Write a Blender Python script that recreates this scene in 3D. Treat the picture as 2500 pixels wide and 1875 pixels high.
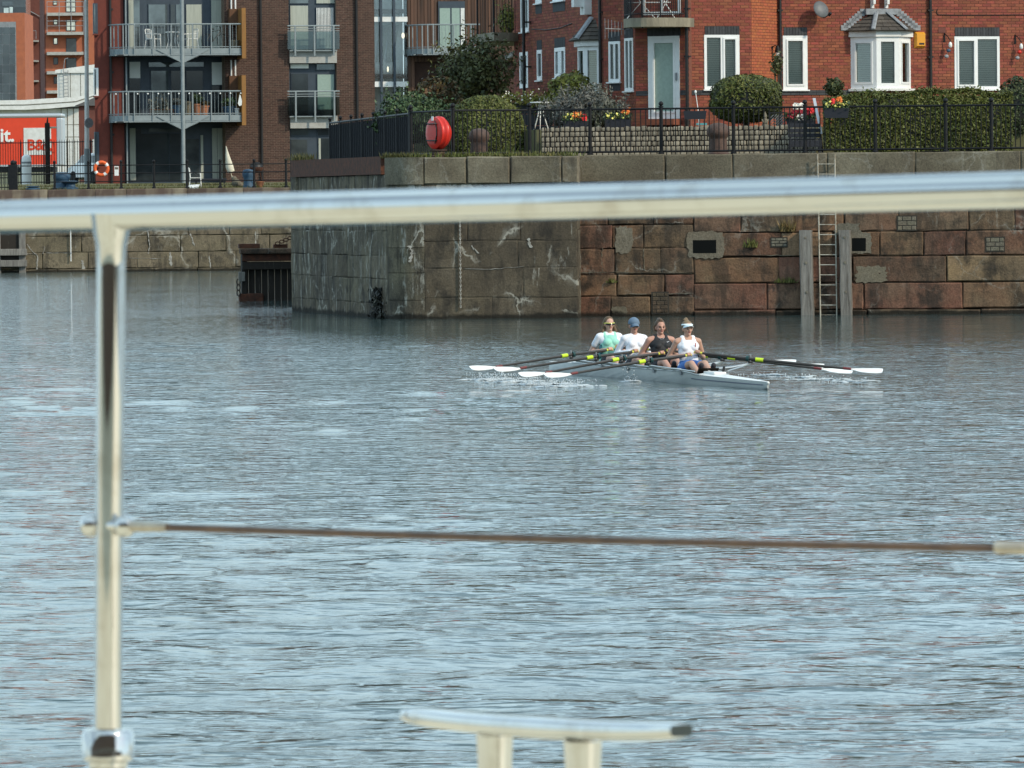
import bpy, bmesh, math, random
import numpy as np
from mathutils import Vector, Matrix

for o in list(bpy.data.objects):
    bpy.data.objects.remove(o, do_unlink=True)
SC = bpy.context.scene
COL = SC.collection
RNG = random.Random(7)
R = math.radians

# ------------------------------------------------------------------ camera
KD = 1.6                                  # distances below are given for a 10000 px lens and stretched by this
F_PX, IMG_W, IMG_H = 10000.0 * KD, 2500.0, 1875.0
HORIZON, CAM_H, ROLL = 494.0, 2.76, 0.009
PITCH = math.atan((IMG_H / 2 - HORIZON) / F_PX)
CAM_ROT = Matrix.Rotation(math.pi / 2 - PITCH, 3, 'X') @ Matrix.Rotation(-ROLL, 3, 'Z')
cam_d = bpy.data.cameras.new('camera')
cam = bpy.data.objects.new('camera', cam_d)
COL.objects.link(cam)
cam.matrix_world = Matrix.Translation((0, 0, CAM_H)) @ CAM_ROT.to_4x4()
cam_d.sensor_width = 36.0
cam_d.lens = F_PX / IMG_W * 36.0
cam_d.clip_start, cam_d.clip_end = 0.5, 3000.0
cam_d.dof.use_dof = True
cam_d.dof.focus_distance = 70.0 * KD
cam_d.dof.aperture_fstop = 29.0
SC.camera = cam

# ------------------------------------------------------------------ sky and sun
SUN_DIR = Vector((0.70, -0.52, 0.62)).normalized()      # from the place towards the sun
SUN_EL = math.asin(SUN_DIR.z)
SUN_AZ = math.atan2(SUN_DIR.x, SUN_DIR.y)
w = bpy.data.worlds.new('World')
SC.world = w
w.use_nodes = True
nt = w.node_tree
nt.nodes.clear()
n_out = nt.nodes.new('ShaderNodeOutputWorld')
n_bg = nt.nodes.new('ShaderNodeBackground')
n_bg.inputs['Strength'].default_value = 0.15
n_sky = nt.nodes.new('ShaderNodeTexSky')
n_sky.sky_type = 'NISHITA'
n_sky.sun_disc = False
n_sky.sun_elevation = SUN_EL
n_sky.sun_rotation = SUN_AZ
n_sky.air_density, n_sky.dust_density, n_sky.ozone_density = 1.0, 1.0, 1.3
n_tc = nt.nodes.new('ShaderNodeTexCoord')
n_map = nt.nodes.new('ShaderNodeMapping')
n_map.inputs['Scale'].default_value = (1.0, 1.0, 2.6)
n_no = nt.nodes.new('ShaderNodeTexNoise')
n_no.inputs['Scale'].default_value = 3.2
n_no.inputs['Detail'].default_value = 7
n_no.inputs['Roughness'].default_value = 0.55
n_ra = nt.nodes.new('ShaderNodeValToRGB')
n_ra.color_ramp.elements[0].position = 0.32
n_ra.color_ramp.elements[1].position = 0.60
n_mx = nt.nodes.new('ShaderNodeMix')
n_mx.data_type = 'RGBA'
n_mx.inputs['B'].default_value = (7.0, 9.5, 10.9, 1)
nt.links.new(n_tc.outputs['Generated'], n_map.inputs['Vector'])
nt.links.new(n_map.outputs['Vector'], n_no.inputs['Vector'])
nt.links.new(n_no.outputs['Fac'], n_ra.inputs['Fac'])
nt.links.new(n_ra.outputs['Color'], n_mx.inputs['Factor'])
nt.links.new(n_sky.outputs['Color'], n_mx.inputs['A'])
nt.links.new(n_mx.outputs['Result'], n_bg.inputs['Color'])
nt.links.new(n_bg.outputs['Background'], n_out.inputs['Surface'])

sun_d = bpy.data.lights.new('sun', 'SUN')
sun_d.energy = 3.3
sun_d.angle = R(3.0)
sun_d.color = (1.0, 0.87, 0.68)
sun = bpy.data.objects.new('sun', sun_d)
COL.objects.link(sun)
sun.rotation_euler = (-SUN_DIR).to_track_quat('-Z', 'Y').to_euler()

SC.view_settings.view_transform = 'Standard'
SC.view_settings.look = 'None'
SC.view_settings.exposure = -0.14
SC.view_settings.gamma = 1.0
SC.view_settings.use_curve_mapping = False
SC.render.engine = 'CYCLES'
SC.cycles.use_denoising = True
SC.cycles.max_bounces = 6
SC.cycles.transparent_max_bounces = 12
SC.cycles.caustics_reflective = False
SC.cycles.caustics_refractive = False
SC.cycles.sample_clamp_indirect = 6.0


# ------------------------------------------------------------------ helpers: placing
def ray(px, py):
    d = CAM_ROT @ Vector(((px - IMG_W / 2) / F_PX, (IMG_H / 2 - py) / F_PX, -1.0))
    return d


def at(px, py, D):
    """Point at distance D along the ground axis that is seen in direction (px, py)."""
    d = ray(px, py)
    t = D * KD / d.y
    return Vector((d.x * t, D * KD, CAM_H + d.z * t))


def gx(px, D, z=0.0):
    """World x of a point at distance D and height z seen in image column px."""
    py = 700.0
    for _ in range(3):
        p = at(px, py, D)
        py += (p.z - z) * F_PX / (D * KD)
    return at(px, py, D).x


class Plane:
    """Upright plane through p0 = (x, y); local x runs along it, local -y faces outwards."""
    def __init__(self, px, D, yaw=0.0, z=4.0):
        self.o = Vector((gx(px, D, z), D * KD, 0.0))
        self.yaw = R(yaw)
        self.u = Vector((math.cos(self.yaw), math.sin(self.yaw), 0))
        self.n = Vector((math.sin(self.yaw), -math.cos(self.yaw), 0))
        self.mat = Matrix.Translation(self.o) @ Matrix.Rotation(self.yaw, 4, 'Z')

    def hit(self, px, py, off=0.0):
        d = ray(px, py)
        c = Vector((0, 0, CAM_H))
        p0 = self.o + self.n * off
        t = (p0 - c).dot(self.n) / d.dot(self.n)
        p = c + d * t
        return (p - self.o).dot(self.u), p.z

    def r(self, x0, y0, x1, y1, off=0.0):
        """Image rectangle -> (u0, u1, z0, z1) on the plane."""
        cy, cx = (y0 + y1) / 2, (x0 + x1) / 2
        return (self.hit(x0, cy, off)[0], self.hit(x1, cy, off)[0],
                self.hit(cx, y1, off)[1], self.hit(cx, y0, off)[1])

    def world(self, u, out, z):
        return self.o + self.u * u + self.n * out + Vector((0, 0, z))


# ------------------------------------------------------------------ helpers: meshes
class MB:
    """Collects geometry, then becomes one mesh object."""
    def __init__(self):
        self.v, self.f = [], []

    def add(self, vs, fs):
        k = len(self.v)
        self.v += [tuple(p) for p in vs]
        self.f += [tuple(i + k for i in q) for q in fs]
        return self

    def box(self, x0, x1, y0, y1, z0, z1):
        return self.add([(x0, y0, z0), (x1, y0, z0), (x1, y1, z0), (x0, y1, z0),
                         (x0, y0, z1), (x1, y0, z1), (x1, y1, z1), (x0, y1, z1)],
                        [(0, 3, 2, 1), (4, 5, 6, 7), (0, 1, 5, 4), (1, 2, 6, 5), (2, 3, 7, 6), (3, 0, 4, 7)])

    def rbox(self, x0, x1, y0, y1, z0, z1, b=0.02):
        """Box with chamfered edges."""
        b = min(b, (x1 - x0) * .45, (y1 - y0) * .45, (z1 - z0) * .45)
        bm = bmesh.new()
        m = Matrix.Translation(((x0 + x1) / 2, (y0 + y1) / 2, (z0 + z1) / 2)) @ Matrix.Diagonal((x1 - x0, y1 - y0, z1 - z0, 1))
        bmesh.ops.create_cube(bm, size=1, matrix=m)
        bmesh.ops.bevel(bm, geom=list(bm.edges), offset=b, segments=2, affect='EDGES', profile=.6)
        bm.verts.index_update()
        self.add([v.co for v in bm.verts], [[v.index for v in q.verts] for q in bm.faces])
        bm.free()
        return self

    def tube(self, pts, rad, n=8, cap=True, flat=None):
        """Tube through the points; rad is a number or one per point; flat=(a,b) squashes the section."""
        pts = [Vector(p) for p in pts]
        if not hasattr(rad, '__len__'):
            rad = [rad] * len(pts)
        rings = []
        up = None
        for i, p in enumerate(pts):
            a = pts[max(i - 1, 0)]
            b = pts[min(i + 1, len(pts) - 1)]
            t = (b - a).normalized()
            if up is None:
                up = Vector((0, 0, 1)) if abs(t.z) < .9 else Vector((0, 1, 0))
            s = t.cross(up).normalized()
            q = s.cross(t).normalized()
            up = q
            fa, fb = flat if flat else (1, 1)
            rings.append([p + s * (math.cos(2 * math.pi * k / n) * rad[i] * fa) + q * (math.sin(2 * math.pi * k / n) * rad[i] * fb) for k in range(n)])
        vs = [v for g in rings for v in g]
        fs = []
        for i in range(len(pts) - 1):
            for k in range(n):
                k2 = (k + 1) % n
                fs.append((i * n + k, i * n + k2, (i + 1) * n + k2, (i + 1) * n + k))
        if cap:
            fs.append(tuple(range(n - 1, -1, -1)))
            fs.append(tuple((len(pts) - 1) * n + k for k in range(n)))
        return self.add(vs, fs)

    def lathe(self, prof, n=20, c=(0, 0, 0)):
        """Profile [(radius, z)] spun about z."""
        vs, fs = [], []
        for r_, z_ in prof:
            for k in range(n):
                a = 2 * math.pi * k / n
                vs.append((c[0] + r_ * math.cos(a), c[1] + r_ * math.sin(a), c[2] + z_))
        for i in range(len(prof) - 1):
            for k in range(n):
                k2 = (k + 1) % n
                fs.append((i * n + k, i * n + k2, (i + 1) * n + k2, (i + 1) * n + k))
        fs.append(tuple(range(n - 1, -1, -1)))
        fs.append(tuple((len(prof) - 1) * n + k for k in range(n)))
        return self.add(vs, fs)

    def ball(self, c, r, n=10, m=7, rot=None):
        """Ellipsoid; r is a number or (rx, ry, rz); rot a 3x3 matrix."""
        if not hasattr(r, '__len__'):
            r = (r, r, r)
        c = Vector(c)
        vs = []
        for j in range(1, m):
            t = math.pi * j / m
            for k in range(n):
                a = 2 * math.pi * k / n
                vs.append(Vector((r[0] * math.sin(t) * math.cos(a), r[1] * math.sin(t) * math.sin(a), r[2] * math.cos(t))))
        vs += [Vector((0, 0, r[2])), Vector((0, 0, -r[2]))]
        if rot is not None:
            vs = [rot @ p for p in vs]
        fs = []
        for j in range(m - 2):
            for k in range(n):
                k2 = (k + 1) % n
                fs.append((j * n + k, (j + 1) * n + k, (j + 1) * n + k2, j * n + k2))
        top, bot = (m - 1) * n, (m - 1) * n + 1
        for k in range(n):
            k2 = (k + 1) % n
            fs.append((top, k, k2))
            fs.append((bot, (m - 2) * n + k2, (m - 2) * n + k))
        return self.add([c + p for p in vs], fs)

    def limb(self, a, b, ra, rb, n=10):
        """Tapered capsule from a to b."""
        a, b = Vector(a), Vector(b)
        t = (b - a)
        L = t.length
        t = t / max(L, 1e-6)
        pts, rad = [], []
        for k in range(4):
            g = math.pi / 2 * (k + .35) / 4.35
            pts.append(a - t * ra * math.cos(g)); rad.append(ra * math.sin(g))
        pts.append(a); rad.append(ra)
        pts.append(b); rad.append(rb)
        for k in range(3, -1, -1):
            g = math.pi / 2 * (k + .35) / 4.35
            pts.append(b + t * rb * math.cos(g)); rad.append(rb * math.sin(g))
        return self.tube(pts, rad, n)

    def prism(self, poly, z0, z1):
        """Plan polygon (x, y) extruded from z0 to z1."""
        n = len(poly)
        vs = [(x, y, z0) for x, y in poly] + [(x, y, z1) for x, y in poly]
        fs = [tuple(range(n - 1, -1, -1)), tuple(range(n, 2 * n))]
        fs += [(i, (i + 1) % n, n + (i + 1) % n, n + i) for i in range(n)]
        return self.add(vs, fs)

    def plate(self, poly, y0, y1):
        """Upright polygon (x, z) with thickness from y0 (front) to y1."""
        n = len(poly)
        vs = [(x, y0, z) for x, z in poly] + [(x, y1, z) for x, z in poly]
        fs = [tuple(range(n)), tuple(range(2 * n - 1, n - 1, -1))]
        fs += [(i, n + i, n + (i + 1) % n, (i + 1) % n) for i in range(n)]
        return self.add(vs, fs)

    def mesh(self, name):
        me = bpy.data.meshes.new(name)
        me.from_pydata(self.v, [], self.f)
        me.update()
        return me

    def build(self, name, mat, parent=None, smooth=False, mtx=None, kind=None):
        me = self.mesh(name)
        bm = bmesh.new(); bm.from_mesh(me)
        bmesh.ops.recalc_face_normals(bm, faces=bm.faces)
        bm.to_mesh(me); bm.free()
        return link(name, me, mat, parent, smooth, mtx, kind)


def link(name, me, mat, parent=None, smooth=False, mtx=None, kind=None):
    if mat is not None and not me.materials:
        me.materials.append(mat)
    if smooth:
        for p in me.polygons:
            p.use_smooth = True
        me.set_sharp_from_angle(angle=math.radians(42))
    o = bpy.data.objects.new(name, me)
    COL.objects.link(o)
    if parent is not None:
        o.parent = parent
    if mtx is not None:
        o.matrix_basis = mtx
    if kind:
        o['kind'] = kind
    return o


def tag(o, label, cat, group=None):
    o['label'] = label
    o['category'] = cat
    if group:
        o['group'] = group
    return o


def thing(name, label, cat, loc=(0, 0, 0), rz=0.0, group=None):
    o = bpy.data.objects.new(name, None)
    o.empty_display_size = .2
    COL.objects.link(o)
    o.location = loc
    o.rotation_euler = (0, 0, rz)
    o['kind'] = 'thing'
    return tag(o, label, cat, group)


def rel(t, plane):
    """Matrix that puts a child of the thing t (moved and turned only by its basis) on the plane."""
    b = Matrix.Translation(t.location) @ Matrix.Rotation(t.rotation_euler.z, 4, 'Z')
    return b.inverted() @ plane.mat


# ------------------------------------------------------------------ helpers: materials
def pm(name, col, rough=.7, metal=0., col2=None, scale=4., detail=4., lo=.35, hi=.65, bump=0., bscale=25.,
       orand=0., irand=0., stretch=(1, 1, 1), spec=.4, hue=0., col3=None, scale3=1.2, lo3=.5, hi3=.7):
    """Principled material: two colours mixed by noise, a third laid over by a broader noise, value changed per object or island."""
    m = bpy.data.materials.new(name)
    m.use_nodes = True
    t = m.node_tree
    b = t.nodes['Principled BSDF']
    b.inputs['Roughness'].default_value = rough
    b.inputs['Metallic'].default_value = metal
    b.inputs['Specular IOR Level'].default_value = spec
    b.inputs['Base Color'].default_value = (*col, 1)
    N = t.nodes.new
    Lk = t.links.new
    need = col2 or bump or col3
    if need:
        tc = N('ShaderNodeTexCoord')
        mp = N('ShaderNodeMapping')
        mp.inputs['Scale'].default_value = stretch
        Lk(tc.outputs['Object'], mp.inputs['Vector'])
    cur = None

    def layer(cur, c1, c2, sc, lo, hi):
        no = N('ShaderNodeTexNoise')
        no.inputs['Scale'].default_value = sc
        no.inputs['Detail'].default_value = detail
        no.inputs['Roughness'].default_value = .62
        Lk(mp.outputs['Vector'], no.inputs['Vector'])
        mr = N('ShaderNodeMapRange')
        mr.inputs['From Min'].default_value = lo
        mr.inputs['From Max'].default_value = hi
        Lk(no.outputs['Fac'], mr.inputs['Value'])
        mx = N('ShaderNodeMix'); mx.data_type = 'RGBA'
        if cur is None:
            mx.inputs['A'].default_value = (*c1, 1)
        else:
            Lk(cur, mx.inputs['A'])
        mx.inputs['B'].default_value = (*c2, 1)
        Lk(mr.outputs['Result'], mx.inputs['Factor'])
        return mx.outputs['Result']
    if col2:
        cur = layer(None, col, col2, scale, lo, hi)
    if col3:
        cur = layer(cur, col, col3, scale3, lo3, hi3)
    if orand or irand or hue:
        oi = N('ShaderNodeObjectInfo')
        ge = N('ShaderNodeNewGeometry')
        hs = N('ShaderNodeHueSaturation')
        ad = N('ShaderNodeMath'); ad.operation = 'ADD'
        Lk(oi.outputs['Random'], ad.inputs[0])
        if irand:
            Lk(ge.outputs['Random Per Island'], ad.inputs[1])
        else:
            ad.inputs[1].default_value = 0
        fr = N('ShaderNodeMath'); fr.operation = 'FRACT'
        Lk(ad.outputs[0], fr.inputs[0])
        a = max(orand, irand)
        mr = N('ShaderNodeMapRange')
        mr.inputs['To Min'].default_value = 1 - a
        mr.inputs['To Max'].default_value = 1 + a
        Lk(fr.outputs[0], mr.inputs['Value'])
        Lk(mr.outputs['Result'], hs.inputs['Value'])
        if hue:
            f2 = N('ShaderNodeMath'); f2.operation = 'MULTIPLY_ADD'
            Lk(fr.outputs[0], f2.inputs[0]); f2.inputs[1].default_value = 7.31; f2.inputs[2].default_value = 0
            f3 = N('ShaderNodeMath'); f3.operation = 'FRACT'
            Lk(f2.outputs[0], f3.inputs[0])
            m2 = N('ShaderNodeMapRange')
            m2.inputs['To Min'].default_value = .5 - hue
            m2.inputs['To Max'].default_value = .5 + hue
            Lk(f3.outputs[0], m2.inputs['Value'])
            Lk(m2.outputs['Result'], hs.inputs['Hue'])
        if cur is None:
            hs.inputs['Color'].default_value = (*col, 1)
        else:
            Lk(cur, hs.inputs['Color'])
        cur = hs.outputs['Color']
    if cur is not None:
        Lk(cur, b.inputs['Base Color'])
    if bump:
        no = N('ShaderNodeTexNoise')
        no.inputs['Scale'].default_value = bscale
        no.inputs['Detail'].default_value = 5
        Lk(mp.outputs['Vector'], no.inputs['Vector'])
        bp = N('ShaderNodeBump')
        bp.inputs['Strength'].default_value = bump
        bp.inputs['Distance'].default_value = .02
        Lk(no.outputs['Fac'], bp.inputs['Height'])
        Lk(bp.outputs['Normal'], b.inputs['Normal'])
    return m


def glass(name, tint=(.6, .68, .68), mirror=.12, dark=.25):
    """Window pane: partly see-through, mirrors the sky more at glancing angles."""
    m = bpy.data.materials.new(name)
    m.use_nodes = True
    t = m.node_tree
    t.nodes.clear()
    N = t.nodes.new
    out = N('ShaderNodeOutputMaterial')
    tr = N('ShaderNodeBsdfTransparent'); tr.inputs['Color'].default_value = (*tint, 1)
    gl = N('ShaderNodeBsdfGlossy'); gl.inputs['Roughness'].default_value = .03
    gl.inputs['Color'].default_value = (.9, .95, .95, 1)
    fr = N('ShaderNodeFresnel'); fr.inputs['IOR'].default_value = 1.5
    ad = N('ShaderNodeMath'); ad.operation = 'ADD'; ad.inputs[1].default_value = mirror
    t.links.new(fr.outputs[0], ad.inputs[0])
    mx = N('ShaderNodeMixShader')
    t.links.new(ad.outputs[0], mx.inputs[0])
    t.links.new(tr.outputs[0], mx.inputs[1])
    t.links.new(gl.outputs[0], mx.inputs[2])
    t.links.new(mx.outputs[0], out.inputs['Surface'])
    return m


M = {}
def stone(name, c1, c2, c3, dark=(.03, .027, .023), dark_at=.58, lime=.0, lime_cov=.60, crack=.9, run=.25, orand=.2, hue=.008, bump=1.0, tint_scale=.55):
    """Weathered masonry in world coordinates: three tones, black growth in runs, lime crust spreading from cracks."""
    m = bpy.data.materials.new(name)
    m.use_nodes = True
    t = m.node_tree
    b = t.nodes['Principled BSDF']
    b.inputs['Roughness'].default_value = .93
    b.inputs['Specular IOR Level'].default_value = .25
    N, Lk = t.nodes.new, t.links.new
    ge = N('ShaderNodeNewGeometry')

    def noise(scale, stretch=(1, 1, 1), detail=8, rough=.62, dist=0.):
        mp = N('ShaderNodeMapping'); mp.inputs['Scale'].default_value = stretch
        Lk(ge.outputs['Position'], mp.inputs['Vector'])
        no = N('ShaderNodeTexNoise'); no.inputs['Scale'].default_value = scale
        no.inputs['Detail'].default_value = detail; no.inputs['Roughness'].default_value = rough
        no.inputs['Distortion'].default_value = dist
        Lk(mp.outputs['Vector'], no.inputs['Vector'])
        return no.outputs['Fac'], no.outputs['Color']

    def ramp(v, lo, hi, a=0., c=1.):
        r_ = N('ShaderNodeMapRange'); r_.inputs['From Min'].default_value = lo; r_.inputs['From Max'].default_value = hi
        r_.inputs['To Min'].default_value = a; r_.inputs['To Max'].default_value = c
        Lk(v, r_.inputs['Value'])
        return r_.outputs['Result']

    def mix(f_, a, c):
        x = N('ShaderNodeMix'); x.data_type = 'RGBA'
        Lk(f_, x.inputs['Factor'])
        if isinstance(a, tuple):
            x.inputs['A'].default_value = (*a, 1)
        else:
            Lk(a, x.inputs['A'])
        x.inputs['B'].default_value = (*c, 1)
        return x.outputs['Result']

    def mul(a, c):
        x = N('ShaderNodeMath'); x.operation = 'MULTIPLY'
        Lk(a, x.inputs[0])
        if isinstance(c, float):
            x.inputs[1].default_value = c
        else:
            Lk(c, x.inputs[1])
        return x.outputs[0]
    cur = mix(ramp(noise(tint_scale * 2.2)[0], .36, .64), c1, c2)
    cur = mix(ramp(noise(tint_scale, detail=4)[0], .42, .62), cur, c3)
    # grain
    g_, _ = noise(26, detail=3)
    hs = N('ShaderNodeHueSaturation')
    oi = N('ShaderNodeObjectInfo')
    vr = N('ShaderNodeMath'); vr.operation = 'ADD'
    Lk(ramp(oi.outputs['Random'], 0, 1, -orand, orand), vr.inputs[0])
    Lk(ramp(g_, .3, .7, .72, 1.28), vr.inputs[1])
    Lk(vr.outputs[0], hs.inputs['Value'])
    r2 = N('ShaderNodeMath'); r2.operation = 'MULTIPLY'; r2.inputs[1].default_value = 17.3
    Lk(oi.outputs['Random'], r2.inputs[0])
    f2 = N('ShaderNodeMath'); f2.operation = 'FRACT'; Lk(r2.outputs[0], f2.inputs[0])
    Lk(ramp(f2.outputs[0], 0, 1, .5 - hue, .5 + hue), hs.inputs['Hue'])
    Lk(cur, hs.inputs['Color'])
    cur = hs.outputs['Color']
    # black growth and damp runs
    cur = mix(mul(ramp(noise(1.5, (1, 1, .8), 10, .7)[0], dark_at, dark_at + .13), .80), cur, dark)
    cur = mix(mul(ramp(noise(2.6, (1, 1, run), 8, .65)[0], dark_at - .02, dark_at + .10), .6), cur, dark)
    if lime:
        # cracks: edges of a warped cell pattern, only where the broad mask allows
        nv = N('ShaderNodeVectorMath'); nv.operation = 'MULTIPLY_ADD'
        Lk(noise(1.3, detail=5)[1], nv.inputs[0]); nv.inputs[1].default_value = (.9, .9, .9)
        Lk(ge.outputs['Position'], nv.inputs[2])
        vo = N('ShaderNodeTexVoronoi'); vo.feature = 'DISTANCE_TO_EDGE'; vo.inputs['Scale'].default_value = crack
        Lk(nv.outputs[0], vo.inputs['Vector'])
        mask = ramp(noise(.75, detail=3)[0], .47, .60)
        thin = mul(ramp(vo.outputs['Distance'], .004, .022, 1., 0.), mask)
        halo = mul(mul(ramp(vo.outputs['Distance'], .0, .10, 1., 0.), mask), ramp(noise(5, (1, 1, .35), 8, .7)[0], .50, .60))
        runs = mul(ramp(noise(3.4, (1, 1, .16), 8, .7)[0], lime_cov, lime_cov + .04), ramp(noise(6.5, (1, 1, .5), 6)[0], .42, .56))
        cur = mix(mul(thin, lime), cur, (.42, .40, .34))
        cur = mix(mul(halo, lime * .75), cur, (.36, .345, .295))
        cur = mix(mul(runs, lime * .85), cur, (.40, .385, .33))
    # tide mark: wet weed just above the water, with a ragged upper edge
    sp = N('ShaderNodeSeparateXYZ'); Lk(ge.outputs['Position'], sp.inputs[0])
    ta = N('ShaderNodeMath'); ta.operation = 'MULTIPLY_ADD'; ta.inputs[1].default_value = -.28
    Lk(noise(2.2, (1, 1, .6), 8)[0], ta.inputs[0]); Lk(sp.outputs['Z'], ta.inputs[2])
    cur = mix(ramp(ta.outputs[0], -.07, .0, .9, 0.), cur, (.014, .013, .010))
    Lk(cur, b.inputs['Base Color'])
    bn, _ = noise(9, detail=8, rough=.7)
    bp_ = N('ShaderNodeBump'); bp_.inputs['Strength'].default_value = bump; bp_.inputs['Distance'].default_value = .03
    Lk(bn, bp_.inputs['Height']); Lk(bp_.outputs['Normal'], b.inputs['Normal'])
    return m


M['sand'] = stone('sandstone', (.20, .098, .060), (.115, .066, .046), (.155, .10, .064), dark_at=.50, lime=.25, lime_cov=.66, orand=.28, hue=.012)
M['sand_tan'] = stone('tan_sandstone', (.25, .165, .092), (.17, .115, .070), (.14, .10, .066), dark_at=.505, lime=.25, lime_cov=.66, orand=.22)
M['sand_grey'] = stone('grey_brown_stone', (.155, .112, .072), (.105, .08, .055), (.15, .088, .055), dark_at=.495, lime=.45, lime_cov=.63, orand=.22)
M['pier'] = stone('stained_concrete', (.108, .086, .058), (.075, .061, .044), (.13, .108, .077), dark_at=.525, lime=.8, lime_cov=.64, crack=.62, orand=.06, hue=.003, bump=.6)
M['pier_side'] = stone('streaked_stone', (.20, .168, .112), (.13, .11, .077), (.10, .084, .062), dark_at=.51, lime=.9, lime_cov=.565, run=.12, orand=.12, hue=.004, bump=.8)
M['coping'] = stone('coping_stone', (.215, .19, .136), (.15, .13, .092), (.125, .104, .073), dark=(.06, .05, .04), dark_at=.58, lime=.25, lime_cov=.66, orand=.10, hue=.004, bump=.6)
M['farwall'] = stone('far_quay_stone', (.16, .132, .085), (.115, .096, .066), (.19, .155, .105), dark_at=.525, lime=.6, lime_cov=.62, crack=.35, orand=.16, hue=.004)
M['cement'] = stone('cement_patch', (.19, .175, .135), (.14, .128, .098), (.165, .14, .10), dark_at=.62, lime=.2, orand=.15, bump=.8)
M['steel'] = pm('polished_steel', (.64, .63, .61), .03, 1., (.50, .47, .43), 14, 6, .52, .74)
M['deck'] = pm('cream_deck_paint', (.84, .77, .57), .6, 0, (.70, .61, .43), 1.2, bump=.1)
M['cabin'] = pm('varnished_wood', (.12, .07, .05), .5, 0, (.11, .075, .05), 3, stretch=(1, 1, 6))
M['wire'] = pm('rusty_wire', (.20, .125, .085), .6, .2, (.13, .085, .065), 30)
M['wire_end'] = pm('pale_sleeve', (.62, .56, .46), .4, .3, (.45, .38, .3), 40)
M['mortar'] = pm('pale_mortar', (.24, .22, .18), .95, 0, (.10, .09, .075), 3, bump=.3)
M['core'] = pm('dark_joint', (.05, .044, .036), .95, 0, (.03, .027, .022), 3)
M['lime'] = pm('white_lime', (.42, .41, .37), .9, 0, (.24, .22, .19), 7, bump=.3)
M['farcope'] = pm('far_coping', (.24, .20, .145), .93, 0, (.10, .07, .055), 2.2, 8, .35, .6, bump=.4, stretch=(1, 1, .25), orand=.12)
M['rust'] = pm('rusty_iron', (.12, .045, .025), .9, .1, (.055, .028, .02), 6, bump=.5, orand=.1)
M['darktimber'] = pm('wet_dark_timber', (.022, .017, .013), .8, 0, (.13, .115, .095), 2.5, 8, .60, .76, stretch=(5, 5, .5), bump=.4)
M['timber'] = pm('weathered_grey_timber', (.27, .255, .23), .9, 0, (.15, .14, .125), 3, 9, .36, .62, stretch=(7, 7, .45), bump=.9, orand=.08, col3=(.08, .07, .058), scale3=2.2, lo3=.56, hi3=.7)
M['galv'] = pm('galvanised_ladder', (.50, .46, .38), .55, .3, (.30, .24, .17), 7, 6, .45, .65)
M['iron'] = pm('black_railing_paint', (.007, .008, .010), .5, 0, (.014, .014, .015), 12, orand=.1, spec=.2)
M['fencecloth'] = pm('black_screen', (.007, .009, .014), .8, 0, (.012, .013, .017), 3, spec=.1)
M['bollard'] = pm('brown_cast_iron', (.105, .062, .048), .7, 0, (.07, .044, .036), 9, bump=.3)
M['redplastic'] = pm('red_plastic', (.62, .028, .016), .38, 0, (.50, .022, .013), 5)
M['blackplastic'] = pm('black_plastic', (.012, .012, .013), .5)
M['planter'] = pm('dark_planter', (.018, .02, .028), .6)
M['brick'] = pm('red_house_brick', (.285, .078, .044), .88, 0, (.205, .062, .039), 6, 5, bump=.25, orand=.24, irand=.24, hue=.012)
M['brick_lit'] = pm('sunlit_house_brick', (.40, .115, .045), .88, 0, (.33, .09, .04), 6, 5, bump=.25, orand=.12, irand=.12, hue=.006)  # red brick again, with sunlight on the return put into the colour
M['hmortar'] = pm('red_mortar', (.20, .075, .048), .95, 0, (.14, .055, .04), 12)
M['soldier'] = pm('blue_grey_brick', (.055, .058, .062), .85, 0, (.04, .042, .046), 8, orand=.2, irand=.2)
M['brownbrick'] = pm('brown_brick', (.088, .045, .034), .9, 0, (.06, .034, .027), 6, 5, irand=.25, orand=.2)
M['bmortar'] = pm('buff_mortar', (.24, .175, .125), .95, 0, (.12, .09, .07), 8)
M['redsmooth'] = pm('smooth_red_brick', (.165, .04, .028), .9, 0, (.13, .034, .025), 5, bump=.1)
M['orangebrick'] = pm('orange_flat_brick', (.42, .135, .068), .9, 0, (.34, .11, .06), 2, bump=.1)
M['darkbrick'] = pm('dark_and_shaded_brick', (.17, .06, .045), .9, 0, (.13, .048, .038), 2)  # dark red brick; also the painted shade of the flats' side wall
M['upvc'] = pm('white_window_plastic', (.80, .81, .80), .35, 0, (.74, .75, .74), 6)
M['whitepaint'] = pm('white_paint', (.78, .78, .76), .55, 0, (.66, .66, .63), 4)
M['offwhite'] = pm('off_white_panel', (.72, .73, .71), .6, 0, (.6, .6, .57), 3)
M['slate'] = pm('brown_roof_slate', (.085, .072, .058), .8, 0, (.06, .05, .042), 6, orand=.3, bump=.3)
M['lead'] = pm('grey_lead', (.30, .32, .34), .6, .2, (.2, .21, .22), 9)
M['blind'] = pm('pale_blind', (.62, .66, .60), .7)
M['blindlight'] = pm('white_blind', (.80, .82, .76), .7)
M['obscure'] = pm('frosted_glass', (.30, .39, .34), .25, 0, (.26, .345, .30), 12)
M['inner_shade'] = pm('painted_inner_shade', (.008, .009, .009), .95, spec=.05)  # interior shade as a colour, for windows and wall niches
M['curtain'] = pm('curtain', (.42, .44, .38), .85, 0, (.33, .35, .3), 4, stretch=(6, 6, .3))
M['pane'] = glass('window_pane', (.96, .98, .97), .03)
M['panedark'] = pm('dark_window_glass', (.02, .027, .03), .06, 0, (.035, .045, .05), 1.2, spec=.6)
M['panesky'] = pm('sky_mirroring_glass', (.14, .17, .175), .05, .4, (.05, .06, .065), .7, spec=.8)
M['panebright'] = pm('bright_window_glass', (.75, .72, .60), .05, .9, (.4, .4, .36), .9, spec=.8)
M['balcglass'] = glass('balcony_glass', (.55, .64, .64), .02)
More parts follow.
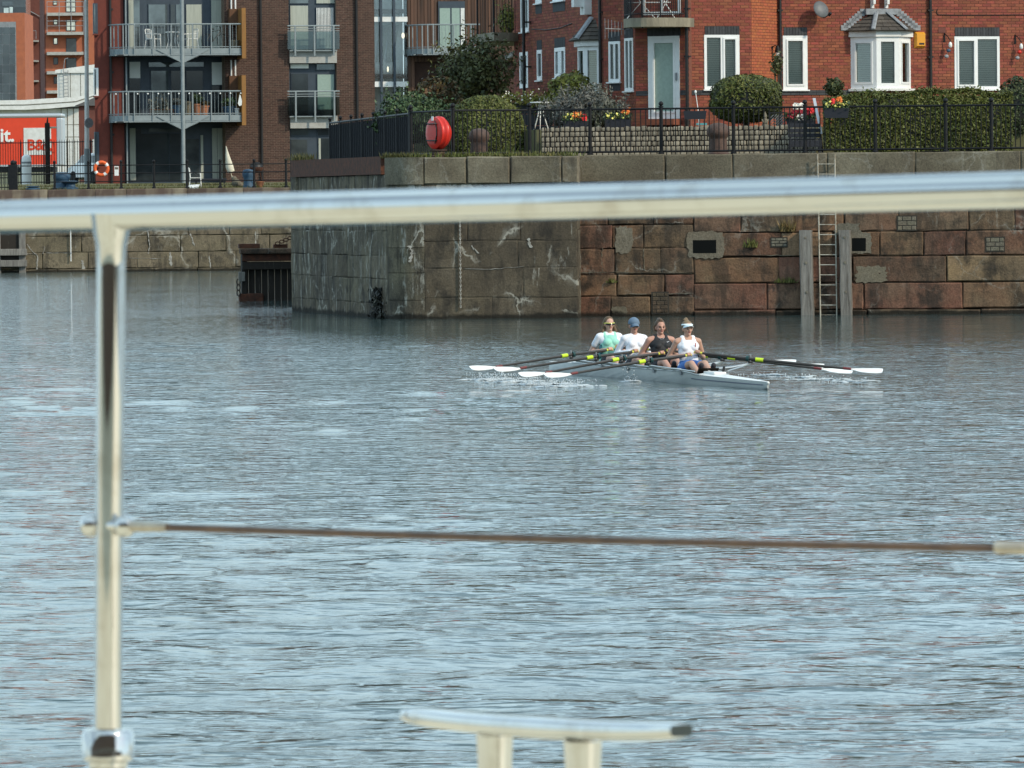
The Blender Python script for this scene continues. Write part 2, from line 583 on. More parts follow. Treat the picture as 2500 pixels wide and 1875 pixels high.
M['greymetal'] = pm('grey_painted_steel', (.25, .285, .295), .5, 0, (.20, .235, .245), 4, orand=.05)
M['darkframe'] = pm('blue_grey_frame', (.045, .062, .082), .5, 0, (.035, .05, .068), 4)
M['slab'] = pm('pale_slab', (.42, .42, .40), .8, 0, (.33, .33, .31), 4)
M['copper'] = pm('orange_timber_panel', (.30, .145, .035), .65, 0, (.22, .10, .028), 3, stretch=(6, 6, .4))
M['brownpanel'] = pm('brown_timber_panel', (.13, .058, .026), .7, 0, (.09, .042, .02), 3, stretch=(6, 6, .4))
M['cladding'] = pm('brown_timber_cladding', (.115, .058, .036), .8, 0, (.05, .03, .022), 1.4, 7, stretch=(3, 3, .2), orand=.3)
M['pipe'] = pm('black_downpipe', (.012, .011, .011), .5)
M['concrete'] = pm('concrete', (.30, .27, .20), .9, 0, (.17, .15, .11), 3, 8, stretch=(1, 1, .4), bump=.4)
M['curtainwall'] = pm('dark_glass_wall', (.03, .04, .045), .08, 0, (.06, .075, .08), .5, spec=.7, orand=.4)
M['truckred'] = pm('trailer_red', (.72, .062, .022), .4, 0, (.66, .055, .02), 2)
M['silver'] = pm('silver_trim', (.55, .56, .57), .35, .6)
M['carpaint'] = pm('white_car_paint', (.76, .77, .78), .2, 0, (.72, .73, .74), 3, spec=.6)
M['tyre'] = pm('black_rubber', (.015, .015, .015), .85)
M['bluepaint'] = pm('blue_bollard_paint', (.045, .10, .165), .6, 0, (.035, .075, .125), 5)
M['orange'] = pm('orange_ring_plastic', (.75, .12, .025), .5)
M['white'] = pm('white_plastic', (.78, .78, .75), .5)
M['cream'] = pm('cream_fabric', (.68, .63, .50), .85, 0, (.56, .52, .41), 5)
M['terracotta'] = pm('terracotta', (.42, .17, .085), .8)
M['yellow'] = pm('yellow_alarm_plastic', (.72, .32, .03), .4)
M['dish'] = pm('grey_dish', (.13, .135, .14), .5, 0, (.10, .105, .11), 6)
M['grass'] = pm('grass_blades', (.075, .085, .022), .8, 0, (.12, .105, .04), 3, irand=.4)
M['ground'] = pm('weedy_ground', (.14, .13, .07), .95, 0, (.075, .085, .03), .8, 8, bump=.4)
M['paving'] = pm('paving', (.22, .20, .16), .95, 0, (.16, .145, .115), 1.5, 8, bump=.3)
M['cobble'] = pm('pale_cobble', (.30, .265, .205), .92, 0, (.21, .185, .14), 9, 5, bump=.5, orand=.28)
M['stem'] = pm('bark', (.07, .055, .04), .95, 0, (.045, .036, .028), 9, bump=.5)


def leafmat(name, col, col2, var=.45, hue=.02, tl=.25):
    m = pm(name, col, .55, 0, col2, 1.1, 3, .35, .65, irand=var, hue=hue, spec=.3)
    return m


M['leaf_box'] = leafmat('box_hedge_leaf', (.098, .108, .024), (.070, .084, .020))
M['leaf_dark'] = leafmat('dark_leaf', (.040, .058, .024), (.055, .062, .024))
M['leaf_fresh'] = leafmat('fresh_leaf', (.062, .098, .036), (.042, .075, .034))
M['leaf_olive'] = leafmat('olive_leaf', (.090, .090, .030), (.055, .064, .024))
M['leaf_gold'] = leafmat('yellow_green_leaf', (.19, .185, .035), (.115, .13, .028))
M['leaf_lav'] = leafmat('grey_lavender_leaf', (.145, .14, .13), (.09, .10, .07))
M['leaf_brown'] = leafmat('brown_leaf', (.095, .055, .022), (.06, .055, .02))
M['weed_core_shade'] = leafmat('black_weed_core_shade', (.012, .012, .010), (.018, .019, .012))  # black weed, and the painted inner shade of hedge cores
M['weed'] = leafmat('green_weed', (.09, .12, .025), (.13, .12, .04))
M['straw'] = leafmat('dry_grass', (.24, .17, .07), (.16, .12, .05))
for nm, c in (('red', (.70, .03, .03)), ('orange', (.80, .20, .03)), ('yellow', (.72, .66, .16)), ('white', (.8, .78, .70)), ('crimson', (.35, .01, .03))):
    M['petal_' + nm] = pm(nm + '_petal', c, .6, irand=.2)

# ================================================================== WATER
BOAT_TH = R(15)
B_E = Vector((math.sin(BOAT_TH), -math.cos(BOAT_TH), 0))       # towards the stern
B_P = Vector((math.cos(BOAT_TH), math.sin(BOAT_TH), 0))        # rower's left (image right)
B_O = Vector((gx(1875, 59.6), 59.6 * KD, 0))


def bp(xb, yb, z=0.0):
    return B_O + B_E * xb + B_P * yb + Vector((0, 0, z))


PUDDLES = []
for i in range(4):
    for s in (-1, 1):
        q = bp(-4.0 - 1.45 * i + 1.0, s * 2.45)
        PUDDLES.append((q.x, q.y, .012))
        q = bp(-4.0 - 1.45 * i + 3.4, s * 2.45)
        PUDDLES.append((q.x, q.y, .007))


def make_water():
    m = bpy.data.materials.new('dock_water')
    m.use_nodes = True
    t = m.node_tree
    b = t.nodes['Principled BSDF']
    b.inputs['Base Color'].default_value = (.055, .088, .088, 1)
    b.inputs['Roughness'].default_value = .05
    b.inputs['IOR'].default_value = 1.333
    b.inputs['Specular IOR Level'].default_value = .5
    N, Lk = t.nodes.new, t.links.new
    tc = N('ShaderNodeTexCoord')
    EPS = .012

    def height(dx, dy):
        """Ripple height at the shading point moved by (dx, dy)."""
        mv = N('ShaderNodeVectorMath'); mv.operation = 'ADD'
        mv.inputs[1].default_value = (dx, dy, 0)
        Lk(tc.outputs['Object'], mv.inputs[0])
        hs = None
        for sc, st, amp, rz in WAVES:
            mp = N('ShaderNodeMapping'); mp.inputs['Scale'].default_value = st
            mp.inputs['Rotation'].default_value = (0, 0, rz)
            Lk(mv.outputs[0], mp.inputs['Vector'])
            no = N('ShaderNodeTexNoise'); no.inputs['Scale'].default_value = sc
            no.inputs['Detail'].default_value = 1.5
            no.inputs['Distortion'].default_value = .35
            Lk(mp.outputs['Vector'], no.inputs['Vector'])
            mu = N('ShaderNodeMath'); mu.operation = 'MULTIPLY'; mu.inputs[1].default_value = amp
            Lk(no.outputs['Fac'], mu.inputs[0])
            if hs is None:
                hs = mu.outputs[0]
            else:
                ad = N('ShaderNodeMath'); ad.operation = 'ADD'
                Lk(hs, ad.inputs[0]); Lk(mu.outputs[0], ad.inputs[1])
                hs = ad.outputs[0]
        return hs
    WAVES = ((1.9, (.58, 1.0, 1), .036, .24), (4.4, (.58, 1.0, 1), .040, .27), (9.5, (.62, 1.0, 1), .018, .31))
    h0, hx, hy = height(0, 0), height(EPS, 0), height(0, EPS)
    # breeze: broad patches of rougher and calmer water
    no = N('ShaderNodeTexNoise'); no.inputs['Scale'].default_value = .055
    no.inputs['Detail'].default_value = 3
    Lk(tc.outputs['Object'], no.inputs['Vector'])
    mr = N('ShaderNodeMapRange')
    mr.inputs['From Min'].default_value = .35; mr.inputs['From Max'].default_value = .65
    mr.inputs['To Min'].default_value = .65; mr.inputs['To Max'].default_value = 1.15
    Lk(no.outputs['Fac'], mr.inputs['Value'])
    # calmer in the lee of the pier and the sandstone wall
    sx = N('ShaderNodeSeparateXYZ'); Lk(tc.outputs['Object'], sx.inputs[0])
    ly = N('ShaderNodeMapRange'); ly.interpolation_type = 'SMOOTHSTEP'
    ly.inputs['From Min'].default_value = 112; ly.inputs['From Max'].default_value = 152
    Lk(sx.outputs['Y'], ly.inputs['Value'])
    lx = N('ShaderNodeMapRange'); lx.interpolation_type = 'SMOOTHSTEP'
    lx.inputs['From Min'].default_value = -11; lx.inputs['From Max'].default_value = -3
    Lk(sx.outputs['X'], lx.inputs['Value'])
    le = N('ShaderNodeMath'); le.operation = 'MULTIPLY'
    Lk(ly.outputs[0], le.inputs[0]); Lk(lx.outputs[0], le.inputs[1])
    lm = N('ShaderNodeMapRange')
    lm.inputs['To Min'].default_value = 1.0; lm.inputs['To Max'].default_value = .30
    Lk(le.outputs[0], lm.inputs['Value'])
    m3 = N('ShaderNodeMath'); m3.operation = 'MULTIPLY'
    Lk(mr.outputs['Result'], m3.inputs[0]); Lk(lm.outputs['Result'], m3.inputs[1])
    sl = []
    for hh in (hx, hy):
        df = N('ShaderNodeMath'); df.operation = 'SUBTRACT'
        Lk(h0, df.inputs[0]); Lk(hh, df.inputs[1])
        m2 = N('ShaderNodeMath'); m2.operation = 'MULTIPLY'
        Lk(df.outputs[0], m2.inputs[0]); Lk(m3.outputs[0], m2.inputs[1])
        m4 = N('ShaderNodeMath'); m4.operation = 'MULTIPLY'; m4.inputs[1].default_value = 1 / EPS
        Lk(m2.outputs[0], m4.inputs[0])
        sl.append(m4.outputs[0])
    cv = N('ShaderNodeCombineXYZ')
    Lk(sl[0], cv.inputs['X']); Lk(sl[1], cv.inputs['Y'])
    ge = N('ShaderNodeNewGeometry')
    av = N('ShaderNodeVectorMath'); av.operation = 'ADD'
    Lk(ge.outputs['Normal'], av.inputs[0]); Lk(cv.outputs[0], av.inputs[1])
    nv = N('ShaderNodeVectorMath'); nv.operation = 'NORMALIZE'
    Lk(av.outputs[0], nv.inputs[0])
    Lk(nv.outputs[0], b.inputs['Normal'])

    # rows lie closer together near the viewer's side of the dock
    nr, nc = 620, 640
    py = np.linspace(2050, 640, nr)
    D = CAM_H * F_PX / (py - HORIZON)
    D = np.concatenate([D, [340., 390.]])
    nr = len(D)
    k = np.linspace(-1, 1, nc) * .108
    Y = np.repeat(D[:, None], nc, 1)
    X = Y * k[None, :]
    Z = np.zeros_like(X)
    step = np.gradient(D)[:, None]
    rs = np.random.RandomState(3)
    n = 54
    lam = np.exp(np.linspace(math.log(.40), math.log(2.4), n))
    for i in range(n):
        a = rs.normal(math.pi / 2 + .25, .62)
        kk = 2 * math.pi / lam[i]
        slope = .011
        fade = np.clip(lam[i] / (2.2 * step) - .35, 0, 1)
        ph = kk * (X * math.cos(a) + Y * math.sin(a)) + rs.uniform(0, 6.28)
        Z += slope / kk * fade * np.sin(ph)
    gust = .75 + .35 * np.sin(X * .16 + 1.3 + .05 * Y) * np.sin(Y * .11 + .4)
    Z *= gust
    for (qx, qy, am) in PUDDLES:
        r_ = np.sqrt((X - qx) ** 2 + (Y - qy) ** 2)
        Z += am * np.exp(-(r_ / .55) ** 2) * np.sin(r_ * 19.)
    vs = np.stack([X, Y, Z], -1).reshape(-1, 3)
    idx = np.arange(nr * nc).reshape(nr, nc)
    q = np.stack([idx[:-1, :-1], idx[:-1, 1:], idx[1:, 1:], idx[1:, :-1]], -1).reshape(-1, 4)
    # the dock beyond the ruffled sheet
    base = len(vs)
    vs = np.concatenate([vs, [(-600, -60, -.16), (600, -60, -.16), (600, 520, -.16), (-600, 520, -.16)]])
    q = np.concatenate([q, [[base, base + 1, base + 2, base + 3]]])
    me = bpy.data.meshes.new('water')
    me.vertices.add(len(vs)); me.vertices.foreach_set('co', vs.astype(np.float32).ravel())
    me.loops.add(q.size); me.loops.foreach_set('vertex_index', q.astype(np.int32).ravel())
    me.polygons.add(len(q))
    me.polygons.foreach_set('loop_start', np.arange(0, q.size, 4, dtype=np.int32))
    me.polygons.foreach_set('loop_total', np.full(len(q), 4, dtype=np.int32))
    me.update()
    me.polygons.foreach_set('use_smooth', np.ones(len(q), dtype=bool))
    o = link('water', me, m, kind='structure')
    return o


make_water()

# ================================================================== GROUND
W_PL = Plane(2100, 98.0, -8.0, 1.0)                    # sandstone wall face
PF_PL = Plane(970, 97.7, -7.0, 1.0)                    # pier, front face
PS_A = Vector((gx(718, 106.0, 1.0), 106.0 * KD))
PS_B = Vector((gx(970, 97.7, 1.0), 97.7 * KD))
yaw_s = math.degrees(math.atan2(PS_B.y - PS_A.y, PS_B.x - PS_A.x))
PS_PL = Plane(718, 106.0, yaw_s, 1.0)                  # pier, side face along the lock entrance
LQ_PL = Plane(250, 172.0, 3.0, 1.0)                    # far quay on the left
W_TOP, PIER_TOP, LQ_TOP = 3.86, 3.86, 3.48

u_pc = PF_PL.hit(1412, 700)[0]
pier_c = PF_PL.world(u_pc, 0, 0)
w_l = W_PL.world(W_PL.hit(1400, 700)[0], 0, 0)
w_r = W_PL.world(W_PL.hit(2700, 700)[0], 0, 0)
I = .10
poly = [(PS_A.x + .12, PS_A.y + .05), (PS_B.x + .12 - .35, PS_B.y + 1.6), (PS_B.x + .9, PS_B.y + .5), (pier_c.x - .06, pier_c.y + I), (pier_c.x - .06, w_l.y + I + .05),
        (w_r.x, w_r.y + I), (w_r.x + 4, 150 * KD), (PS_A.x + 6, 150 * KD), (PS_A.x + .2, 112 * KD)]
MB().prism(poly, -1.0, W_TOP - .04).build('quay_ground', M['core'], kind='structure')
# paved top of the quay, and the raised gardens in front of the houses
MB().prism([(poly[0][0] + .25, poly[0][1]), (poly[1][0] + .25, poly[1][1] + .3), (poly[2][0], poly[2][1] + .3), (poly[3][0], poly[3][1] + .35), (poly[4][0], poly[4][1] + .35), (w_r.x, w_r.y + .4), (w_r.x + 4, 149 * KD), (PS_A.x + 6, 149 * KD)],
           W_TOP - .045, W_TOP - .01).build('quay_pavement', M['paving'], kind='structure')
g0 = at(1310, 350, 101.3); g1 = at(2620, 350, 100.6)
MB().prism([(g0.x, g0.y), (g1.x, g1.y), (g1.x + 2, 112 * KD), (g0.x - 2.6, 122 * KD), (g0.x - 3.2, 108 * KD)], W_TOP - .005, 4.55).build('garden_ground', M['ground'], kind='structure')

l0 = LQ_PL.world(LQ_PL.hit(-400, 600)[0], -.12, 0)
l1 = LQ_PL.world(LQ_PL.hit(1500, 600)[0], -.12, 0)
gm = MB()
prof = [(0, LQ_TOP - .03), (1.6, LQ_TOP - .02), (3.6, 3.72), (30, 3.8), (62, 4.3), (95, 5.0), (140, 5.2), (420, 5.4)]
vs = []
for d, z in prof:
    d *= KD
    vs += [(l0.x - d * .6, l0.y + d, z), (l1.x + d * .6, l1.y + d, z)]
vs += [(l0.x, l0.y, -1), (l1.x, l1.y, -1)]
fs = [(2 * i, 2 * i + 1, 2 * i + 3, 2 * i + 2) for i in range(len(prof) - 1)]
n_ = len(prof) * 2
fs += [(n_, n_ + 1, 1, 0)]
gm.add(vs, fs).build('far_quay_ground', M['ground'], kind='structure')


# ================================================================== STONE WALLS
def block_mesh(w_, h_, d_, rng, rough=.012, round_=.018, nx=None, jit=.012):
    """Rough-faced block: front at y = -d_, lower left corner at the origin."""
    nx = nx or max(3, min(7, int(w_ / .28)))
    nz = 3
    cj = [[rng.uniform(-jit, jit) for _ in range(2)] for _ in range(4)]
    nx += 2
    nz += 2
    ea, eb = min(.03 / w_, .2), min(.03 / h_, .2)
    ga = [0, ea] + [ea + (1 - 2 * ea) * k / (nx - 2) for k in range(1, nx - 2)] + [1 - ea, 1]
    gb = [0, eb] + [eb + (1 - 2 * eb) * k / (nz - 2) for k in range(1, nz - 2)] + [1 - eb, 1]
    vs, fs = [], []
    for j in range(nz + 1):
        for i in range(nx + 1):
            a, b = ga[i], gb[j]
            x = w_ * a + (cj[0][0] * (1 - a) * (1 - b) + cj[1][0] * a * (1 - b) + cj[2][0] * a * b + cj[3][0] * (1 - a) * b)
            z = h_ * b + (cj[0][1] * (1 - a) * (1 - b) + cj[1][1] * a * (1 - b) + cj[2][1] * a * b + cj[3][1] * (1 - a) * b)
            edge = i in (0, nx) or j in (0, nz)
            y = -d_ + rng.uniform(-rough, rough)
            if edge:
                y += round_
                x += rng.uniform(-jit, jit) * .6
                z += rng.uniform(-jit, jit) * .6
            vs.append((x, y, z))
    for j in range(nz):
        for i in range(nx):
            k = j * (nx + 1) + i
            fs.append((k, k + 1, k + nx + 2, k + nx + 1))
    ring = [i for i in range(nx + 1)] + [j * (nx + 1) + nx for j in range(1, nz + 1)] + [nz * (nx + 1) + i for i in range(nx - 1, -1, -1)] + [j * (nx + 1) for j in range(nz - 1, 0, -1)]
    k0 = len(vs)
    for r_ in ring:
        vs.append((vs[r_][0], .04, vs[r_][2]))
    nr = len(ring)
    for i in range(nr):
        fs.append((ring[(i + 1) % nr], ring[i], k0 + i, k0 + (i + 1) % nr))
    return vs, fs


def course(t, plane, u0, u1, z0, z1, wmin, wmax, mats, rng, d=.10, gap=.016, name='stone_block', rough=.012, out=0.0, cuts=None, round_=.018):
    """One course of blocks as child objects of t; mats = [(material, weight)]."""
    base = rel(t, plane)
    u = u0
    edges = [u0]
    if cuts:
        edges = [u0] + list(cuts) + [u1]
    else:
        while u < u1 - wmin * .7:
            u = min(u + rng.uniform(wmin, wmax), u1)
            if u1 - u < wmin * .75:
                u = u1
            edges.append(u)
    for a, b in zip(edges[:-1], edges[1:]):
        vs, fs = block_mesh(b - a - gap, z1 - z0 - gap, d + rng.uniform(-.006, .006), rng, rough, round_)
        mt = rng.choices([m_ for m_, _ in mats], [w_ for _, w_ in mats])[0]
        MB().add(vs, fs).build(name, mt, t, False, base @ Matrix.Translation((a + gap / 2, -out, z0 + gap / 2)))


def ragged(cx, cz, rx, rz, rng, n=14, j=.22):
    n = n * 2
    out = []
    for k in range(n):
        a = 2 * math.pi * k / n
        q = (1 / max(abs(math.cos(a)), abs(math.sin(a)))) ** .75 * (1 + rng.uniform(-j, j) * .8)
        out.append((cx + math.cos(a) * rx * q * .92, cz + math.sin(a) * rz * q * .92))
    return out


def streak(t, plane, pts, width, mat, rng, name='lime_streak', off=.113):
    """Ragged pale run of lime down a wall, a few millimetres thick; pts are image points."""
    base = rel(t, plane)
    p = [plane.hit(x, y, off) for x, y in pts]
    dense = []
    for a, b in zip(p[:-1], p[1:]):
        for k in range(9):
            dense.append((a[0] + (b[0] - a[0]) * k / 9 + rng.uniform(-.016, .016), a[1] + (b[1] - a[1]) * k / 9 + rng.uniform(-.01, .01)))
    dense.append(p[-1])
    left, right = [], []
    for i, (u, z) in enumerate(dense):
        wv = width * .62 * rng.uniform(.15, 1.25) * (1 if 0 < i < len(dense) - 1 else .4)
        if abs(dense[-1][0] - dense[0][0]) > abs(dense[-1][1] - dense[0][1]):
            left.append((u, z - wv)); right.append((u, z + wv * .5))
        else:
            left.append((u - wv, z)); right.append((u + wv, z))
    MB().plate(left + right[::-1], -off - .002, -off + .03).build(name, mat, t, False, base)


rng = random.Random(11)
# ---- sandstone wall on the right
t = thing('quay_wall', 'tall worn red sandstone quay wall carrying the ladder and two timber piles', 'quay wall', w_l)
ua, ub, uc = W_PL.hit(1412, 680)[0] - .1, W_PL.hit(1695, 680)[0], W_PL.hit(2640, 680)[0]
S, G, C_ = M['sand'], M['sand_grey'], M['cement']
for z0, z1 in ((-.45, .48), (.48, 1.0), (1.0, 1.63), (1.63, 2.19)):
    course(t, W_PL, ua, ub, z0, z1, .55, 1.3, [(S, .35), (G, .4), (M['sand_tan'], .25)], rng)
for z0, z1, wa, wb, o_ in ((-.45, .13, 1.6, 2.8, .07), (.13, .765, 1.2, 2.6, .0), (.765, 1.40, .9, 2.4, 0), (1.40, 1.99, .9, 2.2, 0)):
    course(t, W_PL, ub, uc, z0, z1, wa, wb, [(S, .65), (G, .15), (M['sand_tan'], .2)], rng, rough=.014, out=o_, round_=.03)
for z0, z1 in ((1.99, 2.62), (2.62, 3.21)):
    course(t, W_PL, ub, uc, z0, z1, .8, 1.9, [(S, .5), (G, .5)], rng, rough=.014)
for z0, z1 in ((2.19, 2.68), (2.68, 3.21)):
    course(t, W_PL, ua, ub, z0, z1, .6, 1.4, [(S, .35), (G, .65)], rng)
course(t, W_PL, ua - .3, uc, 3.21, W_TOP + .02, 1.5, 2.6, [(M['coping'], 1)], rng, d=.16, name='coping_stone', rough=.006)
base = rel(t, W_PL)


def patch(x0, y0, x1, y1, mat, name='cement_patch', off=.112, j=.16):
    u0, u1, z0, z1 = W_PL.r(x0, y0, x1, y1)
    MB().plate(ragged((u0 + u1) / 2, (z0 + z1) / 2, (u1 - u0) / 2 * 1.12, (z1 - z0) / 2 * 1.12, rng, 16, j), -off - rng.uniform(0, .006), -.05).build(name, mat, t, False, base)


def niche(x0, y0, x1, y1, grow=.2):
    """Dark square plate painted as the shade of a hole, in a ragged rendered surround."""
    u0, u1, z0, z1 = W_PL.r(x0, y0, x1, y1)
    MB().plate(ragged((u0 + u1) / 2 + .03, (z0 + z1) / 2 + .04, (u1 - u0) / 2 + grow, (z1 - z0) / 2 + grow, rng, 20, .10), -.122, -.05).build('niche_surround', M['cement'], t, False, base)
    MB().plate([(u0, z0), (u1, z0), (u1, z1), (u0, z1)], -.1245, -.05).build('niche_shade', M['inner_shade'], t, False, base)  # flat near-black plate: shade inside a hole put into colour


def infill(x0, y0, x1, y1, rows, cols, mat):
    """Small blocks walled into a gap, one child object each."""
    u0, u1, z0, z1 = W_PL.r(x0, y0, x1, y1)
    dz, du = (z1 - z0) / rows, (u1 - u0) / cols
    for r_ in range(rows):
        off = 0 if r_ % 2 else -.5
        for c in range(cols + 1):
            a, b = max(u0, u0 + (c + off) * du), min(u1, u0 + (c + 1 + off) * du)
            if b - a < .05:
                continue
            MB().rbox(a + .008, b - .008, -.125, -.05, z0 + r_ * dz + .008, z0 + (r_ + 1) * dz - .008, .01).build('infill_brick', mat, t, False, base)
    MB().plate([(u0 - .02, z0 - .02), (u1 + .02, z0 - .02), (u1 + .02, z1 + .02), (u0 - .02, z1 + .02)], -.114, -.05).build('infill_mortar', M['core'], t, False, base)


niche(1693, 586, 1750, 618, .2)
niche(2081, 581, 2115, 613, .13)
infill(1594, 714, 1632, 765, 5, 2, M['sand_grey'])
infill(2192, 528, 2238, 562, 3, 2, M['cement'])
infill(2408, 580, 2452, 613, 3, 2, M['cement'])
infill(1884, 581, 1922, 602, 3, 2, M['cement'])
patch(2092, 650, 2165, 690, M['cement'])
patch(1505, 555, 1545, 617, M['cement'])
patch(1496, 748, 1532, 768, M['cement'])
patch(2040, 545, 2100, 575, M['cement'])
for q in ([(1412, 666), (1500, 664), (1690, 667)], [(1530, 718), (1690, 716)], [(1471, 603), (1468, 630), (1472, 665)], [(1572, 606), (1574, 660)], [(1835, 622), (1945, 624)]):
    streak(t, W_PL, q, .016, M['cement'], rng)

# ---- pier: front and side
t = thing('pier', 'dark stained concrete pier with lime cracks at the lock entrance', 'pier', (PS_B.x, PS_B.y, 0))
u1 = PF_PL.hit(1412, 700)[0]
NR = .95
NA = R(-7.0 - yaw_s) / 2
NT = NR * math.tan(NA)
for z0, z1, wa, wb in ((-.5, .50, 1.2, 2.0), (.50, 1.2, 1.4, 2.6), (1.2, 1.85, 1.2, 2.4), (1.85, 2.6, 1.0, 1.8), (2.6, 3.2, 1.0, 1.9)):
    course(t, PF_PL, NT, u1, z0, z1, wa, wb, [(M['pier'], 1)], rng, gap=.006, rough=.006, round_=.006)
cuts = [PF_PL.hit(x, 420)[0] for x in (1141, 1247, 1372)]
course(t, PF_PL, NT, u1 + .05, 3.2, W_TOP, 1, 1, [(M['coping'], 1)], rng, d=.15, name='coping_stone', rough=.01, cuts=cuts, round_=.05)
# return face on the right of the pier
RT = Plane(1412, 97.0, 88.0, 1.0)
RT.o = PF_PL.world(u1, .08, 0); RT.mat = Matrix.Translation(RT.o) @ Matrix.Rotation(RT.yaw, 4, 'Z')
for z0, z1 in ((-.5, .9), (.9, 2.1), (2.1, 3.2), (3.2, W_TOP - .01)):
    course(t, RT, 0, 2.1, z0, z1, .9, 1.4, [(M['pier'], 1)], rng, gap=.006, d=.02)
L_s = (PS_B - PS_A).length
for z0, z1 in ((-.5, .35), (.35, .95), (.95, 1.5), (1.5, 2.1), (2.1, 2.75), (2.75, 3.45)):
    course(t, PS_PL, .15, L_s - NT, z0, z1, 1.2, 2.8, [(M['pier_side'], .8), (M['pier'], .2)], rng, gap=.005, rough=.008, round_=.006)
# rounded nose of the pier, course by course
nc = PF_PL.world(NT, -NR, 0)
a_front = math.atan2(PF_PL.n.y, PF_PL.n.x)
a_side = math.atan2(PS_PL.n.y, PS_PL.n.x)
if a_side > 0:
    a_side -= 2 * math.pi
rn = random.Random(4)
for z0, z1, sp in ((-.5, .45, 2), (.45, 1.1, 1), (1.1, 1.7, 2), (1.7, 2.4, 1), (2.4, 3.2, 2), (3.2, W_TOP, 1)):
    for q in range(sp):
        e0 = a_side + (a_front - a_side) * q / sp + .006
        e1 = a_side + (a_front - a_side) * (q + 1) / sp - .006
        ro_ = NR + (.10 if z1 < 3.3 else .15) + rn.uniform(-.004, .004)
        arc = [(nc.x + ro_ * math.cos(a), nc.y + ro_ * math.sin(a)) for a in np.linspace(e0, e1, 9)]
        arc += [(nc.x + (NR - .12) * math.cos(a), nc.y + (NR - .12) * math.sin(a)) for a in np.linspace(e1, e0, 9)]
        MB().prism(arc, z0 + .006, z1 - .006).build('nose_stone', M['pier_side'] if z1 < 3.3 else M['coping'], t, True, Matrix.Translation((-PS_B.x, -PS_B.y, 0)))
MB().box(.5, L_s - 1.1, -.16, .3, 3.46, W_TOP + .03).build('rusty_edge_beam', M['rust'], t, False, rel(t, PS_PL))
for q, wv in (([(1150, 600), (1170, 618)], .06), ([(1290, 582), (1296, 605)], .06), ([(998, 600), (1006, 612), (1000, 640)], .08), ([(1130, 656), (1200, 657), (1280, 650)], .014)):
    streak(t, PF_PL, q, wv, M['lime'], rng)
# big stone post at the far end of the pier
t = thing('stone_post', 'grey round-topped stone post at the far end of the dark pier', 'stone post', at(741, 462, 105.4))
MB().add(*block_mesh(.42, .30, .30, rng)).build('base_stone', M['coping'], t, True, Matrix.Translation((-.2, 0, -.1)))
MB().plate([(-.19, .2), (.19, .2), (.19, .38), (.12, .5), (0, .54), (-.13, .48), (-.19, .36)], -.26, .12).build('cap_stone', M['coping'], t)

# ---- far quay on the left
t = thing('far_quay_wall', 'long low tan stone quay wall below the apartment block', 'quay wall', LQ_PL.world(0, 0, 0))
ua, ub = LQ_PL.hit(-120, 600)[0], LQ_PL.hit(860, 600)[0]
for z0, z1, o_ in ((-.4, .14, .05), (.14, .82, 0), (.82, 1.5, 0), (1.5, 2.2, 0), (2.2, 2.95, 0)):
    course(t, LQ_PL, ua, ub, z0, z1, 1.3, 3.0, [(M['farwall'], 1)], rng, gap=.02, out=o_)
course(t, LQ_PL, ua, ub, 2.95, LQ_TOP, 1.2, 2.6, [(M['farcope'], 1)], rng, d=.15, name='coping_stone', rough=.01)
for q, wv in (([(65, 595), (80, 615), (92, 625), (90, 660)], .05), ([(30, 618), (60, 619), (92, 620)], .025), ([(112, 617), (172, 617)], .025), ([(315, 630), (400, 631)], .02),
              ([(200, 635), (205, 660)], .10), ([(110, 600), (105, 620)], .03), ([(360, 560), (366, 600), (362, 620)], .035), ([(465, 570), (475, 600)], .06), ([(415, 615), (418, 650)], .12),
              ([(624, 565), (624, 595)], .04), ([(510, 625), (515, 655)], .04)):
    streak(t, LQ_PL, q, wv, M['lime'], rng)

# ================================================================== RED BRICK HOUSES
BRICK_ME = {}


def free_intervals(u0, u1, z, openings):
    iv = [(u0, u1)]
    for a, b, c, d in openings:
        if c - .001 < z < d + .001:
            nx = []
            for p, q in iv:
                if b <= p or a >= q:
                    nx.append((p, q)); continue
                if a > p:
                    nx.append((p, a))
                if b < q:
                    nx.append((b, q))
            iv = nx
    return iv


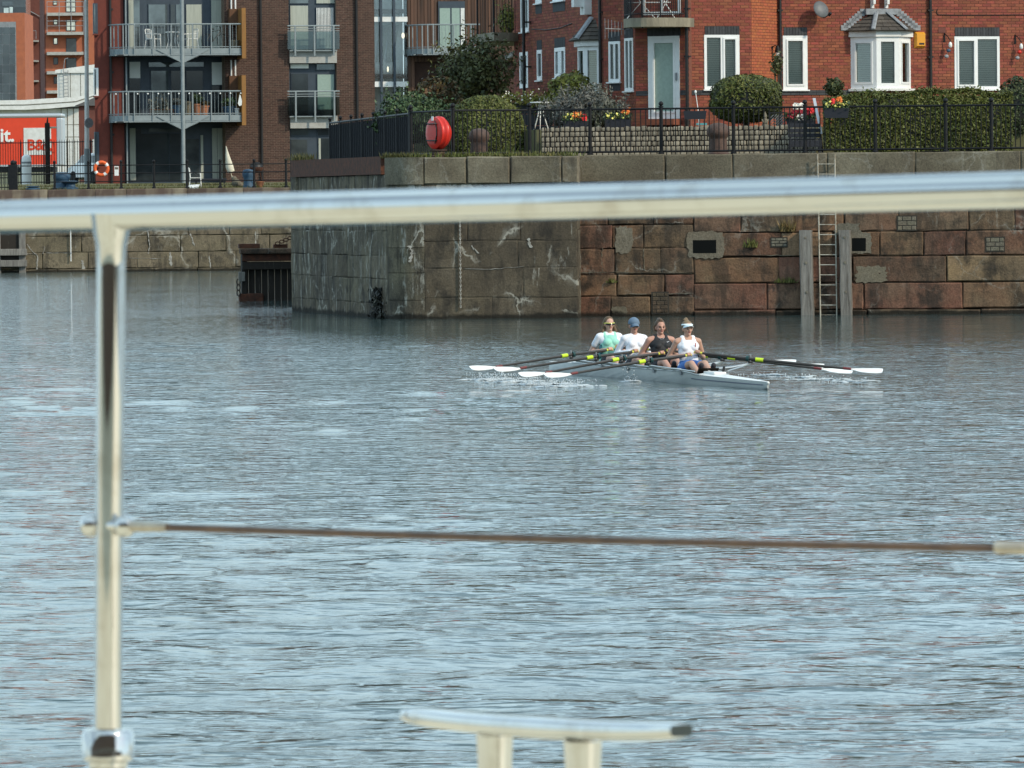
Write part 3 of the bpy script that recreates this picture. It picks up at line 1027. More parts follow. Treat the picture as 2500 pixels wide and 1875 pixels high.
def brick_wall(t, plane, u0, u1, z0, z1, openings, mat, mortar, zfree=99., limit=300, bl=.215, bh=.065, jo=.010, thick=.22, y=0.0):
    """Wall core with openings; its bricks below zfree are child objects (up to limit), all others one joined part."""
    us = sorted({u0, u1} | {min(max(v, u0), u1) for o in openings for v in o[:2]})
    zs = sorted({z0, z1} | {min(max(v, z0), z1) for o in openings for v in o[2:]})
    mb = MB()
    for a, b in zip(us[:-1], us[1:]):
        for c, d in zip(zs[:-1], zs[1:]):
            m1, m2 = (a + b) / 2, (c + d) / 2
            if any(o[0] < m1 < o[1] and o[2] < m2 < o[3] for o in openings):
                continue
            mb.box(a, b, y, y + thick, c, d)
    wl = mb.build('wall', mortar, t, False, rel(t, plane))
    key = mat.name
    if key not in BRICK_ME:
        me = MB().rbox(0, 1, -.008, .02, 0, 1, .001).mesh('brick')
        me = MB().add([(0, .02, 0), (1, .02, 0), (1, .02, 1), (0, .02, 1), (.012, -.008, .04), (.988, -.008, .04), (.988, -.008, .96), (.012, -.008, .96)],
                      [(4, 5, 6, 7), (0, 1, 5, 4), (1, 2, 6, 5), (2, 3, 7, 6), (3, 0, 4, 7)]).mesh('brick')
        me.materials.append(mat)
        BRICK_ME[key] = me
    rest = MB()
    n = 0
    row = 0
    z = z0
    rr = random.Random(int(u0 * 1000) + 5)
    while z + bh < z1:
        off = 0 if row % 2 else -(bl + jo) / 2
        for p, q in free_intervals(u0, u1, z + bh / 2, openings):
            k = math.floor((p - u0 - off) / (bl + jo))
            a = u0 + off + k * (bl + jo)
            while a < q:
                s, e = max(a, p), min(a + bl, q)
                if e - s > .03:
                    yy = y + rr.uniform(-.0015, .0015)
                    if z < zfree and n < limit and e - s > .08:
                        o = link('brick', BRICK_ME[key], None, wl)
                        o.location = (s, yy, z)
                        o.scale = (e - s, 1, bh)
                        n += 1
                    else:
                        rest.add([(s, yy + .02, z), (e, yy + .02, z), (e, yy + .02, z + bh), (s, yy + .02, z + bh),
                                  (s + .003, yy - .008, z + .003), (e - .003, yy - .008, z + .003), (e - .003, yy - .008, z + bh - .003), (s + .003, yy - .008, z + bh - .003)],
                                 [(4, 5, 6, 7), (0, 1, 5, 4), (1, 2, 6, 5), (2, 3, 7, 6), (3, 0, 4, 7)])
                a += bl + jo
        z += bh + jo
        row += 1
    if rest.v:
        o = link('brickwork', rest.mesh('brickwork'), mat, wl, kind='stuff')
    return wl


def frame_window(t, plane, u0, u1, z0, z1, splits=(), y=-.02, fw=.07, blind=None, name='window', sill=True, frame=None, pane=None, inner_shade=True, opener=None, blind_z=None):
    """White frame part with panes, blinds and a panel of painted interior shade behind as sub-parts. splits: inner mullion positions 0..1."""
    frame = frame or M['upvc']
    pane = pane or M['pane']
    base = rel(t, plane)
    mb = MB()
    mb.box(u0, u0 + fw, y, y + .09, z0, z1)
    mb.box(u1 - fw, u1, y, y + .09, z0, z1)
    mb.box(u0 + fw, u1 - fw, y, y + .09, z1 - fw, z1)
    mb.box(u0 + fw, u1 - fw, y, y + .09, z0, z0 + fw * 1.1)
    cells = []
    e = [0] + list(splits) + [1]
    W_ = u1 - u0
    for i in range(len(e) - 1):
        a = u0 + (fw if i == 0 else W_ * e[i] + fw * .45)
        b = u0 + (W_ - fw if i == len(e) - 2 else W_ * e[i + 1] - fw * .45)
        cells.append((a, b))
        if i:
            c = u0 + W_ * e[i]
            mb.box(c - fw * .45, c + fw * .45, y, y + .09, z0 + fw * 1.1, z1 - fw)
    if opener is not None:
        a, b = cells[opener]
        s = .045
        for q in ((a, a + s, z0 + fw * 1.1, z1 - fw), (b - s, b, z0 + fw * 1.1, z1 - fw), (a + s, b - s, z0 + fw * 1.1, z0 + fw * 1.1 + s), (a + s, b - s, z1 - fw - s, z1 - fw)):
            mb.box(q[0], q[1], y - .022, y + .06, q[2], q[3])
    if sill:
        mb.box(u0 - .04, u1 + .04, y - .06, y + .02, z0 - .035, z0 - .002)
    wn = mb.build(name, frame, t, False, base)
    for a, b in cells:
        MB().box(a, b, y + .035, y + .042, z0 + fw * 1.1, z1 - fw).build('pane', pane, wn)
        if blind:
            bl = MB()
            zz = z1 - fw - .01
            zb = z0 + fw if blind_z is None else z1 - (z1 - z0) * blind_z
            while zz > zb:
                bl.add([(a, y + .075, zz), (b, y + .075, zz), (b, y + .087, zz - .041), (a, y + .087, zz - .041)], [(0, 1, 2, 3)])
                zz -= .047
            bl.build('blind', blind, wn)
    if inner_shade:
        MB().box(u0 + .01, u1 - .01, y + .2, y + .22, z0 + .01, z1 - .01).build('inner_shade', M['inner_shade'], wn)  # near-black panel: the dark of the interior put into colour
    return wn


def soldier(t, plane, u0, u1, z0, z1, mat=None):
    """Lintel of upright dark bricks."""
    mat = mat or M['soldier']
    base = rel(t, plane)
    n = max(2, round((u1 - u0) / .078))
    du = (u1 - u0) / n
    root = MB().box(u0, u1, -.004, .05, z0, z1).build('lintel', M['core'], t, False, base)
    for k in range(n):
        MB().box(u0 + k * du + .004, u0 + (k + 1) * du - .004, -.016, -.004, z0 + .003, z1 - .003).build('lintel_brick', mat, root)


def band(t, plane, u0, u1, z0, z1, out=.03):
    base = rel(t, plane)
    root = MB().box(u0, u1, -out + .008, .02, z0, z1).build('band_course', M['core'], t, False, base)
    n = max(1, round((u1 - u0) / .225))
    du = (u1 - u0) / n
    h = (z1 - z0) / 2
    for r_ in range(2):
        for k in range(n):
            MB().box(u0 + k * du + .004, u0 + (k + 1) * du - .004, -out, -out + .01, z0 + r_ * h + .004, z0 + (r_ + 1) * h - .004).build('band_brick', M['soldier'], root)


def downpipe(t, plane, px, z0, z1, r_=.042, out=.07, brackets=(4.9, 6.4, 7.6)):
    u = plane.hit(px, 150)[0]
    mb = MB().tube([(u, -out, z0), (u, -out, z1)], r_, 10)
    for z in brackets:
        if z0 < z < z1:
            mb.box(u - .07, u + .07, -out - .03, 0, z - .02, z + .02)
    mb.build('downpipe', M['pipe'], t, False, rel(t, plane))


H_PL = Plane(2000, 105.0, 17.5, 6.0)           # long facade on the right
H_BASE, H_EAVES, Z_SEEN = 4.4, 9.4, 7.95
C_PL = Plane(1835, 103.85, 17.5, 6.0)
ch = H_PL.world(H_PL.hit(1899, 150)[0], 0, 0)
c0 = C_PL.world(0, 0, 0)
ck_yaw = math.degrees(math.atan2(ch.y - c0.y, ch.x - c0.x))
CK_PL = Plane(1835, 103.85, ck_yaw, 6.0)
CK_LEN = (Vector((ch.x, ch.y)) - Vector((c0.x, c0.y))).length

# ---- house on the far right
t = thing('terrace_house', 'red brick house at the right edge with a white two-pane window', 'house', H_PL.world(H_PL.hit(2272, 150)[0], 0, H_BASE))
ua, ub = H_PL.hit(2271, 150)[0], H_PL.hit(2640, 150)[0]
win = H_PL.r(2330, 89, 2440, 218)
lin = H_PL.r(2331, 67, 2440, 88)
lin = (lin[0], lin[1], win[3], lin[3])
brick_wall(t, H_PL, ua, ub, H_BASE, H_EAVES, [win, lin], M['brick'], M['hmortar'], Z_SEEN)
frame_window(t, H_PL, *win, splits=(.49,), blind=M['blindlight'], opener=0)
soldier(t, H_PL, *lin)
v = H_PL.r(2290, 67, 2308, 80)
MB().box(v[0], v[1], -.02, .02, v[2], v[3]).build('air_brick', M['darkbrick'], t, False, rel(t, H_PL))
pts = [(H_PL.hit(x, y)[0], -.02, H_PL.hit(x, y)[1]) for x, y in ((2288, 22), (2286, 30), (2289, 36), (2340, 37), (2560, 36))]
MB().tube(pts, .011, 6).build('wall_cable', M['pipe'], t, False, rel(t, H_PL))
MB().box(ua, ub, .225, 6, H_EAVES - .2, H_EAVES + .1).build('roof', M['slate'], t, False, rel(t, H_PL))
for nm, x, y in (('left of', 2305, 82), ('right of', 2478, 86)):
    a = H_PL.hit(x, y)
    tt = thing('hanging_wall_light', 'ornate dangling wall light %s the two-pane window' % nm, 'wall light', H_PL.world(a[0], 0, a[1]), H_PL.yaw)
    MB().plate([(-.03, -.22), (.03, -.22), (.02, 0), (-.015, .02)], -.02, 0).build('back_plate', M['iron'], tt)
    MB().tube([(0, -.02, .0), (.03, -.14, -.06), (.09, -.2, -.18), (.09, -.2, -.22)], .012, 6).build('arm', M['iron'], tt)
    MB().lathe([(.03, 0), (.05, .03), (.045, .1), (.02, .14)], 10, (.09, -.2, -.36)).build('lamp_glass', M['white'], tt, True)
    MB().ball((.05, -.18, -.44), (.06, .05, .05)).build('ornament', M['bluepaint'] if x < 2400 else M['redplastic'], tt, True)
    MB().tube([(.05, -.18, -.44), (0, -.16, -.56)], .006, 5).ball((0, -.16, -.59), (.06, .04, .05)).build('pendant', M['lead'], tt, True)

# ---- house with the bay window
t = thing('terrace_house', 'red brick house with slate-roofed white bay window and satellite dish', 'house', H_PL.world(H_PL.hit(1905, 150)[0], 0, H_BASE))
ua, ub = H_PL.hit(1899, 150)[0], H_PL.hit(2270.5, 150)[0]
win = H_PL.r(1911, 87, 1971, 219)
lin0 = H_PL.r(1913, 67, 1970, 86)
lin = (lin0[0], lin0[1], win[3], lin0[3])
bay = H_PL.r(2078, 91, 2222, 217)
brick_wall(t, H_PL, ua, ub, H_BASE, H_EAVES, [win, lin, bay], M['brick'], M['hmortar'], Z_SEEN)
frame_window(t, H_PL, *win, blind=M['blind'], fw=.09, opener=0)
soldier(t, H_PL, *lin)
bz = H_PL.r(1906, 220, 2075, 232)
band(t, H_PL, ua + .1, bay[0] - .02, bz[2], bz[3])
# the bay: three white window faces in plan
z0, z1 = bay[2], bay[3]
bu0, bu1 = bay[0] - .02, bay[1] + .02
dep = .52
bw = bu1 - bu0
pl3 = [(bu0, 0), (bu0 + dep, -dep), (bu1 - dep, -dep), (bu1, 0)]
zf = H_PL.hit(2140, 77)[1]
base = rel(t, H_PL)
mb = MB()
mb.prism([(bu0 - .05, .02)] + [(x + (-.05 if i == 0 else .05 if i == 3 else (-.03 if i == 1 else .03)), y_ - .05) for i, (x, y_) in enumerate(pl3)] + [(bu1 + .05, .02)], z1 + .003, zf)
bayp = mb.build('bay_fascia', M['whitepaint'], t, False, base)
MB().prism([(bu0 - .08, .02)] + [(x + (-.08 if i < 2 else .08), y_ - .08) for i, (x, y_) in enumerate(pl3)] + [(bu1 + .08, .02)], z0 - .06, z0).build('bay_sill', M['whitepaint'], t, False, base)
for k, fwid, spl in ((0, .09, ()), (1, .10, ()), (2, .09, ())):
    a, b = Vector(pl3[k]), Vector(pl3[k + 1])
    fp = Plane(2000, 105, 0)
    ang = math.atan2(b.y - a.y, b.x - a.x)
    fp.o = H_PL.world(a.x, -a.y, 0)
    fp.yaw = H_PL.yaw + ang
    fp.mat = Matrix.Translation(fp.o) @ Matrix.Rotation(fp.yaw, 4, 'Z')
    frame_window(t, fp, 0, (b - a).length, z0, z1, splits=spl, y=.0, fw=fwid * 1.25, blind=M['blind'] if k != 2 else M['brownpanel'], sill=False, name='bay_window', opener=0 if k != 1 else None, inner_shade=False)
MB().box(bu0 + .15, bu1 - .15, .25, .27, z0, z1).build('bay_inner_shade', M['inner_shade'], t, False, base)  # painted dark of the bay's interior
# slate roof of the bay: courses of slates over three slopes
zr = H_PL.hit(2140, 31)[1]
ro = [(bu0 - .16, .0), (bu0 + dep - .16, -dep - .16), (bu1 - dep + .16, -dep - .16), (bu1 + .16, .0)]
rt = [(bu0 + dep + .12, 0), (bu0 + dep + .18, -.06), (bu1 - dep - .18, -.06), (bu1 - dep - .12, 0)]
roof = MB().add([(x, y_, zf) for x, y_ in ro] + [(x, y_, zr) for x, y_ in rt], [(0, 1, 5, 4), (1, 2, 6, 5), (2, 3, 7, 6), (0, 4, 7, 3), (4, 5, 6, 7), (3, 2, 1, 0)]).build('bay_roof', M['slate'], t, False, base)
for k in range(3):
    P0, P1, Q0, Q1 = Vector((*ro[k], zf)), Vector((*ro[k + 1], zf)), Vector((*rt[k], zr)), Vector((*rt[k + 1], zr))
    nrm = (P1 - P0).cross(Q0 - P0).normalized()
    if nrm.y > 0 and k == 1:
        nrm = -nrm
    if k != 1 and nrm.z < 0:
        nrm = -nrm
    rows = 5
    for j in range(rows):
        a, b = j / rows, (j + 1.15) / rows
        b = min(b, 1)
        A0, A1 = P0.lerp(Q0, a), P1.lerp(Q1, a)
        B0, B1 = P0.lerp(Q0, b), P1.lerp(Q1, b)
        n = max(2, round((A1 - A0).length / .24))
        for c in range(n):
            s0, s1 = c / n + .006, (c + 1) / n - .006
            mb = MB()
            q = [A0.lerp(A1, s0) + nrm * .03, A0.lerp(A1, s1) + nrm * .03, B0.lerp(B1, s1) + nrm * .006, B0.lerp(B1, s0) + nrm * .006]
            q2 = [A0.lerp(A1, s0), A0.lerp(A1, s1), B0.lerp(B1, s1), B0.lerp(B1, s0)]
            mb.add(q + q2, [(0, 1, 2, 3), (0, 4, 5, 1), (1, 5, 6, 2), (2, 6, 7, 3), (3, 7, 4, 0)]).build('slate', M['slate'], roof)
for k in (1, 2):
    MB().tube([Vector((*ro[k], zf)) + Vector((0, -.02, .04)), Vector((*rt[k], zr)) + Vector((0, -.02, .05))], .06, 6, flat=(1, .5)).build('lead_hip', M['lead'], t, False, base)
MB().box(rt[0][0] - .25, rt[3][0] + .25, -.14, .0, zr - .05, zr + .10).build('lead_flashing', M['lead'], t, False, base)
for s in (0, 1):
    for k in range(8):
        a = k / 8
        x = (ro[0][0] + (rt[0][0] - .2 - ro[0][0]) * a) if s == 0 else (ro[3][0] + (rt[3][0] + .2 - ro[3][0]) * a)
        zz = zf + .05 + (zr - zf) * a
        MB().box(x - .10, x + .10, -.03, .0, zz - .02, zz + .11).build('step_flashing', M['lead'], t, False, base)
for x in (2128, 2162):
    u, zc = H_PL.hit(x, 20)
    MB().plate([(u - .035, zc), (u + .035, zc), (u + .04, zc + .5), (u - .04, zc + .5)], -.10, .0).plate([(u - .03, zc + .1), (u + .03, zc + .1), (u + .03, zc + .5), (u - .03, zc + .5)], -.22, -.10).build('corbel', M['whitepaint'], t, False, base)
downpipe(t, H_PL, 2270, 4.6, H_EAVES)
downpipe(t, H_PL, 1903, 4.6, H_EAVES)
MB().box(ua, ub, .225, 6, H_EAVES - .2, H_EAVES + .1).build('roof', M['slate'], t, False, base)
# alarm box, dish
a = H_PL.r(2231, 78, 2256, 118)
tt = thing('alarm_box', 'yellow burglar alarm box beside the bay window', 'alarm box', H_PL.world((a[0] + a[1]) / 2, 0, a[2]), H_PL.yaw)
wv, hv = (a[1] - a[0]) / 2, a[3] - a[2]
MB().add([(-wv, 0, 0), (wv, 0, 0), (wv, 0, hv), (-wv, 0, hv), (-wv * .6, -.09, .06), (wv, -.09, .06), (wv, -.09, hv - .05), (-wv * .6, -.09, hv - .05)],
         [(4, 5, 6, 7), (0, 1, 5, 4), (1, 2, 6, 5), (2, 3, 7, 6), (3, 0, 4, 7), (3, 2, 1, 0)]).build('casing', M['yellow'], tt)
MB().box(-wv * .2, wv * .8, -.094, -.088, hv * .22, hv * .33).build('label_strip', M['blackplastic'], tt)
a = H_PL.hit(1993, 24)
tt = thing('satellite_dish', 'grey satellite dish on red brick above the narrow window', 'satellite dish', H_PL.world(a[0], 0, a[1]), H_PL.yaw)
dm = MB()
prof = [(.005, .06), (.08, .056), (.15, .04), (.20, .015), (.225, 0)]
dm.lathe(prof + [(.228, .006)] + [(r_, z_ + .012) for r_, z_ in prof[::-1]], 28)
MB.build(dm, 'reflector', M['dish'], tt, True, Matrix.Translation((0, -.34, 0)) @ Matrix.Rotation(R(68), 4, 'X') @ Matrix.Rotation(R(14), 4, 'Y'))
MB().tube([(0, 0, -.05), (0, -.14, -.05), (0, -.30, -.02)], .022, 8).build('wall_bracket', M['lead'], tt)
MB().tube([(0, -.34, -.2), (.05, -.5, -.21), (.12, -.64, -.14)], .012, 6).build('feed_arm', M['blackplastic'], tt)
MB().tube([(.11, -.62, -.16), (.14, -.68, -.10)], .04, 8).build('feed_horn', M['blackplastic'], tt)

# ---- house with the return painted as sunlit
t = thing('terrace_house', 'red brick house whose corner catches the light behind the round hedge', 'house', C_PL.world(0, 0, H_BASE))
ua = C_PL.hit(1686, 150)[0]
win = C_PL.r(1719, 85, 1805, 218)
lin0 = C_PL.r(1720, 64, 1805, 85)
lin = (lin0[0], lin0[1], win[3], lin0[3])
brick_wall(t, C_PL, ua, 0, H_BASE, H_EAVES, [win, lin], M['brick'], M['hmortar'], Z_SEEN)
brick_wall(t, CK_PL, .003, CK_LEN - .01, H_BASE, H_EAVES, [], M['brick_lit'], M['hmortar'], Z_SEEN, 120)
frame_window(t, C_PL, *win, splits=(.5,), blind=M['blind'], opener=1)
soldier(t, C_PL, *lin)
bz = C_PL.r(1690, 220, 1830, 232)
band(t, C_PL, ua + .01, -.01, bz[2], bz[3])
band(t, CK_PL, .01, CK_LEN - .12, bz[2], bz[3])
MB().prism([(ua, .225), (0, .225), (CK_LEN * .7, 1.2), (CK_LEN * .7, 6), (ua, 6)], H_EAVES - .2, H_EAVES + .1).build('roof', M['slate'], t, False, rel(t, C_PL))
a = CK_PL.hit(1884, 117)
tt = thing('wall_lamp', 'small black wall lamp on the orange-lit brick corner', 'wall lamp', CK_PL.world(a[0], 0, a[1]), CK_PL.yaw)
MB().lathe([(.05, -.02), (.05, .02)], 12).build('back_plate', M['iron'], tt, False, Matrix.Rotation(R(90), 4, 'X'))
MB().tube([(0, 0, .02), (0, -.1, .06), (0, -.16, .02)], .014, 6).build('arm', M['iron'], tt)
MB().lathe([(.065, -.12), (.06, -.02), (.03, .05), (.012, .07)], 12, (0, -.16, 0)).build('hood', M['iron'], tt, True)
MB().lathe([(.02, -.22), (.045, -.19), (.05, -.12)], 12, (0, -.16, 0)).build('lamp_glass', M['white'], tt, True)

# ---- corner section with the white door
DR_PL = Plane(1682, 103.45, -27.0, 6.0)
u_l = DR_PL.hit(1552, 150)[0]
kl = DR_PL.world(u_l, 0, 0)
KN_PL = Plane(1552, 104, -72.0, 6.0); KN_PL.o = Vector((kl.x, kl.y, 0)); KN_PL.mat = Matrix.Translation(KN_PL.o) @ Matrix.Rotation(KN_PL.yaw, 4, 'Z')
u_k = KN_PL.hit(1519, 150)[0]
k2 = KN_PL.world(u_k, 0, 0)
KW_PL = Plane(1519, 105, -56.0, 6.0); KW_PL.o = Vector((k2.x, k2.y, 0)); KW_PL.mat = Matrix.Translation(KW_PL.o) @ Matrix.Rotation(KW_PL.yaw, 4, 'Z')
u_w = KW_PL.hit(1474, 150)[0]
k3 = KW_PL.world(u_w, 0, 0)
t = thing('corner_house', 'red brick corner house with a tall white glazed door under a balcony', 'house', DR_PL.world(0, 0, H_BASE))
door = DR_PL.r(1583, 88, 1660, 290)
dl0 = DR_PL.r(1580, 68, 1662, 88)
lin = (dl0[0], dl0[1], door[3], dl0[3])
brick_wall(t, DR_PL, u_l, 0, H_BASE, H_EAVES, [door, lin], M['brick'], M['hmortar'], Z_SEEN, 150)
soldier(t, DR_PL, *lin)
dd = frame_window(t, DR_PL, door[0], door[1], door[2], door[3], fw=.13, name='door', sill=False, pane=M['obscure'], inner_shade=False, opener=0)
hu, hz = DR_PL.hit(1653, 187)
MB().rbox(hu - .02, hu + .02, -.07, -.03, hz - .10, hz + .10, .008).build('door_handle', M['lead'], dd)
MB().box(door[0] - .03, door[1] + .03, -.45, .0, door[2] - .16, door[2] - .01).build('door_step', M['brick'], t, False, rel(t, DR_PL))
bz = DR_PL.r(1553, 222, 1583, 234)
band(t, DR_PL, u_l + .01, door[0] - .02, bz[2], bz[3])
band(t, DR_PL, door[1] + .02, -.01, bz[2], bz[3])
nw = KN_PL.r(1526, 93, 1547, 222)
nl = (nw[0], nw[1], nw[3], nw[3] + .26)
brick_wall(t, KN_PL, u_k, -.003, H_BASE, H_EAVES, [nw, nl], M['brick'], M['hmortar'], Z_SEEN, 120)
frame_window(t, KN_PL, *nw, splits=(.5,), blind=M['blind'])
soldier(t, KN_PL, *nl)
ww = KW_PL.r(1487, 101, 1515, 200)
wl_ = (ww[0], ww[1], ww[3], ww[3] + .24)
brick_wall(t, KW_PL, u_w, -.003, H_BASE, H_EAVES, [ww, wl_], M['brick'], M['hmortar'], Z_SEEN, 120)
frame_window(t, KW_PL, *ww, splits=(.5,), blind=M['curtain'])
soldier(t, KW_PL, *wl_)
pz = KW_PL.r(1487, 203, 1515, 222)
MB().box(ww[0], ww[1], -.014, .0, pz[2], ww[2] - .04).build('grey_panel', M['soldier'], t, False, rel(t, KW_PL))
downpipe(t, DR_PL, 1681, 4.5, H_EAVES, out=.10)
MB().prism([(DR_PL.o.x, DR_PL.o.y + .25), (kl.x, kl.y + .25), (k2.x, k2.y + .25), (k3.x, k3.y + .25), (k3.x, 125 * KD), (DR_PL.o.x, 125 * KD)], H_EAVES - .2, H_EAVES + .1).build(
    'roof', M['slate'], t, False, Matrix.Translation(-Vector(t.location)))
# balcony over the door: a rounded concrete slab with black bars
su0, su1 = DR_PL.hit(1509, 55, .9)[0], DR_PL.hit(1672, 55, .5)[0]
sz0, sz1 = DR_PL.hit(1600, 66, .8)[1], DR_PL.hit(1600, 44, .8)[1]
arc = [(su0, .05)]
N_ = 12
for k in range(N_ + 1):
    a = k / N_
    arc.append((su0 + (su1 - su0) * a, -.35 - .95 * math.sin(math.pi * min(max(.08 + a * .84, 0), 1))))
arc.append((su1, .05))
bal = MB().prism(arc, sz0, sz1).build('balcony_slab', M['concrete'], t, False, rel(t, DR_PL))
rail = [(x * .985, y_ * .96) for x, y_ in arc[1:-1]]
MB().tube([(x, y_, sz1 + 1.02) for x, y_ in rail], .022, 6).tube([(x, y_, sz1 + .1) for x, y_ in rail], .016, 6).build('balcony_rail', M['iron'], bal)
for i in range(len(rail) - 1):
    for k in range(4):
        a = Vector(rail[i]).lerp(Vector(rail[i + 1]), k / 4)
        rr_ = .022 if (k == 0 and i % 3 == 0) else .008
        MB().tube([(a.x, a.y, sz1 - (.26 if rr_ > .02 else 0)), (a.x, a.y, sz1 + 1.02)], rr_, 5).build('baluster', M['iron'], bal)
bw2 = DR_PL.r(1570, -60, 1662, 36)
frame_window(t, DR_PL, bw2[0], bw2[1], bw2[2], bw2[3] - .2, splits=(.5,), y=-.03, name='balcony_door', sill=False)
# folding rack standing on the balcony
tt = thing('folded_rack', 'pale folding clothes rack on the rounded concrete balcony', 'clothes rack', DR_PL.world((su0 + su1) / 2 - .1, .75, sz1))
mb = MB()
for a, b in (((-.5, 0, 0), (.2, 0, .8)), ((.2, 0, 0), (-.5, 0, .8)), ((.25, .1, 0), (.7, .1, .75)), ((.7, .1, 0), (.25, .1, .75)), ((-.5, 0, .8), (.2, 0, .8)), ((-.45, 0, .4), (.6, .1, .4))):
    mb.tube([a, b], .014, 6)
mb.build('frame', M['whitepaint'], tt)
# aerial
a = KW_PL.hit(1521, 72)
tt = thing('tv_aerial', 'small metal rod aerial on the corner below the balcony', 'aerial', KN_PL.world(u_k * .5, .05, a[1]))
MB().tube([(.2, .05, -.02), (-.55, -.5, 0)], .014, 6).build('boom', M['lead'], tt)
for k in range(7):
    x = -.05 - k * .085
    y_ = -.13 - k * .062
    MB().tube([(x, y_, -.14 - .02 * k), (x, y_, .14 + .02 * k)], .007, 5).build('rod', M['lead'], tt)

# ---- long wing running back
E_PL = Plane(1470, 106.5, -78.0, 6.0)
E_PL.o = Vector((k3.x, k3.y, 0)); E_PL.mat = Matrix.Translation(E_PL.o) @ Matrix.Rotation(E_PL.yaw, 4, 'Z')
t = thing('house_wing', 'red brick house wing running back, with small white windows and a slate-roofed bay', 'house', E_PL.world(0, 0, H_BASE))
ue = E_PL.hit(1256, 150)[0]
ops = []
spec = [((1312, 122, 1324, 196), ()), ((1355, 116, 1381, 190), (.6,)), ((1272, -20, 1292, 78), (.5,)), ((1270, 127, 1290, 215), (.5,)), ((1308, -60, 1323, 8), ()), ((1350, -70, 1380, 2), (.5,))]
for rct, sp in spec:
    q = E_PL.r(*rct)
    ops.append((q, sp))
brick_wall(t, E_PL, ue, -.003, H_BASE, H_EAVES, [q for q, _ in ops] + [(q[0], q[1], q[3], q[3] + .26) for q, _ in ops[:2]], M['brick'], M['hmortar'], Z_SEEN, 60)
for i, (q, sp) in enumerate(ops):
    frame_window(t, E_PL, *q, splits=sp, blind=M['blind'] if i in (1,) else None, fw=.10, sill=i != 3)
    if i < 2:
        soldier(t, E_PL, q[0], q[1], q[3], q[3] + .26)
    if i in (4, 5):
        MB().box(q[0], q[1], -.014, .0, q[2] - .28, q[2] - .04).build('grey_panel', M['soldier'], t, False, rel(t, E_PL))
END_PL = Plane(1256, 113, 18.0, 6.0)
ee = E_PL.world(ue, 0, 0)
END_PL.o = Vector((ee.x, ee.y, 0)) + Vector((-3.0 * math.cos(R(18)), -3.0 * math.sin(R(18)), 0)) * 0
END_PL.mat = Matrix.Translation(END_PL.o) @ Matrix.Rotation(END_PL.yaw, 4, 'Z')
MB().prism([(ee.x, ee.y + .2), (k3.x, k3.y + .3), (k3.x + 4, 122 * KD), (ee.x + 4, 128 * KD)], H_EAVES - .2, H_EAVES + .1).build('roof', M['slate'], t, False, Matrix.Translation(-Vector(t.location)))
downpipe(t, E_PL, 1472, 4.5, H_EAVES)
downpipe(t, E_PL, 1297, 4.5, H_EAVES, out=.2)
pts = [(E_PL.hit(x, y)[0], -.02, E_PL.hit(x, y)[1]) for x, y in ((1300, 71), (1335, 73), (1370, 68), (1398, 57))]
MB().tube(pts, .012, 5).build('wall_cable', M['pipe'], t, False, rel(t, E_PL))
# its bay window
b0, b1 = E_PL.hit(1436, 160)[0], E_PL.hit(1466, 160)[0]
zb0, zb1, zb2, zb3 = [E_PL.hit(1440, y, .3)[1] for y in (228, 112, 98, 46)]
base = rel(t, E_PL)
dep = .36
faces = [((b0, 0), (b0 + .35, -dep)), ((b0 + .35, -dep), (b1 - .35, -dep)), ((b1 - .35, -dep), (b1, 0))]
for a, b in faces:
    fp = Plane(2000, 105, 0)
    fp.o = E_PL.world(a[0], -a[1], 0); fp.yaw = E_PL.yaw + math.atan2(b[1] - a[1], b[0] - a[0])
    fp.mat = Matrix.Translation(fp.o) @ Matrix.Rotation(fp.yaw, 4, 'Z')
    frame_window(t, fp, 0, math.hypot(b[0] - a[0], b[1] - a[1]), zb0, zb1, y=0, fw=.11, blind=M['blind'], sill=False, name='bay_window', inner_shade=False)
pb = [(b0 - .06, .02), (b0 + .3, -dep - .08), (b1 - .3, -dep - .08), (b1 + .06, .02)]
MB().prism(pb, zb1 + .002, zb2).build('bay_fascia', M['whitepaint'], t, False, base)
ro = [(b0 - .15, .0), (b0 + .25, -dep - .2), (b1 - .25, -dep - .2), (b1 + .15, .0)]
rt = [(b0 + .5, 0), (b0 + .6, -.08), (b1 - .6, -.08), (b1 - .5, 0)]
roof = MB().add([(x, y_, zb2) for x, y_ in ro] + [(x, y_, zb3) for x, y_ in rt], [(0, 1, 5, 4), (1, 2, 6, 5), (2, 3, 7, 6), (0, 4, 7, 3), (4, 5, 6, 7), (3, 2, 1, 0)]).build('bay_roof', M['slate'], t, False, base)
for j in range(5):
    for k in range(3):
        P0, P1, Q0, Q1 = Vector((*ro[k], zb2)), Vector((*ro[k + 1], zb2)), Vector((*rt[k], zb3)), Vector((*rt[k + 1], zb3))
        nrm = (P1 - P0).cross(Q0 - P0).normalized()
        if nrm.z < 0:
            nrm = -nrm
        a, b = j / 5, (j + 1) / 5
        A0, A1, B0, B1 = P0.lerp(Q0, a), P1.lerp(Q1, a), P0.lerp(Q0, b), P1.lerp(Q1, b)
        n = max(2, round((A1 - A0).length / .3))
        for c in range(n):
            s0, s1 = c / n + .008, (c + 1) / n - .008
            q = [A0.lerp(A1, s0) + nrm * .03, A0.lerp(A1, s1) + nrm * .03, B0.lerp(B1, s1) + nrm * .006, B0.lerp(B1, s0) + nrm * .006]
            q2 = [A0.lerp(A1, s0), A0.lerp(A1, s1), B0.lerp(B1, s1), B0.lerp(B1, s0)]
            MB().add(q + q2, [(0, 1, 2, 3), (0, 4, 5, 1), (1, 5, 6, 2), (2, 6, 7, 3), (3, 7, 4, 0)]).build('slate', M['slate'], roof)
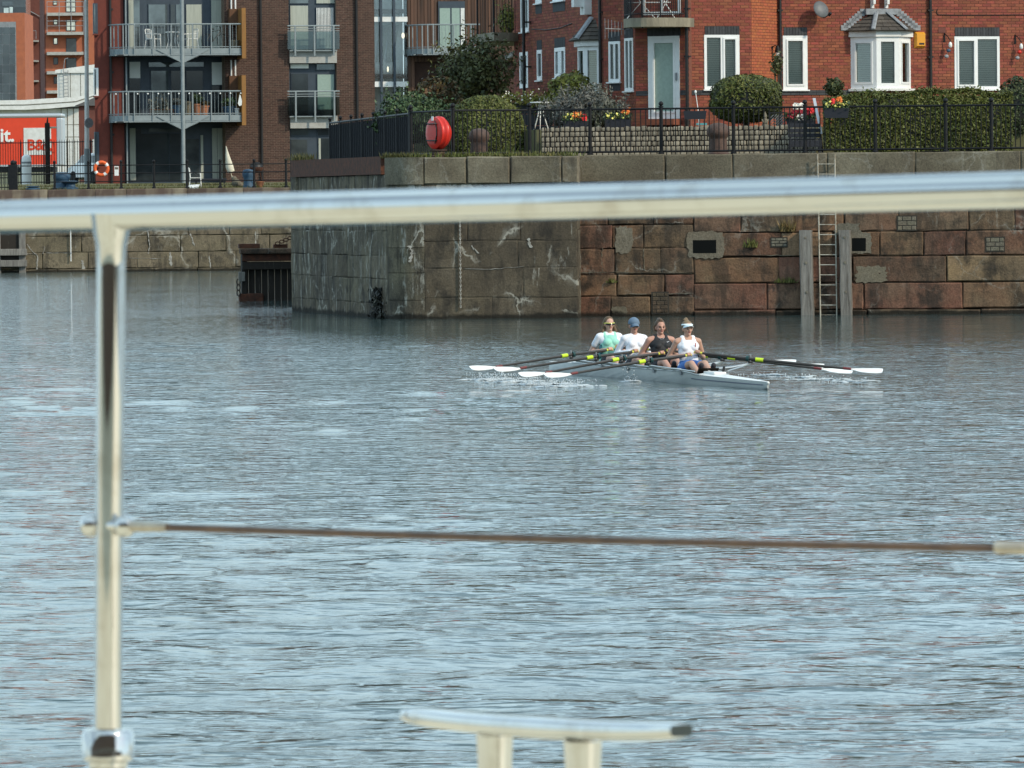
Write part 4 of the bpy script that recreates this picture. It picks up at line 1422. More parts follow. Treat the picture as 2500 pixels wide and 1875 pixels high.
MB().tube([Vector((*ro[2], zb2)) + Vector((0, -.02, .04)), Vector((*rt[2], zb3)) + Vector((0, -.02, .05))], .09, 6, flat=(1, .5)).build('lead_hip', M['lead'], t, False, base)
u, zc = E_PL.hit(1440, 36)
MB().plate([(u - .25, zc), (u + .25, zc), (u + .3, zc + .9), (u - .3, zc + .9)], -.2, .0).plate([(u - .15, zc + .2), (u + .15, zc + .2), (u + .2, zc + .9), (u - .2, zc + .9)], -.45, -.2).build('corbel', M['whitepaint'], t, False, base)
# concrete balcony at its far end
zs0, zs1 = at(1220, 107, 113)[2], at(1220, 87, 113)[2]
A = at(1161, 95, 112.2); B = at(1206, 95, 110.6); C = at(1292, 95, 111.6); Dd = at(1292, 95, 114.5); E5 = at(1165, 95, 115)
inv = Matrix.Translation(-Vector(t.location))
slab = MB().prism([(A.x, A.y), (B.x, B.y), (C.x, C.y), (Dd.x, Dd.y), (E5.x, E5.y)], zs0, zs1).build('end_balcony_slab', M['concrete'], t, False, inv)
ring = [Vector((A.x + .06, A.y + .05)), Vector((B.x, B.y + .08)), Vector((C.x - .05, C.y + .08))]
MB().tube([(p.x, p.y, zs1 + 1.1) for p in ring], .025, 6).build('balcony_rail', M['iron'], slab)
for i in range(2):
    n = 6 if i == 0 else 11
    for k in range(n + (1 if i else 0)):
        p = ring[i].lerp(ring[i + 1], k / n)
        MB().tube([(p.x, p.y, zs1), (p.x, p.y, zs1 + 1.1)], .03 if k == 0 else .010, 5).build('baluster', M['iron'], slab)

# ================================================================== ON THE RIGHT-HAND QUAY
def railing(t, pts, z0, h, sp, post_at, iron, rails=(.09, 1.0), br=.0135, pr=.044, rr=.027, ball=True, baluster=True):
    """pts: plan points joined by rails (world); post_at: indices of pts with a post."""
    inv = Matrix.Translation(-Vector(t.location))
    me_b = MB().tube([(0, 0, z0 + rails[0]), (0, 0, z0 + h * rails[-1])], br, 5).mesh('baluster')
    me_b.materials.append(iron)
    mp = MB().tube([(0, 0, z0 - .02), (0, 0, z0 + .05), (0, 0, z0 + .08), (0, 0, z0 + h * 1.03)], [pr * 1.7, pr * 1.7, pr, pr], 8)
    if ball:
        mp.lathe([(pr * 1.4, h * 1.03), (pr * 1.4, h * 1.06)], 8, (0, 0, z0)).ball((0, 0, z0 + h * 1.06 + pr * 1.25), pr * 1.35, 8, 6)
    me_p = mp.mesh('post')
    me_p.materials.append(iron)
    for i in post_at:
        o = link('post', me_p, None, t, True)
        o.matrix_basis = inv @ Matrix.Translation((pts[i][0], pts[i][1], 0))
    for r_ in rails:
        mb = MB()
        for a, b in zip(pts[:-1], pts[1:]):
            mb.tube([(a[0], a[1], z0 + h * r_ if r_ > .2 else z0 + r_), (b[0], b[1], z0 + h * r_ if r_ > .2 else z0 + r_)], rr, 6)
        mb.build('rail', iron, t, False, inv)
    if baluster:
        for a, b in zip(pts[:-1], pts[1:]):
            L_ = math.dist(a, b)
            n = max(1, round(L_ / sp))
            for k in range(1, n):
                o = link('baluster', me_b, None, t)
                o.matrix_basis = inv @ Matrix.Translation((a[0] + (b[0] - a[0]) * k / n, a[1] + (b[1] - a[1]) * k / n, 0))


def on_wall(px, back=.35):
    u = W_PL.hit(px, 320)[0]
    p = W_PL.world(u, -back, 0)
    return (p.x, p.y)


pts = [on_wall(x) for x in (1288, 1436, 1610, 1787, 1962, 2134, 2306, 2418, 2560)]
c1 = at(1106, 320, 98.6)
c2 = at(1003, 320, 100.2)
pts = [(c2.x, c2.y), (c1.x, c1.y)] + pts
t = thing('quay_railing', 'long black iron railing with ball-topped posts along the quay edge', 'railing', (*on_wall(1700), W_TOP))
railing(t, pts, W_TOP, 1.12, .12, range(len(pts)), M['iron'])

# black screened fence going back along the pier
a, b = at(1000, 330, 100.4), at(806, 340, 111.0)
t = thing('screen_fence', 'black screened fence running back along the pier from the red lifebuoy case', 'fence', (a.x, a.y, W_TOP))
n = 7
inv = Matrix.Translation(-Vector(t.location))
for k in range(n + 1):
    p = a.lerp(b, k / n)
    MB().tube([(p.x, p.y, W_TOP - .02), (p.x, p.y, W_TOP + 1.15)], .035, 8).ball((p.x, p.y, W_TOP + 1.2), .05).build('post', M['iron'], t, True, inv)
    if k < n:
        q = a.lerp(b, (k + 1) / n)
        d = (q - p).normalized() * .04
        MB().prism([(p.x + d.x, p.y + d.y), (q.x - d.x, q.y - d.y), (q.x - d.x + .02, q.y - d.y + .005), (p.x + d.x + .02, p.y + d.y + .005)], W_TOP + .04, W_TOP + 1.04).build('screen_panel', M['fencecloth'], t, False, inv)
        for s in range(1, 6):
            w_ = p.lerp(q, s / 6)
            MB().tube([(w_.x - .02, w_.y, W_TOP), (w_.x - .02, w_.y, W_TOP + 1.08)], .012, 5).build('baluster', M['iron'], t, False, inv)
MB().tube([(a.x, a.y, W_TOP + 1.09), (b.x, b.y, W_TOP + 1.09)], .03, 6).build('rail', M['iron'], t, False, inv)

# mooring bollards behind the railing
for px, D, lab, h in ((1170, 99.4, 'brown iron mooring bollard in front of the clipped hedge mound', .70), (1754, 99.2, 'brown mushroom mooring bollard in front of the cobble wall', .78)):
    p = at(px, 376, D)
    t = thing('mooring_bollard', lab, 'bollard', (p.x, p.y, W_TOP), 0, 'iron mooring bollards behind the railing')
    MB().lathe([(.27, 0), (.27, .04), (.22, .08), (.205, h * .5)], 24).build('stem', M['bollard'], t, True)
    MB().lathe([(.205, h * .5), (.23, h * .56), (.28, h * .63), (.285, h * .72), (.27, h * .82), (.21, h * .93), (.12, h * .985), (.02, h)] if px > 1300 else
               [(.205, h * .5), (.215, h * .56), (.25, h * .62), (.255, h * .75), (.235, h * .86), (.17, h * .95), (.08, h * .99), (.01, h)], 24).build('cap', M['bollard'], t, True)

# lifebuoy case
p = at(1069, 386, 98.5)
t = thing('lifebuoy_case', 'big round red plastic lifebuoy case on a rusty pedestal at the pier corner', 'lifebuoy case', (p.x, p.y, W_TOP - .02), R(-58))
MB().lathe([(.24, 0), (.24, .05), (.17, .07), (.17, .16), (.22, .18), (.22, .2)], 20).build('pedestal', M['bollard'], t, True)
prof = []
for k in range(9):
    a_ = k / 8
    prof.append((.40 - .10 * abs(a_ - .45) ** 2 * 4 + (.012 if k % 2 else -.006), a_ * .30 - .1))
prof = [(.02, -.14), (.22, -.14), (.33, -.125), (.385, -.10)] + prof[1:] + [(.25, .24), (.02, .25)]
MB().lathe(prof, 36).build('shell', M['redplastic'], t, True, Matrix.Translation((0, 0, .60)) @ Matrix.Rotation(R(90), 4, 'X').inverted())
for z in (.42, .82):
    MB().tube([(-.2, -.13, z), (-.19, -.19, z), (.17, -.19, z), (.18, -.13, z)], .018, 6).build('handle', M['blackplastic'], t)
MB().tube([(.13, -.16, .35), (.2, -.15, .55), (.2, -.15, .7), (.13, -.16, .9)], .015, 6).build('rope', M['blackplastic'], t)
MB().box(-.045, .045, -.15, -.138, .9, 1.0).build('sticker', M['white'], t)

# cobble wall in front of the gardens
CB_PL = Plane(1650, 100.6, -4.0, 4.0)
t = thing('cobble_wall', 'low retaining wall of pale rounded cobbles behind the railing', 'garden wall', CB_PL.world(0, 0, W_TOP))
ua, ub = CB_PL.hit(1322, 340)[0], CB_PL.hit(1990, 340)[0]
z0, z1 = W_TOP + .0, CB_PL.hit(1650, 307)[1]
MB().box(ua, ub, .0, .35, z0 - .02, z1 - .04).build('mortar_core', M['core'], t, False, rel(t, CB_PL))
rng = random.Random(5)
rows = 6
nn = 0
for r_ in range(rows):
    u = ua
    h = (z1 - z0) / rows
    while u < ub:
        wv = rng.uniform(.10, .165)
        mb = MB()
        hh = h * (.98 if r_ < rows - 1 else rng.uniform(.8, 1.1))
        mb.rbox(u + .008, u + wv - .008, -.05 - rng.uniform(0, .02), .03, z0 + r_ * h + .008, z0 + r_ * h + hh - .006, .028)
        mb.build('cobble', M['cobble'], t, True, rel(t, CB_PL))
        u += wv
        nn += 1

# ladder and piles
LD_PL = W_PL
t = thing('ladder', 'pale metal ladder down the sandstone wall between two timber piles', 'ladder', W_PL.world(W_PL.hit(2018, 700)[0], .3, 0))
inv = Matrix.Translation(-Vector(t.location))
top_l, top_r = W_PL.hit(1996, 376, .3), W_PL.hit(2038, 376, .3)
bot_l, bot_r = W_PL.hit(2003, 772, .3), W_PL.hit(2043, 772, .3)


def lw(s, k, out=.3):
    a, b = (top_l, bot_l) if s == 0 else (top_r, bot_r)
    return W_PL.world(a[0] + (b[0] - a[0]) * k, out, a[1] + (b[1] - a[1]) * k)


for s in (0, 1):
    MB().tube([lw(s, -.0), lw(s, 1.06)], .017, 8).build('stringer', M['galv'], t, True, inv)
for k in range(16):
    f_ = (k + 1) / 16.1
    MB().tube([lw(0, f_), lw(1, f_)], .013, 6).build('rung', M['galv'], t, True, inv)
for f_ in (.06, .42, .76):
    for s in (0, 1):
        MB().tube([lw(s, f_), lw(s, f_, .08)], .014, 6).build('wall_bracket', M['lead'], t, False, inv)
for x0, x1, xb0, xb1, lab in ((1952, 1981, 1957, 1987, 'square grey timber pile left of the ladder'), (2048, 2077, 2053, 2080, 'square grey timber pile right of the ladder')):
    a0, a1 = W_PL.hit(x0, 562, .3), W_PL.hit(x1, 562, .3)
    b0, b1 = W_PL.hit(xb0, 772, .3), W_PL.hit(xb1, 772, .3)
    c = W_PL.world((b0[0] + b1[0]) / 2, .25, 0)
    t = thing('timber_pile', lab, 'pile', (c.x, c.y, 0), W_PL.yaw, 'timber fender piles beside the ladder')
    sh = ((a0[0] + a1[0]) - (b0[0] + b1[0])) / 2
    wv = (b1[0] - b0[0]) / 2
    zt = a0[1]
    bm = MB()
    rg = random.Random(x0)
    nz = 9
    vs = []
    for k in range(nz):
        z = -.6 + (zt + .6) * k / (nz - 1)
        cx = sh * max(0, z) / zt
        for sx, sy in ((-1, -1), (-.86, -1.06), (.86, -1.06), (1, -1), (1, 1), (-1, 1)):
            vs.append((cx + sx * wv + rg.uniform(-.008, .008), sy * .16 + rg.uniform(-.008, .008), z))
    fs = [(k * 6 + i, k * 6 + (i + 1) % 6, (k + 1) * 6 + (i + 1) % 6, (k + 1) * 6 + i) for k in range(nz - 1) for i in range(6)]
    fs.append(tuple((nz - 1) * 6 + i for i in range(6)))
    bm.add(vs, fs).build('shaft', M['timber'], t)
    for z in (.55, 1.25, 1.85):
        MB().lathe([(.001, -.012), (.035, -.008), (.035, .0)], 10).build('bolt_head', M['cement'], t, False, Matrix.Translation((sh * z / zt, -.172, z)) @ Matrix.Rotation(R(-90), 4, 'X'))

# white chain hanging down the pier front
t = thing('hanging_chain', 'pale chain hanging down the front of the dark pier', 'chain', PF_PL.world(PF_PL.hit(1126, 740)[0], .15, 0))
inv = Matrix.Translation(-Vector(t.location))
za, zb = PF_PL.hit(1126, 530)[1], PF_PL.hit(1126, 748)[1]
n = int((za - zb) / .05)
lk = MB()
for k in range(n):
    z = zb + (za - zb) * k / n
    p = PF_PL.world(PF_PL.hit(1126, 640)[0], .155, z)
    rot = Matrix.Rotation(R(90) * (k % 2), 3, 'Z')
    ring = [p + rot @ Vector((.018 * math.cos(a_), 0, .034 * math.sin(a_))) for a_ in [2 * math.pi * i / 8 for i in range(9)]]
    lk.tube(ring, .009, 5, False)
o = lk.build('chain_links', M['lime'], t, True, inv)

# lock gate sticking out behind the pier
GT = Plane(655, 117.5, 6.0, 1.0)
t = thing('lock_gate', 'dark old timber lock gate with rusty top projecting behind the pier', 'lock gate', GT.world(0, 0, 0))
g0, g1 = GT.hit(592, 700)[0], GT.hit(735, 700)[0]
zt = GT.hit(655, 605)[1]
base = rel(t, GT)
n = 9
for k in range(n):
    a_ = g0 + (g1 - g0) * k / n
    MB().rbox(a_ + .01, a_ + (g1 - g0) / n - .01, .1, .3, -.7, zt - .62, .02).build('gate_plank', M['darktimber'], t, False, base)
MB().rbox(g0 - .02, g0 + .14, -.05, .4, -.7, zt - .05, .03).build('heel_post', M['darktimber'], t, False, base)
MB().rbox(g0, g1, -.12, .4, zt - .62, zt - .40, .02).build('cross_beam', M['darktimber'], t, False, base)
MB().rbox(g0, g1, -.16, .45, zt - .38, zt - .17, .02).build('rusty_girder', M['rust'], t, False, base)
MB().rbox(g0 - .06, g1, -.3, .5, zt - .17, zt - .02, .04).build('walkway_plank', M['sand_grey'], t, False, base)
MB().rbox(g0 - .1, g0 + .5, -.2, .3, zt - .01, zt + .12, .01).build('rusty_plate', M['rust'], t, False, base)
MB().rbox(g0 + .9, g0 + 1.3, -.1, .2, zt - .01, zt + .1, .01).build('winch_base', M['rust'], t, False, base)
MB().rbox(g0 - .12, g0 + .06, -.26, -.1, zt - .95, zt - .68, .02).build('fender_block', M['timber'], t, False, base)
MB().rbox(g0 - .1, g0 + .6, -.06, .3, -.4, .22, .05).build('sill_timber', M['rust'], t, False, base)
cl = MB()
A_, B_ = Vector((g0 + .95, -.15, zt + .1)), Vector((g1 + .1, -.3, zt + .45))
for k in range(7):
    p = A_.lerp(B_, (k + .5) / 7)
    ring = [p + Vector((.07 * math.cos(a_), (.03 if k % 2 else 0) * math.cos(a_), .045 * math.sin(a_))) for a_ in [2 * math.pi * i / 8 for i in range(9)]]
    cl.tube(ring, .017, 5, False)
cl.build('chain', M['rust'], t, True, base)
cl = MB()
for k in range(3):
    ring = [Vector((g0 - .12 + .05 * math.cos(a_), -.1, .55 - k * .16 + .09 * math.sin(a_))) for a_ in [2 * math.pi * i / 8 for i in range(9)]]
    cl.tube(ring, .02, 5, False)
cl.build('hanging_chain_end', M['darktimber'], t, True, base)


# ================================================================== PLANTS
def leaves(centres, normals, size, rs, flat=.55, aspect=1.7, fan=None):
    """Leaf-shaped quads at the given centres; returns vertex and face arrays."""
    n = len(centres)
    d = rs.normal(size=(n, 3))
    nm = normals * flat + d / np.linalg.norm(d, axis=1, keepdims=True) * (1 - flat)
    nm /= np.linalg.norm(nm, axis=1, keepdims=True) + 1e-9
    if fan is None:
        r_ = rs.normal(size=(n, 3))
    else:
        r_ = np.asarray(fan) + rs.normal(size=(n, 3)) * .35
    a = np.cross(nm, np.cross(r_, nm))
    a /= np.linalg.norm(a, axis=1, keepdims=True) + 1e-9
    b = np.cross(nm, a)
    s = size * rs.uniform(.6, 1.3, size=(n, 1))
    L, W_ = a * s * aspect * .5, b * s * .5
    v = np.stack([centres - L, centres - W_ * .9 + L * .1, centres + L, centres + W_ * .9 + L * .1], 1).reshape(-1, 3)
    f = np.arange(4 * n).reshape(n, 4)
    return v, f


def mesh_np(name, v, f):
    me = bpy.data.meshes.new(name)
    me.vertices.add(len(v)); me.vertices.foreach_set('co', np.asarray(v, np.float32).ravel())
    me.loops.add(f.size); me.loops.foreach_set('vertex_index', f.astype(np.int32).ravel())
    me.polygons.add(len(f))
    me.polygons.foreach_set('loop_start', np.arange(0, f.size, 4, dtype=np.int32))
    me.polygons.foreach_set('loop_total', np.full(len(f), 4, dtype=np.int32))
    me.update()
    return me


def blob_points(rs, n, rx, ry, rz, lumps, amp, shell=.25, boxy=1.0, lump_f=1.6, hemi=False):
    """Points in the outer shell of a lumpy (possibly boxy) ellipsoid, with outward normals."""
    d = rs.normal(size=(n, 3))
    d /= np.linalg.norm(d, axis=1, keepdims=True)
    if hemi:
        d[:, 2] = np.abs(d[:, 2])
    if boxy != 1.0:
        d = np.sign(d) * np.abs(d) ** boxy
    ph = rs.uniform(0, 6.28, size=(lumps, 3))
    dr = rs.normal(size=(lumps, 3)) * lump_f
    w_ = np.zeros(n)
    for k in range(lumps):
        w_ += np.sin(d @ dr[k] * 3 + ph[k, 0])
    w_ = 1 + amp * w_ / max(1, lumps ** .5)
    depth = 1 - shell * rs.uniform(0, 1, n) ** 1.6
    p = d * np.array([rx, ry, rz]) * (w_ * depth)[:, None]
    nn = d / np.array([rx, ry, rz])
    nn /= np.linalg.norm(nn, axis=1, keepdims=True)
    return p, nn


def shrub(name, label, cat, loc, r3, n, size, mat, seed, amp=.08, shell=.25, boxy=1.0, lumps=7, stem=True, core=None, group=None, lift=None, hemi=False, spikes=0, spike_len=.3, mat2=None, fan=None, aspect=1.7, tstem=.04):
    """Leafy shrub: loc is its foot; r3 its half sizes."""
    rs = np.random.RandomState(seed)
    t = thing(name, label, cat, loc, 0, group)
    lift = r3[2] if lift is None else lift
    p, nn = blob_points(rs, n, *r3, lumps, amp, shell, boxy, hemi=hemi)
    p[:, 2] += lift
    keep = p[:, 2] > .0
    v, f = leaves(p[keep], nn[keep], size, rs, aspect=aspect, fan=fan)
    if spikes:
        k = rs.choice(len(p), spikes)
        up = nn[k] * .6 + np.array([0, 0, .7]) + rs.normal(size=(spikes, 3)) * .2
        up /= np.linalg.norm(up, axis=1, keepdims=True)
        cs = []
        ns = []
        for s in range(5):
            cs.append(p[k] + up * (spike_len * (s + 1) / 5) + rs.normal(size=(spikes, 3)) * size * .4)
            ns.append(rs.normal(size=(spikes, 3)))
        c2_ = np.concatenate(cs); n2_ = np.concatenate(ns); n2_ /= np.linalg.norm(n2_, axis=1, keepdims=True)
        v2, f2 = leaves(c2_, n2_, size * .8, rs, aspect=aspect)
        f = np.concatenate([f, f2 + len(v)]); v = np.concatenate([v, v2])
    link('foliage', mesh_np('foliage', v, f), mat, t, kind='stuff')
    if mat2:
        q, qn = blob_points(rs, n // 5, *r3, lumps, amp, shell, boxy, hemi=hemi)
        q[:, 2] += lift
        v, f = leaves(q, qn, size, rs, aspect=aspect)
        link('tinted_foliage', mesh_np('tinted_foliage', v, f), mat2, t, kind='stuff')
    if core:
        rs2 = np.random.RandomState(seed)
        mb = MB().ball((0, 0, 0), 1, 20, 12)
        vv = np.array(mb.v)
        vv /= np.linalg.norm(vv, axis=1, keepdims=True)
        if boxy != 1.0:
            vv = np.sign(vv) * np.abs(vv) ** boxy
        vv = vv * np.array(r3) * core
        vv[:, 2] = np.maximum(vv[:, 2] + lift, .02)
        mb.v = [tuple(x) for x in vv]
        mb.build('dark_core', M['weed_core_shade'], t, True)  # added solid core; near-black stands in for shade between the leaves
    if stem:
        rr_ = random.Random(seed)
        mb = MB()
        for k in range(5):
            a_ = rr_.uniform(0, 6.28)
            tip = Vector((math.cos(a_) * r3[0] * .5, math.sin(a_) * r3[1] * .5, lift + r3[2] * rr_.uniform(.0, .6)))
            mb.tube([(0, 0, -.02), (tip.x * .35, tip.y * .35, tip.z * .5), tip], [tstem, tstem * .7, tstem * .25], 6)
        mb.build('stem', M['stem'], t)
    return t


G_Z = 4.55


def foot(px, D, z=G_Z):
    return Vector((gx(px, D, z), D * KD, z))


shrub('clipped_hedge', 'broad clipped olive-green hedge mound behind the first bollard', 'hedge', foot(1190, 102.2, W_TOP), (1.08, .9, 1.52), 16000, .045, M['leaf_box'], 21, amp=.03, shell=.10, boxy=.85, core=.93, lift=.05, hemi=True)
shrub('feathery_shrub', 'low dark green feathery shrub left of the clipped mound', 'shrub', foot(1010, 104.5, 4.3), (1.0, .9, .66), 6500, .07, M['leaf_fresh'], 22, amp=.14, shell=.5, spikes=260, spike_len=.28, core=.6, lift=.55, fan=(0, 0, 1))
shrub('dark_tree', 'tall dark mixed tree beneath the concrete end balcony', 'tree', foot(1165, 109.0, 4.4), (1.02, .9, 1.0), 3800, .075, M['leaf_olive'], 23, amp=.20, shell=.9, spikes=300, spike_len=.4, lift=1.8, mat2=M['leaf_dark'], tstem=.07)
shrub('rust_leaved_bush', 'small rust-tinged bush between the feathery shrub and the dark tree', 'bush', foot(1065, 107.5, 4.4), (.62, .5, .6), 2200, .07, M['leaf_brown'], 24, amp=.15, shell=.7, lift=1.1, mat2=M['leaf_dark'])
shrub('golden_shrub', 'rounded yellow-green shrub below the wing bay window', 'shrub', foot(1396, 104.2, 4.5), (.60, .55, .56), 3600, .065, M['leaf_gold'], 25, amp=.10, shell=.35, core=.75, lift=.98, mat2=M['leaf_olive'])
shrub('lavender_bush', 'grey spiky lavender bush left of the white door', 'shrub', foot(1428, 102.2), (.92, .6, .48), 3600, .05, M['leaf_lav'], 26, amp=.08, shell=.5, spikes=700, spike_len=.32, core=.6, lift=.42, fan=(0, 0, 1), aspect=3)
shrub('round_hedge', 'large smooth rounded hedge in front of the orange-lit corner', 'hedge', foot(1822, 101.8), (.90, .75, .58), 12000, .045, M['leaf_box'], 27, amp=.055, shell=.14, boxy=.78, core=.93, lift=.72, mat2=M['leaf_dark'])
shrub('corner_sprig', 'thin leafy sprig against the downpipe behind the round hedge', 'plant', foot(1898, 103.4), (.16, .16, .3), 260, .06, M['leaf_olive'], 28, amp=.2, shell=.9, lift=1.62)
shrub('dark_bush', 'tall dark bush at the right edge beyond the long hedge', 'bush', foot(2490, 100.9, W_TOP), (.62, .55, .88), 4200, .06, M['leaf_dark'], 29, amp=.06, shell=.25, core=.85, lift=.98)
shrub('standard_tree', 'little ball-headed standard tree left of the bay window', 'tree', foot(2037, 102.6), (.23, .22, .24), 800, .06, M['leaf_dark'], 30, amp=.16, shell=.7, lift=1.02, stem=True, tstem=.014, mat2=M['leaf_olive'])
# long box hedge
a_, b_ = at(2012, 330, 99.9), at(2472, 330, 99.6)
hl = (b_ - a_).length / 2
t = thing('long_hedge', 'long clipped box hedge behind the right end of the railing', 'hedge', ((a_.x + b_.x) / 2, (a_.y + b_.y) / 2, W_TOP))
rs = np.random.RandomState(31)
n = 24000
p = np.stack([rs.uniform(-hl, hl, n), rs.uniform(-.45, .45, n), rs.uniform(.02, 1.52, n)], 1)
side = rs.randint(0, 10, n)
nn = np.zeros((n, 3))
fr = side < 6; tp = (side >= 6) & (side < 9); en = side == 9
p[fr, 1] = -.45 + rs.uniform(0, .1, fr.sum()); nn[fr] = (0, -1, .1)
p[tp, 2] = 1.52 - rs.uniform(0, .1, tp.sum()); nn[tp] = (0, -.2, 1)
p[en, 0] = -hl + rs.uniform(0, .12, en.sum()); nn[en] = (-1, -.2, 0)
p[:, 1] += np.maximum(0, p[:, 2] - 1.15) * .45 * (p[:, 1] < 0)
p[:, 2] += .05 * np.sin(p[:, 0] * 2.1) + .035 * np.sin(p[:, 0] * 5.3 + 1) + np.where(rs.uniform(size=n) < .04, rs.uniform(0, .12, n), 0)
p[:, 2] -= np.maximum(0, -hl + .8 - p[:, 0]) * .35 * (p[:, 2] > .7)
p[:, 1] += .04 * np.sin(p[:, 0] * 3.1 + p[:, 2] * 2.3) + .03 * np.sin(p[:, 0] * 7.1 - p[:, 2] * 5.3)
v, f = leaves(p, nn, .046, rs, flat=.5)
link('foliage', mesh_np('foliage', v, f), M['leaf_box'], t, kind='stuff')
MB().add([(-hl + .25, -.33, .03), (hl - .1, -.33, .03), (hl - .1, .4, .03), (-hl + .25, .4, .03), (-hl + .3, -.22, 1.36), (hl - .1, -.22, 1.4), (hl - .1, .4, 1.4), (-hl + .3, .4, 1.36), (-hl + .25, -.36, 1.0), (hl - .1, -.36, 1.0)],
         [(0, 1, 9, 8), (8, 9, 5, 4), (4, 5, 6, 7), (3, 7, 6, 2), (0, 8, 4, 7, 3), (1, 2, 6, 5, 9)]).build('dark_core', M['weed_core_shade'], t)  # solid core, the hedge's inner shade put into its near-black colour


def weeds(name, label, pts3, n, h, mat, seed, spread=.15, group=None, cat='weeds', kind=None):
    """Tuft(s) of upright blades; pts3 are world points at the foot."""
    rs = np.random.RandomState(seed)
    c = sum((Vector(q) for q in pts3), Vector()) / len(pts3)
    vs, fs = [], []
    for i in range(n):
        q = Vector(pts3[rs.randint(len(pts3))]) - c
        q = q + Vector((rs.normal() * spread, rs.normal() * spread * .5, 0))
        hh = h * rs.uniform(.4, 1.2)
        lean = Vector((rs.normal() * .35, rs.normal() * .35, 1)).normalized() * hh
        s = Vector((rs.normal(), rs.normal(), 0)).normalized() * .012
        k = len(vs)
        vs += [q - s, q + s, q + lean * .6 + s * .8, q + lean]
        fs.append((k, k + 1, k + 2, k + 3))
    if kind == 'stuff':
        o = MB().add(vs, fs).build(name, mat, None, False, Matrix.Translation(c), 'stuff')
        return tag(o, label, cat)
    t = thing(name, label, cat, c, 0, group)
    MB().add(vs, fs).build('blades', mat, t, kind='stuff')
    return t


weeds('quay_weeds', 'green weeds growing along the quay edge below the railing', [(*[at(x, 385, 98.4)[i] for i in (0, 1)], W_TOP) for x in range(1000, 1400, 12)], 1100, .14, M['weed'], 41, kind='stuff')
weeds('tall_weed', 'tall yellow weed between the railing bars right of the first bollard', [(*at(1240, 370, 99.0)[:2], W_TOP)], 70, .34, M['weed'], 42, .10)
weeds('coping_tuft', 'grassy tuft on the left end of the pier coping', [(*at(x, 388, 98.3)[:2], W_TOP - .02) for x in (945, 960, 975, 990)], 260, .16, M['leaf_olive'], 43, .08)
q = W_PL.hit(1925, 565)
weeds('dry_tuft', 'straw-coloured dry grass tuft on the sandstone wall left of the piles', [W_PL.world(q[0] + d, .14, q[1]) for d in (-.12, 0, .12)], 110, .34, M['straw'], 44, .05)
q = W_PL.hit(1836, 604)
weeds('wall_tuft', 'green tuft rooted in the sandstone wall between the hole and the piles', [W_PL.world(q[0], .14, q[1])], 90, .22, M['weed'], 45, .08)
q = W_PL.hit(1925, 690)
weeds('wall_tuft', 'green tuft low on the sandstone wall beside the left pile', [W_PL.world(q[0] + d, .14, q[1]) for d in (-.15, 0, .1)], 120, .14, M['weed'], 46, .1)
q = W_PL.hit(1495, 690)
weeds('wall_tuft', 'small yellow-green tuft in a joint beside the pier', [W_PL.world(q[0], .14, q[1])], 50, .12, M['weed'], 47, .05)
weeds('beam_grass', 'grass tuft on the rusty edge beam of the pier', [PS_PL.world(u, .0, W_TOP + .03) for u in (.8, 1.3, 2.2)], 220, .2, M['leaf_olive'], 48, .12)
# black weed hanging at the pier corner
rs = np.random.RandomState(51)
q = PS_PL.world(L_s - 1.6, .16, 0)
t = thing('black_weed', 'black straggling weed patch on the pier corner at the waterline', 'weed', q)
n = 520
a_ = rs.uniform(0, 1, n) ** 1.3
p = np.stack([rs.normal(size=n) * .16 * (1.15 - a_ * .6), rs.normal(size=n) * .06, a_ * .72], 1)
p[:, 0], p[:, 1] = p[:, 0] * PS_PL.u.x * 2 + p[:, 1] * PS_PL.n.x, p[:, 0] * PS_PL.u.y * 2 + p[:, 1] * PS_PL.n.y
v, f = leaves(p, np.tile(np.array([PS_PL.n.x, PS_PL.n.y, 0]), (n, 1)), .07, rs)
link('foliage', mesh_np('foliage', v, f), M['weed_core_shade'], t, kind='stuff')


def planter(label, px, py_top, w_px, h_px, D, flowers, seed, name='flower_box', green=True, n=120):
    p = at(px, py_top + h_px, D)
    s = D * KD / F_PX
    wv, hv = w_px * s / 2, h_px * s
    t = thing(name, label, 'planter', p)
    MB().add([(-wv * .9, -.11, 0), (wv * .9, -.11, 0), (wv * .9, .11, 0), (-wv * .9, .11, 0), (-wv, -.13, hv), (wv, -.13, hv), (wv, .13, hv), (-wv, .13, hv)],
             [(3, 2, 1, 0), (0, 1, 5, 4), (1, 2, 6, 5), (2, 3, 7, 6), (3, 0, 4, 7)]).box(-wv * .97, wv * .97, -.12, .12, hv - .04, hv - .02).build('box', M['planter'], t)
    rs = np.random.RandomState(seed)
    if green:
        p_ = np.stack([rs.uniform(-wv, wv, n * 3), rs.normal(size=n * 3) * .08, hv + rs.uniform(-.03, .15, n * 3)], 1)
        v, f = leaves(p_, rs.normal(size=p_.shape), .05, rs)
        link('foliage', mesh_np('foliage', v, f), M['leaf_fresh'], t, kind='stuff')
    for nm, u0, u1, zz in flowers:
        k = n // 2
        p_ = np.stack([rs.uniform(u0, u1, k) * wv, rs.normal(size=k) * .09 - .05, hv + rs.uniform(.02, .16, k) + zz], 1)
        v, f = leaves(p_, np.tile(np.array([0, -1., .4]), (k, 1)), .055, rs, aspect=1.1)
        link(nm + '_flowers', mesh_np('flowers', v, f), M['petal_' + nm], t, kind='stuff')
    return t


